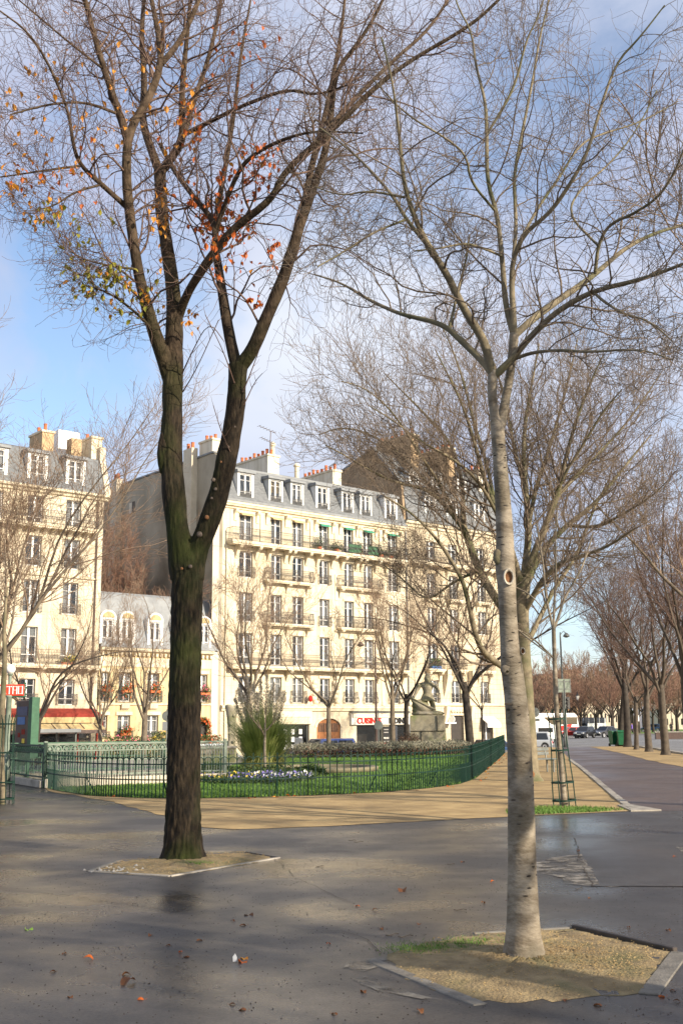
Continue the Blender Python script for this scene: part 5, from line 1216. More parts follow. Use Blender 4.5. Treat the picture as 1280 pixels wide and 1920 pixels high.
def tree(name, kind, u, Y, H, label, group=None, rz=0, tilt=(0, 0), wide=1.0, X=None, z=None, tm=None, cm=None):
    tr, cr_, H0 = PT[kind]; x = ray(u, 1350)[0] * Y if X is None else X
    z = float(GZ(x, Y)) if z is None else z; s = H / H0
    o = empty(name, (x, Y, z), rz, label, 'tree', group); o.rotation_euler = (tilt[0], tilt[1], rz); o.scale = (s * wide, s * wide, s)
    for nm, me, mm in (('trunk', tr, tm), ('crown', cr_, cm)):
        if mm:
            me = cached((me.name, mm), lambda: me.copy()); me.materials.clear(); me.materials.append(M[mm])
        c = put(nm, me, o)
        if nm == 'crown': c['kind'] = 'stuff'
    return o
tree('street_tree', 'b', 66, 58, 10.6, 'dark knobbly bare tree in front of the red awning brasserie', rz=.4, tm='bark_black')
tree('street_tree', 'a', 188, 64, 9.4, 'thin bent bare tree at the joint of brasserie and low house', rz=1.9, tilt=(0, -.06), wide=.75)
tree('street_tree', 'c', 272, 62, 10.4, 'bare tree in front of the low house with arched dormers', rz=2.9, tm='bark_street')
tree('street_tree', 'a', 466, 63, 12.0, 'bare tree directly behind the pampas grass', rz=4.0, tm='bark_street')
tree('street_tree', 'd', 616, 61, 8.2, 'slender bare tree in front of the arched brown carriage door', rz=.9, tm='bark_street')
tree('street_tree', 'c', 736, 62, 10.6, 'bare tree in front of the black shop lettering', rz=5.0, wide=.8, tm='bark_street')
tree('street_tree', 'd', 762, 66, 9.5, 'dark bare tree just behind the stone statue', rz=2.2)
tree('street_tree', 'b', 880, 61, 12.5, 'dark bare tree at the far end of the green fence', rz=3.2, tm='bark_black')
tree('street_tree', 'd', 903, 63, 7.0, 'small dark crooked tree beside the dark tree at the fence end', rz=.2, wide=.6)
for k_, (s_, of_, H_) in enumerate([(-8.0, -10.5, 16.4), (-4.6, -11.5, 18.0), (-1.9, -10.0, 16.6)]):
    p = front(s_, of_)
    tree('reddish_tree', 'red', 0, p[1], H_, ['reddish bare tree above the low house roof, nearest the brasserie', 'tallest reddish bare tree above the low house roof, before the blind wall', 'reddish bare tree above the low house roof, nearest the tall house'][k_], rz=k_ * 2.1, X=p[0], wide=1.15)
tree('street_tree', 'e', -30, 35, 13.2, 'tall bare tree reaching in over the left edge of the picture', rz=2.0, wide=1.15, tm='bark_street')
# row along the promenade on the right
for u, Y, H_, kd, rz, tl, lb, tm_ in [
    (1288, 46, 12.5, 'f', .5, (0, 0), 'grey bare tree cut by the right edge of the picture', 'bark_street'),
    (1243, 55, 12.0, 'g', 1.2, (0, -.10), 'leaning bare tree with a round scar, second from the right edge', 'bark_street'),
    (1212, 61, 11.0, 'f', 2.5, (0, -.02), 'straight slim bare tree on the sand strip', 'bark_street'),
    (1189, 66, 8.5, 'd', 3.6, (0, -.06), 'thin young bare tree on the sand strip', 'bark_street'),
    (1173, 73, 14.0, 'f', 4.4, (0, -.04), 'thick black bare tree beside the green wheeled bins', 'bark_black'),
    (1158, 76, 13.0, 'g', 3.0, (0, -.14), 'black bare tree leaning left beside the green wheeled bins', 'bark_black')]:
    tree('promenade_tree', kd, u, Y, H_, lb, rz=rz, tilt=tl, tm='bark_row' if tm_ == 'bark_street' else tm_, cm='twig_dark')
# far rows across the road
rf_ = random.Random(3); fx = []
for row, (Y_, n_) in enumerate(((182, 9), (205, 11), (235, 14))):
    for k_ in range(n_):
        u = 985 + (1320 - 985) * (k_ + rf_.uniform(.1, .9)) / n_
        tree('far_tree', 'far' if (k_ + row) % 2 else 'far2', u, Y_ + rf_.uniform(-6, 6), (rf_.uniform(8.5, 11.0), rf_.uniform(10.0, 12.5), rf_.uniform(12.5, 15.5))[row], 'brown bare tree in the dense rows far across the road', 'bare trees far across the road', rz=rf_.uniform(0, 6))
tree('far_tree', 'far2', 1095, 260, 17.0, 'tall pinkish bare tree rising above the far rows', rz=1)
# trees of the same row behind and beside the camera, whose long shadows cross the square
for k_, (x, y, kd, H_) in enumerate(((9.4, 13.5, 'c', 12.5), (10.6, 19.5, 'b', 12.5), (13.6, 37.0, 'a', 12.0), (6.9, 3.5, 'b', 13.0), (12.5, -3.0, 'c', 13.5))):
    tree('promenade_tree', kd, 0, y, H_, 'bare tree standing outside the picture on the right', 'bare trees outside the picture on the right', rz=k_ * 1.3, X=x, z=0)

# ------------------------------------------------------------------ lawn fence
def polyline(pts, step):
    P = resample(np.array(pts, float), 400); d = np.r_[0, np.cumsum(np.linalg.norm(np.diff(P, axis=0), axis=1))]
    n = int(d[-1] / step); t = np.arange(n + 1) * step
    return np.stack([np.interp(t, d, P[:, k]) for k in range(2)], 1)
FS = 0.19; FH = 0.95
fp = polyline(FENCE, FS)
FN = empty('hooped_fence', (FENCE[0][0], FENCE[0][1], 0.01), 0, 'low green hooped iron fence curving round the lawn', 'fence')
f0 = np.array([FENCE[0][0], FENCE[0][1]])
def picket_geo(b, sx=FS):
    b.bar((0, 0, -.02), (0, 0, FH), .020); b.lathe([(.006, 0), (.017, .02), (.004, .06)], 5, (0, 0, FH))
    n = 6; q = [(sx / 2 - sx / 2 * cos(pi * k / n), 0, FH * .86 + sx * .55 * sin(pi * k / n)) for k in range(n + 1)]
    for a, c in zip(q[:-1], q[1:]): b.bar(a, c, .016)
    b.bar((0, 0, FH * .80), (sx, 0, FH * .80), .016, .028); b.bar((0, 0, FH * .43), (sx, 0, FH * .43), .016, .028)
def short_geo(b, sx=FS): b.bar((sx / 2, 0, -.02), (sx / 2, 0, FH * .50), .016); b.lathe([(.005, 0), (.014, .02), (.003, .05)], 5, (sx / 2, 0, FH * .5))
b = MB(); picket_geo(b); pk = b.mesh('picket', M['fence_green']); b = MB(); short_geo(b); sp_ = b.mesh('short_picket', M['fence_green'])
nnear = int(next(i for i, p in enumerate(fp) if p[1] > 31 and p[0] > 0))
far = MB()
for i in range(len(fp) - 1):
    a, c = fp[i], fp[i + 1]; th = math.atan2(c[1] - a[1], c[0] - a[0]); l = a - f0
    if i < nnear:
        put('picket', pk, FN, (l[0], l[1], 0), (0, 0, th)); put('short_picket', sp_, FN, (l[0], l[1], 0), (0, 0, th))
    else:
        t_ = MB(); picket_geo(t_); short_geo(t_); R_ = np.array([[cos(th), -sin(th), 0], [sin(th), cos(th), 0], [0, 0, 1]])
        far.add(np.array(t_.v) @ R_.T + np.array([l[0], l[1], 0]), t_.f)
    if i % 14 == 7:
        nrm = np.array([-sin(th), cos(th)]); st = MB(); st.bar((l[0], l[1], FH * .45), (l[0] + nrm[0] * .28, l[1] + nrm[1] * .28, 0), .02); st.bar((l[0], l[1], 0), (l[0], l[1], FH), .032); st.build('stay', M['fence_green'], FN)
far.build('receding_pickets', M['fence_green'], FN)['kind'] = 'stuff'

# ------------------------------------------------------------------ young trees in iron cages
def cage(loc, label, seed, rot=0, tilt=(0, 0)):
    g = random.Random(seed); c = empty('tree_guard', loc, rot, label, 'tree guard', 'iron tree guards'); c.rotation_euler = (tilt[0], tilt[1], rot)
    prof = [(.0, .235), (.45, .225), (1.0, .185), (1.45, .165), (1.75, .175), (1.92, .215)]
    for k in range(8):
        a = 2 * pi * k / 8 + .2; b = MB()
        for (z0, r0), (z1, r1) in zip(prof[:-1], prof[1:]): b.bar((r0 * cos(a), r0 * sin(a), z0), (r1 * cos(a), r1 * sin(a), z1), .020, .012)
        b.build('bar', M['fence_green'], c)
    for z, r in ((.12, .235), (.47, .225), (1.10, .178), (1.72, .176)):
        b = MB(); n = 16
        for k in range(n):
            a0, a1 = 2 * pi * k / n, 2 * pi * (k + 1) / n; b.bar((r * cos(a0), r * sin(a0), z), (r * cos(a1), r * sin(a1), z), .010, .032)
        b.build('ring', M['fence_green'], c)
    return c
yt = gnd(1058, 1512); YY = yt[1]
cage((yt[0], yt[1], 0), 'tall green iron cage round the young tree beside the promenade', 1, 0, (0, -.045))
TY = empty('young_tree', (yt[0], yt[1], 0), 0, 'slender young bare tree growing out of the cage beside the promenade', 'tree')
ytr = [(1058, 1518, 14, 0), (1055, 1480, 11, 0), (1050, 1420, 10, 0), (1042, 1332, 9, 0), (1039, 1239, 8, 0), (1037, 1178, 7.5, 0), (1037, 1165, 6, 0)]
V, F, _, _ = thick_tube(px_line(ytr, YY), 40, 14, 9, .05, 0, 5, .15); world_part('trunk', V, F, M['bark_pale'], TY)
lp = []; lr = []
for l_ in ([(1037, 1182, 5.5, 0), (1031, 1157, 5, 0), (1022, 1120, 4.4, -.1), (1018, 1060, 4, -.2), (1008, 1000, 3, -.3), (1000, 950, 2, -.4)],
           [(1037, 1182, 5.5, 0), (1046, 1157, 5, .1), (1058, 1118, 4.4, .2), (1080, 1085, 4, .3), (1100, 1040, 3, .4), (1110, 1000, 2, .5)],
           [(1037, 1180, 5, 0), (1038, 1130, 4.5, .2), (1042, 1080, 4, .4), (1040, 1010, 3, .5), (1045, 950, 2, .6)],
           [(1038, 1235, 4, 0), (1015, 1212, 3.5, -.1), (990, 1190, 2.5, -.2), (965, 1178, 2, -.3)]):
    q = resample(px_line(l_, YY), 14); V, F = tubes(q[None, :, :3], q[None, :, 3], 7); world_part('limb', V, F, M['bark_pale'], TY); lp.append(q[:, :3]); lr.append(q[:, 3])
rg = np.random.default_rng(8)
b1, r1 = spawn(np.array(lp), np.array(lr), 9, lambda L: .2 + .28 * L, 42, rg, K=7, up=.12, wig=.13, rr=.5, rtip=.004)
b2, r2 = spawn(b1, r1, 6, lambda L: .12 + .4 * L, 42, rg, K=5, up=.08, rr=.6, rtip=.003)
V, F = join_tubes([(b1, r1, 4), (b2, r2, 3)]); world_part('crown', V, F, M['twig_pale'], TY)['kind'] = 'stuff'
cg = gnd(6, 1508); cage((cg[0], cg[1], 0), 'green iron tree cage at the left edge below the red station sign', 2, .3)
TE = empty('young_tree', (cg[0] - .03, cg[1], 0), 0, 'thin young tree in the cage at the left edge', 'tree')
V, F, _, _ = thick_tube(px_line([(3, 1512, 18, 0), (2, 1450, 14, 0), (2, 1380, 13, 0), (6, 1300, 11, 0), (10, 1240, 9, 0), (8, 1180, 7, 0), (14, 1100, 4, .1)], cg[1]), 30, 12, 14, .05); world_part('trunk', V, F, M['bark_mid'], TE)
q = np.array([resample(px_line(l_, cg[1]), 14) for l_ in ([(8, 1230, 6, 0), (-10, 1190, 5, 0), (-20, 1120, 3, .1)], [(9, 1215, 5, 0), (24, 1170, 4, .1), (30, 1110, 3, .2), (45, 1050, 2, .3)], [(10, 1180, 5, 0), (12, 1100, 4, .1), (10, 1020, 2, .1)])])
b1, r1 = spawn(q[:, :, :3], q[:, :, 3], 9, lambda L: .25 + .3 * L, 42, rg, K=6, up=.1, rtip=.004); b2, r2 = spawn(b1, r1, 6, lambda L: .1 + .4 * L, 42, rg, K=5, rtip=.003)
V, F = join_tubes([(q[:, :, :3], q[:, :, 3], 6), (b1, r1, 4), (b2, r2, 3)]); world_part('crown', V, F, M['twig_pale'], TE)['kind'] = 'stuff'

# ------------------------------------------------------------------ foliage helpers
def leaves(name, P, size, m, rng, parent=None, up=.3, narrow=.5):
    n = len(P); d = norm(rng.normal(size=(n, 3)) + np.array([0, 0, up])); e = norm(np.cross(d, rng.normal(size=(n, 3))))
    s = size * rng.uniform(.6, 1.3, n)[:, None]
    V = np.stack([P, P + d * s * .5 + e * s * narrow * .5, P + d * s, P + d * s * .5 - e * s * narrow * .5], 1).reshape(-1, 3)
    return put(name, np_mesh(name, V, np.arange(4 * n).reshape(-1, 4), M[m]), parent)
mat('lavender', (0.16, 0.155, 0.105), (0.27, 0.25, 0.19), scale=2.2, rough=0.9); mat('hedge_brown', (0.085, 0.048, 0.030), (0.14, 0.085, 0.055), scale=3, rough=0.9)
mat('pampas_blade', (0.15, 0.21, 0.045), (0.42, 0.46, 0.15), scale=2.5, rough=0.6); mat('pampas_dry', (0.30, 0.30, 0.075), (0.46, 0.42, 0.17), scale=3, rough=0.8)
mat('plume', (0.52, 0.43, 0.32), (0.66, 0.57, 0.45), scale=8, rough=0.9)
mat('petal_violet', (0.16, 0.11, 0.42), (0.30, 0.26, 0.60), scale=12, rough=0.7); mat('petal_white', (0.70, 0.70, 0.66), (0.78, 0.78, 0.75), scale=12, rough=0.7); mat('petal_yellow', (0.65, 0.45, 0.04), (0.75, 0.6, 0.1), scale=12, rough=0.7)
mat('water', (0.012, 0.013, 0.008), (0.022, 0.024, 0.014), scale=1.5, rough=0.06)

# hedge: clipped grey lavender on brown stems
HP = [(-2.2, 54.6), (-0.8, 55.4), (1.2, 56.4), (3.4, 57.4), (5.4, 58.9), (6.6, 61.2)]
hl = resample(np.array(HP, float), 60); g = np.random.default_rng(12)
def hedge_pts(n, zlo, zhi, wid):
    t = g.random(n) * 58.99; i = t.astype(int); f = (t - i)[:, None]; c = hl[i] * (1 - f) + hl[i + 1] * f
    a = g.uniform(-pi, pi, n); r = np.sqrt(g.random(n)); z = zlo + (zhi - zlo) * g.random(n)
    h = .60 * (1 + .10 * np.sin(t * 1.3) + .06 * np.sin(t * 3.7)); z = z * h
    k = np.sqrt(np.clip(1 - (z / (h * 1.08)) ** 4, .05, 1))
    return np.stack([c[:, 0] + r * np.cos(a) * wid * k, c[:, 1] + r * np.sin(a) * wid * k, z + .02], 1)
HG = empty('lavender_hedge', (2.2, 57, 0.02), 0, 'low grey lavender hedge with brown stems below the statue', 'hedge')
o = leaves('stems', hedge_pts(9000, 0, .72, .95) - np.array([2.2, 57, 0.02]), .13, 'hedge_brown', g, HG, 1.0, .35); o['kind'] = 'stuff'
o = leaves('foliage', hedge_pts(15000, .55, 1.05, 1.0) - np.array([2.2, 57, 0.02]), .12, 'lavender', g, HG, 1.2, .3); o['kind'] = 'stuff'
BB = empty('bare_bush', (3.55, 60.5, 0.02), 0, 'small rusty brown bush left of the statue plinth', 'bush')
pts = norm(g.normal(size=(1500, 3))) * (g.random((1500, 1)) ** .4) * np.array([.75, .6, .55]) + np.array([0, 0, .55])
leaves('foliage', pts, .14, 'hedge_brown', g, BB, .6, .25)['kind'] = 'stuff'

# pond with stone rim
PD = empty('fountain_basin', (POND[0], POND[1], 0.02), 0, 'round stone basin of dark water set in the lawn', 'fountain')
MB().lathe([(POND[2], 0), (POND[2] + .05, .10), (POND[2] + .04, .15), (POND[2] - .02, .17), (POND[2] - .20, .17), (POND[2] - .24, .14), (POND[2] - .24, .02)], 48).build('rim', M['basin_stone'], PD, True)
MB().lathe([(.01, .098), (POND[2] - .23, .10)], 40).build('water', M['water'], PD)
MB().lathe([(.03, .1), (.03, .34), (.05, .36)], 8).build('jet_nozzle', M['iron'], PD)

# pampas grass
PP = (-2.75, 37.6)
PG = empty('pampas_grass', (PP[0], PP[1], 0.02), 0, 'tall pampas grass clump with dry feathery plumes by the basin', 'plant')
def strips(n, g, rbase, hmin, hmax, out, w, droop, K=7):
    a = g.uniform(0, 2 * pi, n); r0 = rbase * np.sqrt(g.random(n)); h = g.uniform(hmin, hmax, n); o_ = out * g.uniform(.25, 1.1, n) * h
    t = np.linspace(0, 1, K)[None, :]; rad = r0[:, None] + o_[:, None] * t ** 1.6
    z = h[:, None] * (t - droop * g.uniform(.2, 1.3, n)[:, None] * t ** 3)
    P = np.stack([np.cos(a)[:, None] * rad, np.sin(a)[:, None] * rad, z], -1)
    sd = np.stack([-np.sin(a), np.cos(a), np.zeros(n)], 1)[:, None, :]; ww = (w * (1 - t ** 2) + .001)[..., None]
    V = np.stack([P - sd * ww, P + sd * ww], 2).reshape(-1, 3)
    b = (np.arange(n) * K * 2)[:, None] + (np.arange(K - 1) * 2)[None, :]
    return V, np.stack([b, b + 1, b + 3, b + 2], -1).reshape(-1, 4)
g = np.random.default_rng(15)
V, F = strips(2600, g, .45, 1.1, 2.5, .62, .014, .32); V2, F2 = strips(600, g, .32, 1.8, 2.9, .26, .008, .12); F = np.concatenate([F, F2 + len(V)]); V = np.concatenate([V, V2]); put('blades', np_mesh('blades', V, F, M['pampas_blade']), PG)['kind'] = 'stuff'
V, F = strips(900, g, .66, .4, 1.3, .8, .010, .7); put('dry_blades', np_mesh('dry_blades', V, F, M['pampas_dry']), PG)['kind'] = 'stuff'
for k, (u, v) in enumerate([(447, 1292), (463, 1268), (475, 1283), (489, 1275), (501, 1268), (514, 1282), (455, 1300), (525, 1290), (534, 1298), (440, 1312), (482, 1300), (508, 1296)]):
    tip = at(u, v, PP[1] + g.uniform(-.5, .5)) - np.array([PP[0], PP[1], .02]); st = np.array([tip[0] * .25, tip[1] * .25, .3])
    q = resample(np.array([st, st * .4 + tip * .6 + np.array([0, 0, .05]), tip]), 8)
    pl = MB().tube(q, .008, 4).build('plume_stalk', M['pampas_dry'], PG)
    n = 520; t = .55 + .45 * g.random(n); i = np.minimum((t * 7).astype(int), 6); c = q[i] + (q[i + 1] - q[i]) * (t * 7 - i)[:, None]
    wd = .13 * np.sin(pi * np.clip((t - .55) / .45, 0.04, .96)) ** .7
    leaves('plume', c + norm(g.normal(size=(n, 3))) * (wd * g.random(n))[:, None], .085, 'plume', g, pl, 1.6, .30)
# flower bed in front of the pampas
FB = empty('flower_bed', (-2.6, 33.4, .02), 0, 'bed of violet, white and yellow pansies in front of the pampas grass', 'flower bed')
def bed(n, rx=1.75, ry=2.6):
    a = g.uniform(0, 2 * pi, n); r = np.sqrt(g.random(n)); return np.stack([rx * r * np.cos(a), ry * r * np.sin(a), np.zeros(n)], 1)
p = bed(9000); p[:, 2] = g.uniform(0, .16, len(p)) + .22 * np.exp(-((p[:, 1] - 2.0) ** 2) / .8) * g.random(len(p)); leaves('foliage', p, .09, 'shrub', g, FB, .5, .5)['kind'] = 'stuff'
for nm, n, fx, mm in (('violet_petals', 520, .1, 'petal_violet'), ('white_petals', 300, .7, 'petal_white'), ('yellow_petals', 240, -.9, 'petal_yellow')):
    p = bed(n); c_ = g.normal(fx, .75, n) ; p[:, 0] = np.clip(c_, -1.6, 1.6) ; p[:, 1] = g.uniform(-2.4, 1.4, n) * np.sqrt(np.clip(1 - (p[:, 0] / 1.75) ** 2, .05, 1)); p[:, 2] = g.uniform(.10, .20, n)
    leaves(nm, p, .075, mm, g, FB, .8, .9)['kind'] = 'stuff'
# dwarf conifer-like dark shrubs behind the bed
for k, (x, y, s, lb) in enumerate(((-4.15, 35.2, .62, 'dark low shrub at the left end of the flower bed'), (-1.1, 35.6, .45, 'dark low shrub between flower bed and basin'))):
    sh_ = empty('low_shrub', (x, y, .02), 0, lb, 'shrub'); p = norm(g.normal(size=(2600, 3))) * (g.random((2600, 1)) ** .4) * np.array([1.3, .8, .75]) * s; p[:, 2] = np.abs(p[:, 2])
    leaves('foliage', p, .11, 'shrub', g, sh_, .4, .4)['kind'] = 'stuff'
# thin sapling in front of the pampas
sx = -2.55; SYY = 35.9; SP = empty('sapling', (sx, SYY, .02), 0, 'thin bare sapling standing in front of the pampas grass', 'tree')
V, F, _, _ = thick_tube(px_line([(497, 1442, 6, 0), (496, 1400, 5, 0), (497, 1375, 4.5, 0), (497, 1355, 3, 0)], SYY), 16, 8, 5, .03); world_part('trunk', V, F, M['bark_pale'], SP)
q = np.array([resample(px_line(l_, SYY), 14) for l_ in ([(497, 1378, 3, 0), (485, 1362, 2.4, 0), (470, 1345, 1.6, 0), (462, 1325, 1, 0)], [(497, 1372, 3, 0), (510, 1358, 2.4, 0), (524, 1340, 1.6, 0), (532, 1320, 1, 0)], [(497, 1362, 3, 0), (499, 1340, 2, 0), (500, 1315, 1.4, 0)], [(497, 1385, 2.4, 0), (490, 1366, 2, -.2), (482, 1352, 1.5, -.3)])])
b1, r1 = spawn(q[:, :, :3], q[:, :, 3], 6, lambda L: .4 * L, 40, rg, K=5, up=.1, rtip=.005); V, F = join_tubes([(q[:, :, :3], q[:, :, 3], 5), (b1, r1, 3)])
world_part('crown', V, F, M['twig_pale'], SP)['kind'] = 'stuff'

# ------------------------------------------------------------------ statue and stone pieces
def remesh(o, vox, sm=4):
    m = o.modifiers.new('remesh', 'REMESH'); m.mode = 'VOXEL'; m.voxel_size = vox; m.use_smooth_shade = True
    s = o.modifiers.new('smooth', 'SMOOTH'); s.iterations = sm; s.factor = .5; return o
ST = empty('statue', (4.78, 62.0, 0.0), -.12, 'weathered stone statue of a draped figure seen from behind, on its mossy plinth', 'statue')
pl = MB().prism([(-1.02, -.85), (1.02, -.85), (1.02, .85), (-1.02, .85)], 0, 2.1, 'z', [(-.94, -.78), (.94, -.78), (.94, .78), (-.94, .78)]).build('plinth', M['plinth_stone'], ST)
for (x, z0, z1) in ((-.35, 0, 1.25), (.55, 1.25, 2.1)): MB().box(x, x + .015, -.865, -.80, z0, z1).build('plinth_joint', M['bark_black'], pl)
MB().box(-.99, .99, -.87, -.80, 1.24, 1.255).build('plinth_joint', M['bark_black'], pl)
bevel(pl, .03, 2)
b = MB()
def ell(c, r, n=12):
    b.lathe([(max(.01, cos(-pi/2 + pi * k / 8)) * 1.0, sin(-pi/2 + pi * k / 8)) for k in range(9)], n)
    m_ = 9 * n; vs = np.array(b.v[-m_:]) * np.array(r) + np.array(c); b.v[-m_:] = [tuple(q) for q in vs]
def limb(pts, rad, n=10): b.tube(resample(np.array(pts, float), 10), np.interp(np.linspace(0, 1, 10), np.linspace(0, 1, len(rad)), rad), n)
Z = 2.1
ell((0, 0, Z + .10), (.95, .72, .20)); ell((-.45, .0, Z + .28), (.45, .5, .28))            # rough rock base
limb([(.02, 0, Z + 1.12), (.02, 0, Z + 1.38), (.02, .02, Z + 1.62), (.02, .0, Z + 1.80)], [.27, .26, .33, .22], 14)   # back
ell((.02, .01, Z + 1.72), (.46, .20, .19))                                                   # shoulders
limb([(.02, 0, Z + 1.80), (.03, -.01, Z + 2.02)], [.12, .10])                                # neck
ell((.04, .02, Z + 2.16), (.165, .19, .22)); ell((.04, -.06, Z + 2.04), (.20, .13, .24))    # head with hair falling on the nape
limb([(-.42, 0, Z + 1.72), (-.58, .0, Z + 1.42), (-.72, -.06, Z + 1.10), (-.84, -.10, Z + .98)], [.14, .115, .09, .08])  # left arm resting
limb([(.46, 0, Z + 1.72), (.62, .05, Z + 1.42), (.62, -.1, Z + 1.18), (.48, -.2, Z + 1.16)], [.14, .115, .09, .08])       # right arm bent
limb([(.2, .0, Z + 1.0), (.30, .05, Z + .6), (.34, .02, Z + .12)], [.20, .15, .12])           # legs
limb([(-.1, .1, Z + 1.0), (-.2, .2, Z + .6), (-.2, .2, Z + .15)], [.20, .15, .12])
fg = remesh(b.build('figure', M['statue_stone'], ST, True), .028, 2)
b = MB()                                                                                      # fluted shell-shaped drape on the left
for k in range(11):
    t = k / 10; a0 = np.array([-.95 + .10 * t, -.28 - .14 * sin(pi * t), Z + 1.02 - .22 * t]); a1 = np.array([.42 - .75 * t, -.40 - .08 * sin(pi * t), Z + .30 - .16 * t])
    limb([a0, (a0 + a1) / 2 + np.array([0, -.14, -.03]), a1], [.05, .06, .045], 6)
ell((-.40, -.18, Z + .55), (.50, .20, .36))
remesh(b.build('fluted_drape', M['statue_stone'], ST, True), .026, 1)
b = MB()
for k in range(11):
    x = -.40 + .80 * k / 10; limb([(x * .62 + .02, -.25 + .2 * (x / .5) ** 2, Z + 1.20), (x + .02, -.36 + .2 * (x / .5) ** 2, Z + .80)], [.038, .05], 6)
ell((.02, 0, Z + 1.02), (.34, .24, .24))
remesh(b.build('pleated_skirt', M['statue_stone'], ST, True), .024, 0)
b = MB(); limb([(-.90, -.48, Z + 1.02), (-.3, -.62, Z + .70), (.50, -.52, Z + .30)], [.035, .04, .035], 6); b.build('diagonal_rod', M['statue_stone'], ST, True)

VS = empty('stone_stele', (-5.25, 51.5, .02), .2, 'eroded flaring stone pillar left of the pampas grass', 'monument')
V = MB().lathe([(.34, 0), (.32, .25), (.22, .5), (.17, 1.0), (.18, 1.5), (.22, 1.95), (.28, 2.3), (.33, 2.5), (.32, 2.6), (.2, 2.58)], 14); v_ = np.array(V.v); V.v = [tuple(q) for q in v_ * (1 + .06 * vnoise(v_, 2.4, 4))[:, None] * np.array([1, .8, 1])]
V.build('pillar', M['statue_stone'], VS, True)
for k in range(5): knob(VS, 'carved_knot', *[float(t[0]) for t in proj(np.array([[-5.25 + .12 * sin(k * 2), 51.2, .5 + .4 * k]]))], 51.30, .08, 'statue_stone', (1, .6, 1), k)
TT = empty('stone_trough', (-5.85, 49.5, .02), .05, 'carved stone trough with lattice band left of the pampas grass', 'trough')
MB().prism([(-.55, 0), (.55, 0), (.62, .22), (.62, .62), (-.62, .62), (-.62, .22)], -1.0, 1.0, 'x').build('basin', M['plinth_stone'], TT)
for k in range(14): MB().bar((-.95 + k * .14, -.63, .36), (-.85 + k * .14, -.63, .58), .035).bar((-.85 + k * .14, -.63, .36), (-.95 + k * .14, -.63, .58), .035).build('lattice', M['kerb'], TT)
MB().box(-1.06, 1.06, -.68, .68, .62, .70).build('rim', M['kerb'], TT)

# ------------------------------------------------------------------ station stair
MA, MB1 = np.array([-8.2, 30.3]), np.array([-10.75, 34.6]); dm = (MB1 - MA) / np.linalg.norm(MB1 - MA); nm_ = np.array([dm[1], -dm[0]])
if nm_[0] < 0: nm_ = -nm_
def balustrade(name, A, B, label, m, base_h, base_m, dens=.085, arches=True, panel=None, h=.95):
    L_ = np.linalg.norm(B - A); th = math.atan2(B[1] - A[1], B[0] - A[0])
    r = empty(name, (A[0], A[1], 0.01), th, label, 'railing', 'station stair railings')
    bevel(MB().box(0, L_, -.14, .14, 0, base_h).build('stone_base', M[base_m], r), .02, 2)
    b = MB(); b.box(0, L_, -.03, .03, base_h + h - .05, base_h + h); b.box(0, L_, -.02, .02, base_h + .06, base_h + .10); b.box(0, L_, -.02, .02, base_h + h * .48, base_h + h * .48 + .035); b.box(0, L_, -.02, .02, base_h + h * .76, base_h + h * .76 + .03); b.build('rail', M[m], r)
    n = int(L_ / dens); b = MB()
    for k in range(n + 1): b.bar((L_ * k / n, 0, base_h), (L_ * k / n, 0, base_h + h * .78), .018)
    b.build('balusters', M[m], r)['kind'] = 'stuff'
    if arches:
        k_ = int(L_ / .23)
        for k in range(k_):
            b = MB(); x0 = L_ * k / k_; w = L_ / k_; q = [(x0 + w / 2 - w * .45 * cos(pi * j / 6), 0, base_h + h * .78 + h * .16 * sin(pi * j / 6)) for j in range(7)]
            for a, c in zip(q[:-1], q[1:]): b.bar(a, c, .022)
            b.lathe([(.045, -.012), (.045, .012)], 8, (x0 + w / 2, 0, base_h + h * .84), 'y'); b.build('arch', M[m], r)
    if panel: MB().box(.05, L_ - .05, .03, .04, base_h + .1, base_h + h * .75).build('mesh_panel', M[panel], r)
    for x in (0, L_): MB().box(x - .045, x + .045, -.045, .045, 0, base_h + h + .06).build('post', M[m], r)
    return r
MCo = MA + nm_ * 5.4
balustrade('stair_railing', MB1, MA, 'dark green iron railing on a pale stone kerb at the station stair, left edge', 'fence_green', .20, 'kerb', dens=.12)  # shade of this away-facing side is put into the darker green
balustrade('stair_railing', MA, MCo, 'sunlit grey arched railing of the station stair behind the lawn fence', 'rail_grey', .24, 'render_light')
balustrade('stair_railing', MB1, MB1 + nm_ * 5.4, 'rear railing of the station stair, seen above the grey railing', 'metro_green', .2, 'kerb')
# opening with dark stairs
_q = [MA + nm_ * .2 + dm * .2, MCo - nm_ * .2 + dm * .2, MB1 + nm_ * 5.2 - dm * .2, MB1 + nm_ * .2 - dm * .2]
struct(MB().sheet([(p[0], p[1]) for p in _q], .030).build('stair_landing', M['render_light']))
ms = at(11, 1440, 33.0); MS = empty('station_sign', (ms[0], 33.0, 0), .06, 'red station sign with white letters and a white globe lamp on a mast', 'sign')
MB().lathe([(.16, 0), (.16, .5), (.11, .6), (.095, 1.2), (.085, 1.25), (.085, 2.52), (.11, 2.55), (.11, 2.6)], 10).build('mast', M['rail_grey'], MS, True)
bd = bevel(MB().box(-.42, .44, -.06, .06, 2.58, 2.92).build('board', M['awning_red'], MS), .012, 2)
bd.data.materials.clear(); bd.data.materials.append(mat('metro_red', (0.60, 0.045, 0.02), (0.66, 0.07, 0.03), scale=6, rough=0.45))
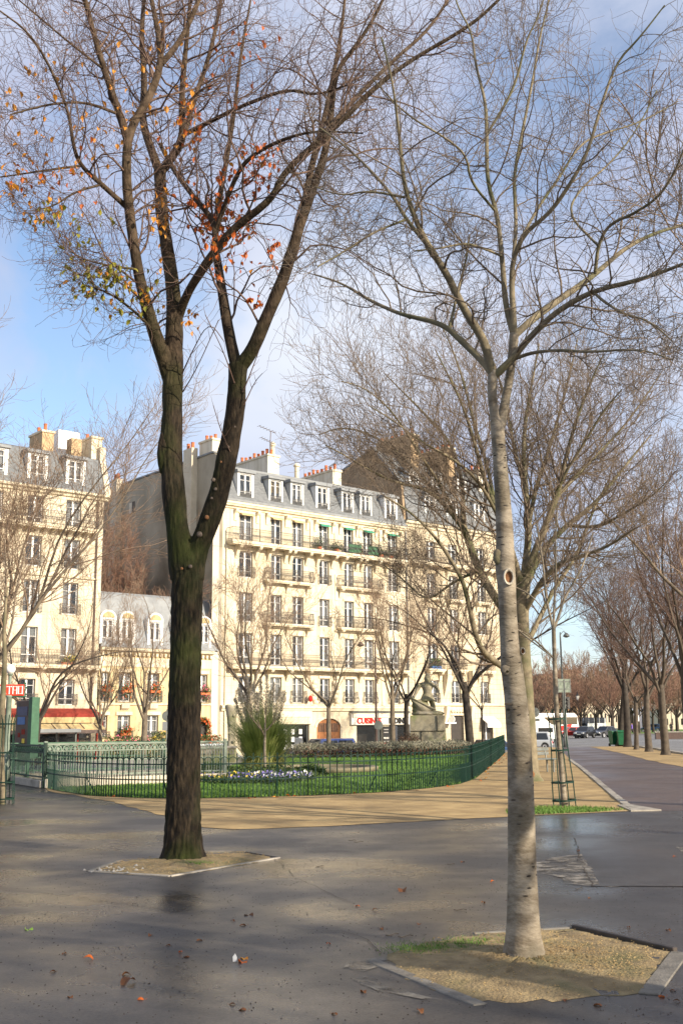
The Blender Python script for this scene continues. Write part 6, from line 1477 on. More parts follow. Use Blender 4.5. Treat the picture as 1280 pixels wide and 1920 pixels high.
# squared station lettering built from strokes
def stroke_text(parent, txt, x0, z0, w, h, gap, t, y, m):
    G = {'M': [((0, 0), (0, 1)), ((0, 1), (.5, .55)), ((.5, .55), (1, 1)), ((1, 1), (1, 0))], 'E': [((0, 0), (0, 1)), ((0, 1), (1, 1)), ((0, .52), (.8, .52)), ((0, 0), (1, 0))],
         'T': [((0, 1), (1, 1)), ((.5, 1), (.5, 0))], 'R': [((0, 0), (0, 1)), ((0, 1), (1, 1)), ((1, 1), (1, .5)), ((0, .5), (1, .5)), ((1, .5), (1, 0))], 'O': [((0, 0), (0, 1)), ((0, 1), (1, 1)), ((1, 1), (1, 0)), ((1, 0), (0, 0))]}
    for i, ch in enumerate(txt):
        b = MB(); ox = x0 + i * (w + gap)
        for (a, c), (d, e) in G[ch]: b.bar((ox + a * w, y, z0 + c * h), (ox + d * w, y, z0 + e * h), t, .012)
        for (a, c) in {p_ for s_ in G[ch] for p_ in s_}: b.box(ox + a * w - t / 2, ox + a * w + t / 2, y - .007, y + .007, z0 + c * h - t / 2, z0 + c * h + t / 2)
        b.build('letter', M[m], parent)
stroke_text(MS, 'METRO', -.375, 2.645, .115, .21, .050, .030, -.064, 'white_paint')
b = MB()
for k in range(7): b.lathe([(.035, -.01), (.035, .01)], 8, (.47 + .02 * sin(k * 2), 0, 2.56 + k * .065), 'y')
b.build('scrollwork', M['metro_green'], MS); MB().box(-.46, .48, -.03, .03, 2.54, 2.58).build('board_frame', M['metro_green'], MS)
MB().lathe([(.05, 2.92), (.05, 3.18), (.09, 3.22), (.07, 3.25)], 10).build('lamp_neck', M['rail_grey'], MS)
MB().lathe([(.15 * max(.02, cos(-pi/2 + pi * k / 10)), 3.38 + .15 * sin(-pi/2 + pi * k / 10)) for k in range(11)], 16).build('globe', M['white_paint'], MS, True)
mp_ = at(45, 1400, 35.0); MPN = empty('map_panel', (mp_[0], 35.0, 0), -.75, 'green framed map case with blue poster behind the station railing', 'panel')
bevel(MB().box(-.40, .40, -.10, .10, .9, 2.48).build('case', M['post_brown'], MPN), .02, 2)
for (x, z, w, h, mm) in ((0, 2.15, .6, .28, 'poster_dark'), (-.05, 1.85, .45, .24, 'poster_blue'), (.1, 1.5, .2, .16, 'awning_red'), (-.15, 1.4, .14, .14, 'awning_red'), (.12, 1.22, .16, .14, 'petal_yellow'), (-.1, 1.12, .3, .08, 'poster_blue')):
    if mm == 'poster_dark' and mm not in M: mat('poster_dark', (0.05, 0.06, 0.12), (0.08, 0.09, 0.2), scale=5, rough=.4); mat('poster_blue', (0.05, 0.13, 0.36), (0.08, 0.2, 0.45), scale=5, rough=.4)
    MB().box(x - w/2, x + w/2, -.108, -.101, z - h/2, z + h/2).build('print', M[mm], MPN)
bevel(MB().box(.41, .62, -.14, .14, .7, 2.58).build('frame', M['metro_green'], MPN), .015, 2)
for x in (-.3, .3): MB().box(x - .04, x + .04, -.04, .04, 0, .9).build('leg', M['metro_green'], MPN)
_p = at(108, 1395, 61.0); zz = float(GZ(_p[0], 61)); BS = empty('bus_shelter', (_p[0], 61.0, zz), .35, 'glass bus shelter with flat grey roof in front of the brasserie', 'bus shelter')
bevel(MB().box(-1.2, 1.2, -.6, .7, 2.42, 2.62).build('roof', M['zinc'], BS), .03, 2)
for x in (-1.05, 0, 1.05): MB().box(x - .04, x + .04, .5, .58, 0, 2.42).build('post', M['post_grey'], BS)
for x in (-.52, .52): MB().box(x - .46, x + .46, .53, .55, .3, 2.2).build('pane', M['shop_glass'], BS)
MB().box(-.8, .8, .2, .5, .45, .5).build('seat', M['post_grey'], BS)

# ------------------------------------------------------------------ vehicles
def paint(name, c, metal=.2):
    m = mat(name, c, tuple(min(1, x * 1.12) for x in c), scale=3, rough=.28, metallic=metal); m.node_tree.nodes['Principled BSDF'].inputs['Coat Weight'].default_value = .6; return m
for n_, c_ in (('blue', (.025, .045, .16)), ('navy', (.02, .05, .12)), ('red', (.35, .03, .02)), ('white', (.72, .72, .70)), ('silver', (.42, .44, .46)), ('black', (.015, .015, .017)), ('graphite', (.05, .05, .055))): paint('paint_' + n_, c_)
mat('tyre', (.012, .012, .012), (.02, .02, .02), rough=.85); mat('rim', (.45, .45, .46), (.55, .55, .56), rough=.35, metallic=.6); mat('lamp_red', (.5, .015, .01)); mat('lamp_clear', (.7, .7, .68), rough=.15); mat('plate', (.7, .68, .55))
def wheel_mesh(r): return cached(('wh', r), lambda: MB().lathe([(r * .55, -.09), (r * .93, -.1), (r, -.06), (r, .06), (r * .93, .1), (r * .55, .09)], 20, (0, 0, 0), 'y').mesh('wheel', M['tyre'], True))
def rim_mesh(r):
    def f():
        b = MB(); b.lathe([(r * .12, -.085), (r * .62, -.105), (r * .66, -.08), (r * .66, .08), (r * .62, .105), (r * .12, .085)], 16, (0, 0, 0), 'y')
        return b.mesh('rim', M['rim'])
    return cached(('rm', r), f)
def car(name, loc, rz, label, col, L_=4.1, W_=1.72, H_=1.48, kind='hatch', cat='car', group=None, belt=.86):
    c = empty(name, loc, rz, label, cat, group); x0, x1 = -L_/2, L_/2; r = .31
    hood = {'hatch': .24, 'sedan': .27, 'mpv': .17, 'suv': .25}[kind]; tail = {'hatch': .02, 'sedan': .19, 'mpv': .01, 'suv': .02}[kind]
    # +x is the front; the lower body as a lofted hull with wheel arches
    def hull(xs, wf, zt): pass
    prof = [(x0 + .03, .32), (x0, .55), (x0 + .03, belt - .06), (x0 + .1, belt), (x1 - L_ * hood, belt + .02), (x1 - .35, belt - .12), (x1 - .06, belt - .26), (x1, .5), (x1 - .04, .30)]
    def arch(xc): return [(xc + (r + .07) * cos(a), r + (r + .07) * sin(a)) for a in np.linspace(0, pi, 7)]
    bot = [(x1 - .04, .22)] + [(p_, q_) for p_, q_ in arch(x1 - .78) if q_ > .2] + [(p_, q_) for p_, q_ in arch(x0 + .72) if q_ > .2] + [(x0 + .03, .22)]
    poly = prof + bot
    def inset(pl_, k): return [(p_ * (1 - k), q_) for p_, q_ in pl_]
    body = MB().prism(poly, -W_/2 + .05, W_/2 - .05, 'y'); b_ = bevel(body.build('body', M[col], c), .05, 2)
    xa, xb = x0 + L_ * tail, x1 - L_ * hood
    ra, rb_ = xa + {'hatch': .35, 'sedan': .55, 'mpv': .16, 'suv': .28}[kind], xb - {'hatch': .72, 'sedan': .75, 'mpv': .55, 'suv': .6}[kind]
    wb, wt = W_/2 - .08, W_/2 - .24
    vs = [(xa, -wb, belt), (xb, -wb, belt), (xb, wb, belt), (xa, wb, belt), (ra, -wt, H_), (rb_, -wt, H_), (rb_, wt, H_), (ra, wt, H_)]
    bevel(MB().add(vs, [(4, 5, 6, 7), (0, 1, 5, 4), (1, 2, 6, 5), (2, 3, 7, 6), (3, 0, 4, 7)]).build('cabin', M[col], c), .05, 2)
    A = lambda i: np.array(vs[i])
    def quad(i, j, k, l, s0, s1, t0, t1, out):
        P = lambda s, t: (A(i) * (1 - s) + A(j) * s) * (1 - t) + (A(l) * (1 - s) + A(k) * s) * t
        q = [P(s0, t0), P(s1, t0), P(s1, t1), P(s0, t1)]; n = np.cross(q[1] - q[0], q[3] - q[0]); n /= np.linalg.norm(n); q = [p + n * .006 * out for p in q]
        return MB().add(q, [(0, 1, 2, 3)])
    quad(1, 2, 6, 5, .06, .94, .08, .93, 1).build('windscreen', M['car_glass'], c); quad(3, 0, 4, 7, .08, .92, .1, .9, 1).build('rear_window', M['car_glass'], c)
    for (i, j, k, l) in ((0, 1, 5, 4), (2, 3, 7, 6)):
        for s0, s1 in ((.08, .47), (.52, .92)): quad(i, j, k, l, s0, s1, .10, .86, 1).build('side_window', M['car_glass'], c)
    for xw in (x1 - .78, x0 + .72):
        for s in (-1, 1):
            w = put('wheel', wheel_mesh(r), c, (xw, s * (W_/2 - .12), r)); put('rim', rim_mesh(r), w)
    for s in (-1, 1):
        bevel(MB().box(x1 - .16, x1 + .004, s * (W_/2 - .32) - .16, s * (W_/2 - .32) + .16, belt - .32, belt - .16).build('headlight', M['lamp_clear'], c), .02, 1)
        bevel(MB().box(x0 - .008, x0 + .12, s * (W_/2 - .22) - .12, s * (W_/2 - .22) + .12, belt - .3, belt - .05).build('tail_light', M['lamp_red'], c), .02, 1)
        bevel(MB().box(xb - .45, xb - .3, s * (W_/2 + .06) - .07, s * (W_/2 + .06) + .07, belt, belt + .13).build('mirror', M[col], c), .02, 1)
    for x_ in (x0 - .012, x1 - .01): MB().box(x_, x_ + .02, -.26, .26, .42, .53).build('number_plate', M['plate'], c)
    for x_, s in ((x0 - .02, 1), (x1 - .08, 1)): bevel(MB().box(x_, x_ + .1, -W_/2 + .1, W_/2 - .1, .30, .42).build('bumper', M['tyre'], c), .03, 1)
    return c
def on_street(s, off): p = front(s, off); return (p[0], p[1], float(GZ(*p)) + .006)
car('parked_car', on_street(1.7, 10.6), ANG + pi, 'dark blue people carrier parked beside the arched brown door', 'paint_blue', 4.4, 1.8, 1.78, 'mpv', group='cars parked along the street')
car('parked_car', on_street(6.6, 10.6), ANG + pi, 'red car parked between blue people carrier and shop', 'paint_red', 3.9, 1.68, 1.42, 'hatch', group='cars parked along the street')
car('parked_car', on_street(-7.2, 10.2), ANG, 'white car parked before the low house, half hidden by the dark trunk', 'paint_white', 4.2, 1.75, 1.6, 'mpv', group='cars parked along the street')
car('parked_car', on_street(17.2, 12.2), ANG, 'dark blue car parked at the far end of the green fence', 'paint_navy', 4.0, 1.7, 1.5, 'hatch', group='cars parked along the street')
def on_ground(u, Y): x = ray(u, 1350)[0] * Y; return (x, Y, float(GZ(x, Y)) + .005)
car('parked_car', on_ground(992, 104), pi * .93, 'silver off-road car behind the pale tree, its tail to the right', 'paint_silver', 4.1, 1.75, 1.66, 'suv')
car('moving_car', on_ground(1094, 138), pi * 1.30, 'small black hatchback right of the white and red coach', 'paint_black', 3.7, 1.65, 1.42, 'hatch')
car('moving_car', on_ground(1133, 140), pi * 1.22, 'black saloon right of the small hatchback on the far road', 'paint_graphite', 4.5, 1.8, 1.42, 'sedan')
car('far_car', on_ground(1217, 208), pi * .9, 'dark car far off beside the bright green far lawn', 'paint_navy', 4.2, 1.75, 1.5, 'suv')
car('far_car', on_ground(1068, 140), pi * 1.05, 'red car between the white coach and the small black hatchback', 'paint_red', 3.8, 1.65, 1.4, 'hatch')
def coach(name, loc, rz, label, L_=11.5, W_=2.5, H_=3.3, red=True):
    c = empty(name, loc, rz, label, 'bus')
    bevel(MB().prism([(-L_/2, .35), (L_/2 - .05, .35), (L_/2, 1.2), (L_/2 - .25, H_ - .35), (L_/2 - .7, H_), (-L_/2 + .1, H_), (-L_/2, H_ - .3)], -W_/2, W_/2, 'y').build('body', M['paint_white'], c), .08, 3)
    for s in (-1, 1):
        for k in range(6):
            x = -L_/2 + .5 + k * 1.72; MB().box(x, x + 1.62, s * (W_/2 + .004) - .004, s * (W_/2 + .004) + .004, 1.75, 2.75).build('side_window', M['car_glass'], c)
        if red:
            for k, (xx, hh, zb) in enumerate(((L_/2 - 3.4, 1.2, .45), (L_/2 - 4.6, 1.0, .45), (L_/2 - 2.4, 1.0, .8), (L_/2 - 5.6, .8, .6))):
                MB().add([(xx, s * (W_/2 + .012), zb), (xx + 1.0, s * (W_/2 + .012), zb + .1), (xx + 1.25, s * (W_/2 + .012), zb + hh), (xx + .3, s * (W_/2 + .012), zb + hh * .9)], [(0, 1, 2, 3)]).build('red_graphic', M['sign_red'], c)
        for x in (L_/2 - 2.3, -L_/2 + 2.6): w = put('wheel', wheel_mesh(.48), c, (x, s * (W_/2 - .12), .48)); put('rim', rim_mesh(.48), w)
    MB().add([(L_/2 - .01, -W_/2 + .12, 1.3), (L_/2 - .01, W_/2 - .12, 1.3), (L_/2 - .22, W_/2 - .12, H_ - .45), (L_/2 - .22, -W_/2 + .12, H_ - .45)], [(0, 1, 2, 3)]).build('windscreen', M['car_glass'], c, loc=(.03, 0, 0))
    for s in (-1, 1): MB().box(L_/2 - .03, L_/2 + .02, s * .9 - .15, s * .9 + .15, .6, .78).build('headlight', M['lamp_clear'], c)
    return c
p = on_ground(1010, 152); coach('coach', p, .30, 'white coach with bright red graphics on the far road', 11.0)
p = on_ground(1108, 196); coach('coach', p, pi * 1.25, 'distant plain white minibus on the far road beyond the black cars', 6.0, 2.2, 2.7, False)
# white camper lorry in front of the coach
p = on_ground(1004, 122); LV = empty('lorry', p, pi * .06, 'white high-sided lorry beside the pale trunk, in front of the coach', 'lorry')
bevel(MB().prism([(-3.2, .5), (2.2, .5), (2.2, 1.5), (1.4, 2.1), (-.4, 3.6), (-3.2, 3.7)], -1.1, 1.1, 'y').build('body', M['paint_white'], LV), .06, 2)
MB().box(-.2, 1.5, -1.112, -1.104, 1.25, 1.75).build('side_window', M['car_glass'], LV)
for x in (-2.0, 1.3):
    for s in (-1, 1): w = put('wheel', wheel_mesh(.4), LV, (x, s * 1.0, .4)); put('rim', rim_mesh(.4), w)
# scooter with a white top box
p = at(552, 1415, 66.0); z_ = float(GZ(p[0], 66)); SCO = empty('scooter', (p[0], 66.0, z_), ANG + .4, 'parked scooter with a pale windshield left of the lavender hedge', 'scooter')
for x in (-.62, .62): w = put('wheel', wheel_mesh(.24), SCO, (x, 0, .24), scale=(1, .6, 1)); put('rim', rim_mesh(.24), w, scale=(1, .8, 1))
bevel(MB().prism([(-.85, .5), (-.6, .38), (-.2, .3), (.3, .28), (.45, .4), (.55, .95), (.45, 1.0), (.3, .5), (-.15, .5), (-.2, .78), (-.85, .82)], -.17, .17, 'y').build('body', M['paint_graphite'], SCO), .03, 2)
MB().box(-.8, -.2, -.15, .15, .80, .90).build('seat', M['tyre'], SCO); MB().bar((.45, -.33, 1.05), (.45, .33, 1.05), .04).build('handlebar', M['tyre'], SCO)
bevel(MB().prism([(.5, .95), (.66, .95), (.52, 1.55), (.44, 1.5)], -.26, .26, 'y').build('windshield', M['sign_white'], SCO), .02, 2)

# ------------------------------------------------------------------ lamps, signs, signals
def tall_lamp(u, Y, H_, label, armx, m='post_brown'):
    x, y, z = on_ground(u, Y); o = empty('street_lamp', (x, y, z), 0, label, 'street lamp', 'street lamps')
    MB().lathe([(.14, 0), (.14, .6), (.10, .7), (.085, 1.0), (.055, H_ - .3), (.03, H_)], 10).build('post', M[m], o, True)
    n = 6; q = [(armx * k / n, 0, H_ - .25 + .28 * sin(pi * k / n * .9)) for k in range(n + 1)]; MB().tube(q, .025, 6).build('arm', M[m], o)
    MB().lathe([(.05, .22), (.10, .18), (.24, 0), (.22, -.04), (.10, -.10), (.02, -.12)], 12, (armx, 0, H_ - .28)).build('lantern', M[m], o, True); return o
tall_lamp(705, 70, 7.6, 'tall brown street lamp before the kitchen shop lettering', -.95)
tall_lamp(1057, 75, 7.9, 'tall dark street lamp beside the caged young tree', .42, 'post_grey')
def lantern_post(u, Y, H_, label):
    x, y, z = on_ground(u, Y); o = empty('lantern_post', (x, y, z), 0, label, 'street lamp', 'old lantern posts')
    MB().lathe([(.28, 0), (.28, .4), (.18, .55), (.16, 1.1), (.08, 1.3), (.06, H_ - 1.3), (.14, H_ - 1.2), (.05, H_ - 1.1)], 10).build('post', M['post_brown'], o, True)
    MB().lathe([(.14, H_ - 1.1), (.30, H_ - .45), (.32, H_ - .42)], 6).build('lantern_glass', M['sign_white'], o)
    MB().lathe([(.34, H_ - .42), (.18, H_ - .2), (.06, H_ - .08), (.05, H_ + .25), (.01, H_ + .35)], 8).build('lantern_top', M['iron'], o, True); return o
lantern_post(1084, 178, 6.6, 'old brown lantern post behind the small black hatchback'); lantern_post(1241, 150, 7.4, 'old brown lantern post with round blue sign near the right edge')
lantern_post(1258, 196, 5.6, 'farther old lantern post at the right edge'); lantern_post(1146, 214, 5.4, 'distant thin lantern post left of the black trees')
def sign_post(name, u, Y, H_, label, cat='sign'):
    x, y, z = on_ground(u, Y); o = empty(name, (x, y, z), 0, label, cat); MB().lathe([(.035, 0), (.035, H_)], 8).build('post', M['post_grey'], o); return o
def disc(o, z, r, m, y=-.045, x=0): MB().lathe([(r, -.012), (r, .012)], 20, (x, y, z), 'y').build('disc', M[m], o)
o = sign_post('round_sign', 1002, 72, 2.6, 'back of a round grey road sign beside the pale trunk'); disc(o, 2.35, .32, 'post_grey'); MB().box(-.16, .3, -.05, -.03, 1.78, 1.95).build('plate', M['post_grey'], o)
o = sign_post('round_sign', 709, 69.5, 3.1, 'back of a round pale sign on the tall brown lamp post'); disc(o, 2.15, .28, 'post_grey')
o = sign_post('round_sign', 313, 58, 2.9, 'road sign on a thin post left of the large dark trunk'); disc(o, 2.55, .26, 'post_grey'); MB().box(-.22, .22, -.05, -.03, 1.8, 2.25).build('plate', M['zinc'], o)
mat('sign_blue', (.06, .04, .22), (.08, .06, .3), rough=.4)
o = sign_post('round_sign', 1244, 149, 3.0, 'round blue sign with white plate under it near the right edge'); disc(o, 2.7, .34, 'sign_blue'); MB().box(-.4, .3, -.06, -.04, 1.85, 2.2).build('plate', M['white_paint'], o)
o = sign_post('board_sign', 1194, 165, 3.0, 'small white board on a post on the far lawn'); MB().box(-.25, .25, -.06, -.04, 2.0, 2.9).build('board', M['white_paint'], o)
x, y, z = on_ground(1060, 73.5); TRF = empty('traffic_light', (x, y, z), .2, 'black traffic light and back of a large sign panel beside the caged tree', 'traffic light')
MB().lathe([(.07, 0), (.07, 4.5)], 10).build('post', M['post_grey'], TRF); bevel(MB().box(.02, .34, -.05, .28, 2.55, 3.35).build('signal_head', M['iron'], TRF), .03, 2)
for k in range(3): MB().lathe([(.09, -.10), (.10, .0)], 12, (.18, -.06, 2.72 + k * .24), 'y').build('visor', M['iron'], TRF)
pn = MB().box(-.45, .42, -.03, .03, 3.65, 4.55).build('panel', M['rail_grey'], TRF)
for q in ((-.47, -.42, 3.63, 4.57), (.40, .45, 3.63, 4.57)): MB().box(q[0], q[1], -.05, -.03, q[2], q[3]).build('panel_frame', M['post_grey'], pn)
for zz in (3.85, 4.35): MB().box(-.45, .42, -.05, -.03, zz, zz + .05).build('panel_brace', M['post_grey'], pn)
x, y, z = on_ground(424, 74); z += .1; PMt = empty('parking_meter', (x, y, z), .3, 'blue green pay machine at the foot of the blind wall corner', 'parking meter')
bevel(MB().box(-.2, .2, -.15, .15, 0, 1.45).build('case', M['poster_blue'], PMt), .02, 2); bevel(MB().box(-.22, .22, -.17, .17, 1.45, 1.62).build('top', M['metro_green'], PMt), .02, 2); MB().box(-.1, .1, -.155, -.15, .9, 1.2).build('display', M['sign_white'], PMt)
# wheeled bins
def bin_(u, Y, label, rz):
    x, y, z = on_ground(u, Y); o = empty('wheeled_bin', (x, y, z), rz, label, 'bin', 'green wheeled bins')
    MB().prism([(-.25, -.28), (.25, -.28), (.25, .28), (-.25, .28)], .1, .95, 'z', [(-.31, -.35), (.31, -.35), (.31, .35), (-.31, .35)]).build('body', M['bin_green'], o)
    bevel(MB().prism([(-.40, .95), (.38, .95), (.34, 1.02), (0, 1.09), (-.36, 1.04)], -.34, .34, 'x').build('lid', M['bin_green'], o), .02, 1)
    for s in (-1, 1): put('wheel', wheel_mesh(.1), o, (s * .24, .3, .1), (0, 0, pi/2), (1, .5, 1))
mat('bin_green', (.007, .095, .037), (.012, .125, .05), scale=4, rough=.45)
bin_(1149, 76.5, 'green wheeled bin left of the black leaning tree', .2); bin_(1163, 75.5, 'green wheeled bin squeezed between two black trees', -.1)
# bench end on the sand behind the spreading tree
x, y, z = on_ground(1010, 37); BN = empty('bench', (x, y, .01), .5, 'grey bench on the sand behind the spreading tree', 'bench')
for k in range(3): bevel(MB().box(-.55, .55, -.2 + k * .14, -.08 + k * .14, .42, .46).build('slat', M['post_grey'], BN), .008, 1)
for k in range(2): bevel(MB().box(-.55, .55, .25, .28, .56 + k * .14, .67 + k * .14).build('back_slat', M['post_grey'], BN), .008, 1)
for s in (-1, 1): MB().box(s * .4 - .02, s * .4 + .02, -.2, .22, .38, .42).box(s * .4 - .02, s * .4 + .02, -.18, -.14, 0, .38).box(s * .4 - .02, s * .4 + .02, .16, .20, 0, .38).bar((s * .4, .2, .4), (s * .4, .29, .82), .03).build('leg', M['post_grey'], BN)
# low dark parapet on the far side
x, y, z = on_ground(1256, 124); PW = empty('parapet', (x, y, z), -.05, 'low dark wall with pale coping beyond the right-hand trees', 'wall')
MB().box(-1.8, 3.2, -.3, .3, 0, .72).build('wall', M['post_brown'], PW); MB().box(-1.9, 3.3, -.36, .36, .72, .84).build('coping', M['kerb'], PW)

# ------------------------------------------------------------------ people far off
def cloth(name, coat, trousers, skin=(.45, .28, .19), hair=(.05, .035, .025)):
    m = bpy.data.materials.new(name); m.use_nodes = True; t = m.node_tree; N = t.nodes; tcn = N.new('ShaderNodeTexCoord'); sx_ = N.new('ShaderNodeSeparateXYZ'); t.links.new(tcn.outputs['Object'], sx_.inputs[0])
    r = N.new('ShaderNodeValToRGB'); r.color_ramp.interpolation = 'CONSTANT'; e = r.color_ramp.elements
    mr = N.new('ShaderNodeMath'); mr.operation = 'DIVIDE'; mr.inputs[1].default_value = 1.8; t.links.new(sx_.outputs['Z'], mr.inputs[0]); t.links.new(mr.outputs[0], r.inputs[0])
    e[0].color = (.02, .02, .02, 1); e[1].position = .05; e[1].color = (*trousers, 1)
    for p_, c_ in ((.47, coat), (.835, skin), (.935, hair)): q = e.new(p_); q.color = (*c_, 1)
    b_ = N['Principled BSDF']; b_.inputs['Roughness'].default_value = .8; t.links.new(r.outputs[0], b_.inputs['Base Color']); M[name] = m
def person(loc, rz, label, m, stride=.25, group=None):
    o = empty('person', loc, rz, label, 'person', group)
    J = {'pel': (0, 0, .95, .15), 'wai': (0, 0, 1.12, .14), 'che': (0, 0, 1.36, .17), 'nek': (0, 0, 1.50, .065), 'hd1': (.01, 0, 1.60, .095), 'hd2': (.01, 0, 1.70, .09), 'hd3': (0, 0, 1.76, .05)}
    E_ = [('pel', 'wai'), ('wai', 'che'), ('che', 'nek'), ('nek', 'hd1'), ('hd1', 'hd2'), ('hd2', 'hd3')]
    for s, n_ in ((1, 'l'), (-1, 'r')):
        st_ = stride * s
        J.update({n_ + 'sh': (0, s * .18, 1.43, .07), n_ + 'el': (-st_ * .35, s * .24, 1.16, .05), n_ + 'wr': (-st_ * .3 + .08, s * .23, .93, .035), n_ + 'ha': (-st_ * .25 + .1, s * .22, .84, .038), n_ + 'hp': (0, s * .09, .9, .10), n_ + 'kn': (st_ * .7 + .04, s * .10, .50, .07), n_ + 'an': (st_ * 1.1, s * .10, .10, .045), n_ + 'to': (st_ * 1.1 + .16, s * .11, .045, .04)})
        E_ += [('che', n_ + 'sh'), (n_ + 'sh', n_ + 'el'), (n_ + 'el', n_ + 'wr'), (n_ + 'wr', n_ + 'ha'), ('pel', n_ + 'hp'), (n_ + 'hp', n_ + 'kn'), (n_ + 'kn', n_ + 'an'), (n_ + 'an', n_ + 'to')]
    ks = list(J); me = bpy.data.meshes.new('body'); me.from_pydata([J[k][:3] for k in ks], [(ks.index(a), ks.index(c)) for a, c in E_], []); me.materials.append(M[m])
    b_ = put('body', me, o); md = b_.modifiers.new('skin', 'SKIN'); sv = me.skin_vertices
    if not sv: me.skin_vertices if hasattr(me, 'skin_vertices') else None
    la = me.attributes.get('skin_vertices')
    return o, b_, ks, J
def people():
    cloth('coat_violet', (.16, .10, .38), (.06, .05, .05)); cloth('coat_black', (.015, .015, .018), (.03, .03, .035)); cloth('coat_rust', (.28, .10, .05), (.04, .04, .06))
    for loc, rz, lb, m, st_ in ((on_ground(1183, 176), 2.6, 'person in a violet jacket on the path before the far lawn', 'coat_violet', .22), (on_ground(1178, 178), 2.9, 'person in a rust jacket beside the one in violet', 'coat_rust', .18), (on_ground(1256, 188), 1.2, 'person in black standing under the right-hand lantern posts', 'coat_black', .06)):
        o, b_, ks, J = person(loc, rz, lb, m, st_)
        bpy.context.view_layer.objects.active = b_; b_.select_set(True)
        sk = b_.data.skin_vertices[0].data if len(b_.data.skin_vertices) else None
        if sk is None:
            b_.modifiers.clear(); bpy.ops.object.modifier_add(type='SKIN'); sk = b_.data.skin_vertices[0].data
        for i, k in enumerate(ks): sk[i].radius = (J[k][3], J[k][3]); sk[i].use_root = (k == 'pel')
        s_ = b_.modifiers.new('sub', 'SUBSURF'); s_.levels = 1; s_.render_levels = 2; b_.select_set(False)
people()

# ------------------------------------------------------------------ flowers on the houses
def flower_box(loc, rz, label, w, fm='flower_red', drop=.5, grp='flower boxes on the low house'):
    o = empty('flower_box', loc, rz, label, 'flower box', grp); g_ = np.random.default_rng(int(abs(loc[0]) * 100)); n = 420
    bevel(MB().box(-w/2, w/2, -.12, .12, 0, .2).build('box', M['terracotta'], o), .02, 1)
    p_ = np.stack([g_.normal(0, w * .28, n), g_.normal(-.08, .12, n), .2 + np.abs(g_.normal(0, .18, n)) - drop * (g_.random(n) < .35) * g_.random(n)], 1); leaves('foliage', p_, .12, 'shrub', g_, o)['kind'] = 'stuff'
    p_ = np.stack([g_.normal(0, w * .28, n // 4), g_.normal(-.12, .12, n // 4), .25 + np.abs(g_.normal(0, .2, n // 4)) - drop * (g_.random(n // 4) < .3) * g_.random(n // 4)], 1); leaves('blossoms', p_, .11, fm, g_, o, .2, .9)['kind'] = 'stuff'
for s_, z_, lb in ((-9.7, 5.15, 'red flowers on the leftmost upper rail of the low house'), (-8.16, 5.1, 'orange flower box with trailing blooms on an upper rail of the low house'), (-5.86, 5.1, 'orange flowers on the upper rail right of the trailing box'), (-1.62, 5.0, 'flowers on the upper rail nearest the tall house'), (-8.16, 2.1, 'orange flower box on a ground floor sill of the low house')):
    p = front(s_, .3); flower_box((p[0], p[1], STREET + z_), ANG, lb, .8, 'flower_red' if s_ != -1.62 else 'flower_pink', .75)
def planter(s0, s1, off, zt, label, fm):
    p = front((s0 + s1) / 2, off); L_ = s1 - s0; o = empty('planted_hedge', (p[0], p[1], STREET + .12), ANG, label, 'hedge'); g_ = np.random.default_rng(int(s0 * 10) % 97); n = int(900 * L_)
    MB().box(-L_/2, L_/2, -.3, .3, 0, .45).build('trough', M['metro_green'], o)
    p_ = np.stack([g_.uniform(-L_/2, L_/2, n), g_.normal(0, .2, n), .4 + (zt - .4) * g_.random(n)], 1); leaves('foliage', p_, .13, 'shrub', g_, o)['kind'] = 'stuff'
    p_ = np.stack([g_.uniform(-L_/2, L_/2, n // 14), g_.normal(-.15, .15, n // 14), zt * .55 + zt * .5 * g_.random(n // 14)], 1); leaves('blossoms', p_, .11, fm, g_, o, .2, .9)['kind'] = 'stuff'
planter(-10.2, -6.8, 1.1, 1.9, 'hedge with red and pink flowers along the low house, left stretch', 'flower_pink')
planter(-6.5, -4.2, 1.1, 2.2, 'rounded green hedge along the low house, middle stretch', 'petal_yellow')
planter(-2.6, -.7, 1.1, 1.9, 'dark planted trough with flowers by the door of the low house', 'flower_red')
# doorway garland
p = front(-1.62, .15); GLD = empty('door_garland', (p[0], p[1], STREET), ANG, 'red and green garland framing the door of the low house', 'garland'); g_ = np.random.default_rng(2)
t_ = g_.random(700) * pi; p_ = np.stack([-.62 * np.cos(t_), np.zeros(700), 2.5 * np.sin(t_) ** .4 + .7], 1) + g_.normal(0, .09, (700, 3)); leaves('foliage', p_, .13, 'shrub', g_, GLD)['kind'] = 'stuff'; leaves('bows', p_[::4] + np.array([0, -.1, 0]), .12, 'flower_red', g_, GLD, .2, .9)['kind'] = 'stuff'
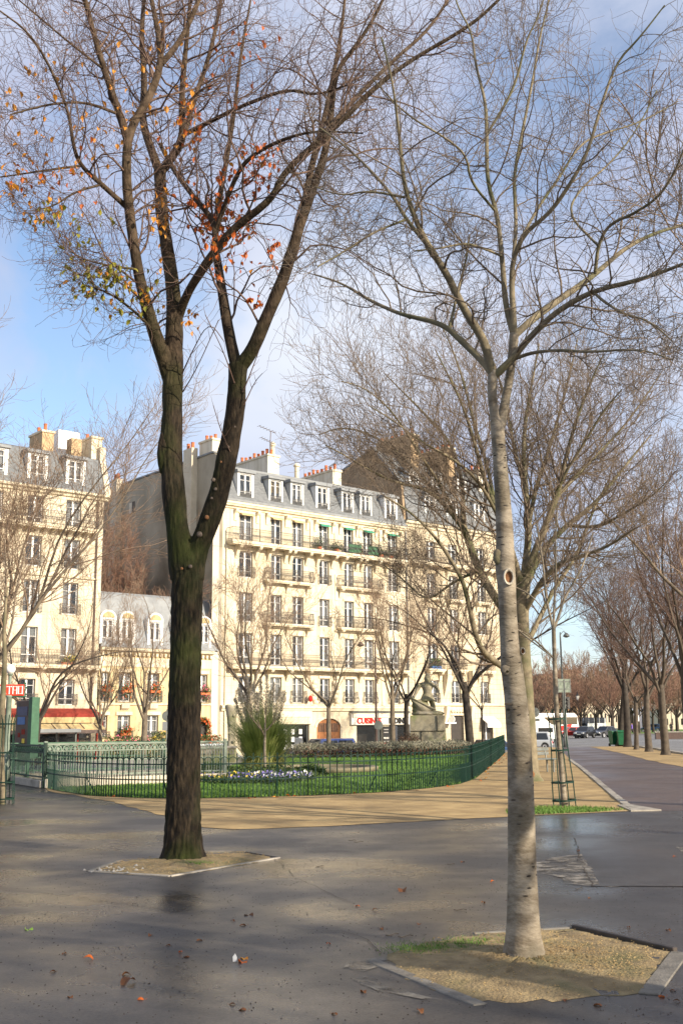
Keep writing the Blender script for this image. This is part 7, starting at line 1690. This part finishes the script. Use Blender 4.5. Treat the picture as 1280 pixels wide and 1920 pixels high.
# plants on the long upper balcony and a red lantern
for s_, w_, h_, lb in ((9.35, .7, 1.15, 'bushy green plants left of the first green blind'), (11.2, .8, .7, 'low potted plants in the middle of the upper balcony'), (13.6, .6, .8, 'green plants between two green blinds'), (16.3, .7, .95, 'round green shrub right of the green screen'), (17.4, .8, .8, 'brownish plants at the right end of the upper balcony')):
    p = front(s_, .45); o = empty('balcony_plant', (p[0], p[1], STREET + 17.0), ANG, lb, 'plant', 'plants on the upper balcony'); g_ = np.random.default_rng(int(s_ * 10)); n = 500
    MB().lathe([(.16, 0), (.22, .32), (.2, .32)], 10).build('pot', M['terracotta'], o); p_ = np.stack([g_.normal(0, w_ * .4, n), g_.normal(0, .15, n), .3 + h_ * g_.random(n) * g_.random(n)], 1); leaves('foliage', p_, .14, 'shrub', g_, o)['kind'] = 'stuff'
p = front(13.9, .78); o = empty('balcony_screen', (p[0], p[1], STREET + 17.05), ANG, 'green privacy screen hung on the upper balcony railing', 'screen'); mat('screen_green', (.05, .15, .075), (.09, .21, .11), scale=3, rough=.9); MB().box(-1.6, -.2, -.02, .02, .08, .80).build('screen', M['screen_green'], o); MB().box(.6, 1.75, -.02, .02, .08, .84).build('screen', M['screen_green'], o)
p = front(8.35, .45); o = empty('red_lantern', (p[0], p[1], STREET + 4.55), ANG, 'bright red lantern on a first floor balcony above the left shop', 'lantern'); MB().lathe([(.1, 0), (.26, .12), (.3, .4), (.26, .7), (.1, .82), (.03, .95)], 12).build('body', M['sign_red'], o, True).scale = (.6, .6, .6)
p = front(22.8, .35); o = empty('balcony_plant', (p[0], p[1], STREET + 7.55), ANG, 'green plants in a blue trough on the right-hand house balcony', 'plant'); g_ = np.random.default_rng(77); MB().box(-.6, .6, -.12, .12, 0, .25).build('trough', M['poster_blue'], o)
p_ = np.stack([g_.normal(0, .35, 500), g_.normal(0, .1, 500), .2 + .7 * g_.random(500)], 1); leaves('foliage', p_, .16, 'shrub', g_, o)['kind'] = 'stuff'
for zz, lb in ((7.9, 'yellow flowers on the lower long balcony of the brasserie house'),):
    p = front(-12.9, .6); flower_box((p[0], p[1], STREET + zz - 1.0), ANG, lb, .9, 'petal_yellow', .1, 'flower box on the brasserie house')

# ------------------------------------------------------------------ far buildings on the right
def far_block(u0, u1, v0, Y, label, m, depth=14, rows=3, cols=6, roof=None):
    xa, xb = ray(u0, 1350)[0] * Y, ray(u1, 1350)[0] * Y; top = float(at((u0 + u1) / 2, v0, Y)[2]); z = float(GZ(xa, Y)); W_ = xb - xa; h = top - z
    o = empty('far_building', ((xa + xb) / 2, Y, z), 0, label, 'building'); ops = []
    for r in range(rows):
        for c in range(cols): x = -W_/2 + W_ * (c + .5) / cols; zz = h * (r + .35) / rows; ops.append((x - W_ / cols * .2, x + W_ / cols * .2, zz, zz + h / rows * .5))
    put('wall', wall_mesh(-W_/2, W_/2, 0, h, ops, .3, 0, M[m]), o); [MB().box(x_, x_ + .3, .01, depth, 0, h).build('side_wall', M[m], o) for x_ in (-W_/2, W_/2 - .3)]; MB().box(-W_/2 - .2, W_/2 + .2, -.2, depth, h, h + .4).build('roof', M[roof or m], o)
    for a, b_, c, d in ops: put('window', MB().box(a, b_, .2, .24, c, d).mesh('window', M['car_glass']), o)
    return o, W_, h
far_block(1013, 1050, 1266, 330, 'brown far building with chimney blocks left of the traffic light', 'brick_stack', rows=3, cols=5, roof='slate')
far_block(1060, 1089, 1258, 340, 'tall tan windowless far block right of the street lamp', 'brick_stack', rows=1, cols=3)
far_block(1090, 1172, 1272, 350, 'long pale flat-roofed far building behind the bare rows', 'render_light', rows=3, cols=12)
o, w_, h_ = far_block(1218, 1300, 1262, 300, 'white terraced far building at the right edge', 'white_paint', rows=5, cols=8, roof='slate')
o, w_, h_ = far_block(1236, 1300, 1296, 270, 'far house with dark blue slate roof at the right edge', 'render_light', rows=3, cols=7, roof='slate')
MB().prism([(-.4, h_ + .4), (1.6, h_ + 3.4), (8, h_ + 3.8), (8, h_ + .4)], -w_/2, w_/2, 'x').build('mansard', M['slate'], o)

# ------------------------------------------------------------------ earth pits round the two foreground trees
def pit(name, poly, centre, label, m, mound, edges, seed):
    root = struct(empty(name, (centre[0], centre[1], 0)))
    g_ = np.random.default_rng(seed); P = np.array(jag(poly, .09, .028)); c = np.array(centre); rings = 10; n = len(P); V = []; F = []
    for r in range(rings + 1):
        t = r / rings; Q = c + (P - c) * (1 - t)
        z = .0055 + mound * (1 - (1 - t) ** 2) + (g_.normal(0, .006, n) if 0 < r < rings else 0)
        V += [(q[0] - c[0], q[1] - c[1], float(zz)) for q, zz in zip(Q, np.broadcast_to(z, (n,)))]
    for r in range(rings):
        for k in range(n): F.append((r * n + k, r * n + (k + 1) % n, (r + 1) * n + (k + 1) % n, (r + 1) * n + k))
    put('earth', np_mesh('earth', np.array(V), np.array(F), M[m], True), root)
    for a, b, w, h, mm in edges:
        a = np.array(a) - c; b = np.array(b) - c; d = (b - a) / np.linalg.norm(b - a); nn = np.array([-d[1], d[0]]) * w / 2
        bevel(MB().prism([tuple(a - nn), tuple(b - nn), tuple(b + nn), tuple(a + nn)], -.02, h, 'z').build('edge_strip', M[mm], root), .006, 1)
    return root
pr = [(.26, 8.13), (.50, 7.35), (.78, 6.88), (1.35, 6.95), (1.83, 7.10), (2.12, 7.75), (2.36, 8.32), (1.86, 9.23), (1.30, 9.10), (.62, 8.75)]
pit('tree_pit', pr, (1.28, 8.12), '', 'soil', .035, [((1.86, 9.25), (2.40, 8.30), .05, .035, 'steel_edge'), ((2.42, 8.26), (1.86, 7.06), .13, .014, 'concrete'), ((.20, 8.05), (.80, 6.84), .10, .012, 'concrete'), ((1.86, 9.26), (1.02, 9.05), .05, .014, 'concrete')], 1)
pl_ = [(-2.87, 12.98), (-2.4, 12.68), (-1.94, 12.57), (-1.3, 13.35), (-.88, 14.10), (-1.30, 14.70), (-2.1, 14.5), (-2.75, 13.9)]
pit('tree_pit', pl_, (-2.0, 13.8), '', 'soil', .03, [((-2.95, 12.98), (-1.94, 12.52), .05, .018, 'kerb'), ((-1.94, 12.52), (-.82, 14.12), .05, .018, 'kerb'), ((-.82, 14.12), (-1.30, 14.76), .03, .016, 'steel_edge'), ((-2.95, 12.98), (-2.80, 14.0), .07, .016, 'concrete'), ((-2.3, 14.75), (-1.30, 14.76), .05, .03, 'concrete')], 2)
# pale mortar smears beside the right pit, worn into the asphalt
_b = MB(); _b.sheet(jag([(.02, 8.05), (.40, 8.22), (.34, 8.05), (.12, 7.72), (-.02, 7.86)], .1, .015), .008); _b.sheet(jag([(.0, 7.55), (.12, 7.62), (.35, 7.22), (.62, 6.95), (.5, 6.95), (.2, 7.2)], .1, .012), .008); struct(_b.build('mortar_smear', M['smear']))
g = np.random.default_rng(61)
def pebbles(name, x, y, z, size, m, label):
    n = len(x); T = np.array([(1, 0, -.4), (-.5, .86, -.4), (-.5, -.86, -.4), (0, 0, .7)]); s = size * g.uniform(.5, 1.4, n); a = g.uniform(0, 6.28, n)
    R = np.stack([np.cos(a), -np.sin(a), np.sin(a), np.cos(a)], 1).reshape(n, 2, 2); xy = np.einsum('nij,kj->nki', R, T[:, :2]) * s[:, None, None]
    V = np.concatenate([xy + np.stack([x, y], 1)[:, None, :], (T[None, :, 2:] * s[:, None, None] * .7 + z[:, None, None])], 2).reshape(-1, 3)
    F = (np.arange(n)[:, None, None] * 4 + np.array([(0, 1, 3), (1, 2, 3), (2, 0, 3)])[None]).reshape(-1, 3)
    return tag(put(name, np_mesh(name, V, F, M[m]), None), label, 'gravel', kind='stuff')
gx, gy = scatter_poly(pr, 6500, g); kp = g.random(len(gx)) < np.clip(.12 + .95 * np.exp(-(((gx - 1.62) / .42) ** 2 + ((gy - 8.0) / .55) ** 2)), 0, 1); gx, gy = gx[kp], gy[kp]; gz = .012 + .035 * np.clip(1 - (np.hypot(gx - 1.28, gy - 8.12) / 1.2) ** 2, 0, 1); pebbles('earth_gravel', gx, gy, gz, .008, 'sand', 'loose yellow grit on the earth round the pale tree')
mat('rubble', (.27, .25, .21), (.40, .37, .33), scale=9, rough=.8)
gx, gy = scatter_poly(pl_, 1500, g); pebbles('earth_gravel', gx, gy, np.full(len(gx), .03), .009, 'sand', 'loose grit on the earth round the dark forked tree')
k = 34; pebbles('pale_rubble', g.normal(-2.65, .14, k), g.normal(13.02, .13, k), np.full(k, .03), .024, 'rubble', 'scattered pale rubble in the left corner of the dark tree pit')
gx, gy = g.uniform(-7, 6, 9000), 4.2 + 14 * g.random(9000) ** 1.4; kk = ~inside(np.array(pr), gx, gy) & ~inside(np.array(pl_), gx, gy); pebbles('dark_grit', gx[kk], gy[kk], np.full(kk.sum(), .006), .0062, 'bark_black', 'tiny dark seeds and grit strewn over the wet asphalt')
def tuft(x, y, n, s, label):
    gx, gy = g.normal(x, s, n), g.normal(y, s * .7, n); V, F = blades(gx, gy, np.full(n, .02), g.uniform(.006, .028, n), np.full(n, .0032), g); tag(put('grass_tuft', np_mesh('grass_tuft', V, F, M['grass'])), label, 'grass', kind='stuff')
tuft(-1.78, 13.55, 900, .10, 'bright green grass tuft at the foot of the dark forked tree')
tuft(.98, 8.55, 1300, .17, 'mossy green grass patch behind the foot of the pale tree'); tuft(.55, 8.42, 700, .14, 'thin green grass at the left rim of the pale tree pit')
def crack(pts, w):
    P = [gnd(u, v)[:2] for u, v in pts]; P = np.array(jag(P, .18, .018, False)); d = np.gradient(P, axis=0); n_ = np.stack([-d[:, 1], d[:, 0]], 1); n_ /= np.linalg.norm(n_, axis=1)[:, None]
    ww = w * g.uniform(.4, 1.2, len(P))[:, None]; V = np.concatenate([np.c_[P - n_ * ww, np.full(len(P), .0125)], np.c_[P + n_ * ww, np.full(len(P), .0125)]]); k = len(P)
    struct(put('asphalt_crack', np_mesh('asphalt_crack', V, np.array([(i, i + 1, k + i + 1, k + i) for i in range(k - 1)]), M['bark_black'])))
crack([(515, 1612), (560, 1650), (600, 1668), (650, 1690)], .003); crack([(1075, 1572), (1082, 1600), (1095, 1630), (1108, 1663)], .007); crack([(1108, 1664), (1180, 1662), (1279, 1664)], .006); crack([(715, 1790), (690, 1765), (640, 1748), (560, 1745)], .003); crack([(180, 1636), (120, 1650), (40, 1645)], .003)
# ------------------------------------------------------------------ fallen leaves and twigs, one by one
def fallen(u, v, m, s, label, grp=None, up=.012):
    p = gnd(u, v); o = put('fallen_leaf', leaf_mesh('fallen_leaf', m, .085, .05, .5), None, (p[0], p[1], up), (g.uniform(-.35, .35), g.uniform(-.25, .25), g.uniform(0, 6.28)), (s, s, s)); return tag(o, label, 'leaf', grp)
for u, v, m, s, lb in [(451, 1803, 'leaf_orange', 1.3, 'bright orange leaf beside a white scrap in the centre foreground'), (462, 1801, 'leaf_amber', 1.1, 'orange leaf touching the bright one in the centre foreground'), (50, 1743, 'leaf_lime', 1.3, 'single lime green leaf on the asphalt at the left'), (471, 1719, 'leaf_brown', 1.6, 'large dark brown curled leaf in the middle of the asphalt'), (227, 1850, 'leaf_brown', 1.6, 'large dark brown leaf at the bottom left'), (753, 1674, 'leaf_brown', 1.9, 'crumpled brown leaf left of the pale tree'), (178, 1800, 'leaf_orange', 1.0, 'small rust leaf at the left above the dark brown one'),
                       (500, 1905, 'leaf_amber', .0, ''), ]:
    if m == 'leaf_lime' and m not in M: leaf_mat('leaf_lime', (.24, .42, .04), (.32, .5, .08))
    if s: fallen(u, v, m, s, lb)
lst = [(117, 1791), (105, 1823), (271, 1876), (280, 1757), (311, 1775), (135, 1873), (228, 1829), (336, 1787), (343, 1796), (430, 1885), (463, 1896), (622, 1902), (619, 1771), (440, 1729), (462, 1736), (380, 1764), (864, 1618), (919, 1655), (908, 1694), (785, 1735), (715, 1742), (697, 1708), (666, 1700), (950, 1690), (1107, 1685), (1180, 1740), (1248, 1745), (1260, 1608), (1085, 1597), (792, 1902), (1058, 1879), (1130, 1888), (1246, 1870), (1265, 1860), (1275, 1880), (677, 1860), (3, 1726), (840, 1704), (575, 1650), (620, 1640), (749, 1584), (980, 1920), (318, 1855), (820, 1660)]
for i, (u, v) in enumerate(lst[::1][:36]): fallen(u, v, ['leaf_brown', 'leaf_brown', 'leaf_orange', 'leaf_brown', 'leaf_brown'][i % 5], g.uniform(.45, .85), 'small dry leaf fallen on the wet asphalt', 'small dry leaves on the asphalt')
for i in range(55):
    q = fp[min(len(fp) - 2, int(g.uniform(20, len(fp) - 5)))]; n_ = g.uniform(-.05, .45); o = put('fallen_leaf', leaf_mesh('fallen_leaf', ['leaf_amber', 'leaf_orange', 'leaf_brown'][i % 3], .085, .05, .5), None, (q[0] + n_ * .6 + .05, q[1] - n_ * .8, .03), (g.uniform(-.5, .5), g.uniform(-.5, .5), g.uniform(0, 6)), (1.3,) * 3); tag(o, 'dry leaf blown against the foot of the green fence', 'leaf', 'dry leaves along the fence')
for i, (u, v, L_) in enumerate([(845, 1622, .10), (862, 1708, .12), (672, 1580, .14), (660, 1577, .12), (345, 1595, .10), (735, 1755, .12), (760, 1758, .13), (1085, 1668, .1), (1100, 1828, .07), (1050, 1750, .11), (600, 1626, .09)]):
    p = gnd(u, v); a = g.uniform(-.5, .5); q = [(p[0] + L_ * t * cos(a), p[1] + L_ * t * sin(a) + .01 * sin(t * 5), .012 + .004 * sin(t * 7)) for t in np.linspace(-.5, .5, 5)]
    o = MB().tube([tuple(np.array(x_) - np.array([p[0], p[1], 0])) for x_ in q], .0035, 5).build('fallen_twig', M['bark_black'], None, loc=(p[0], p[1], 0)); tag(o, 'short dark twig lying on the asphalt', 'twig', 'twigs on the ground')
p = gnd(440, 1805); o = MB().prism([(-.012, 0), (.014, .002), (.016, .03), (.002, .055), (-.014, .035)], 0, .006, 'y').build('paper_scrap', M['white_paint'], None, loc=(p[0], p[1], .006)); tag(o, 'tiny white paper scrap beside the bright orange leaf', 'litter')
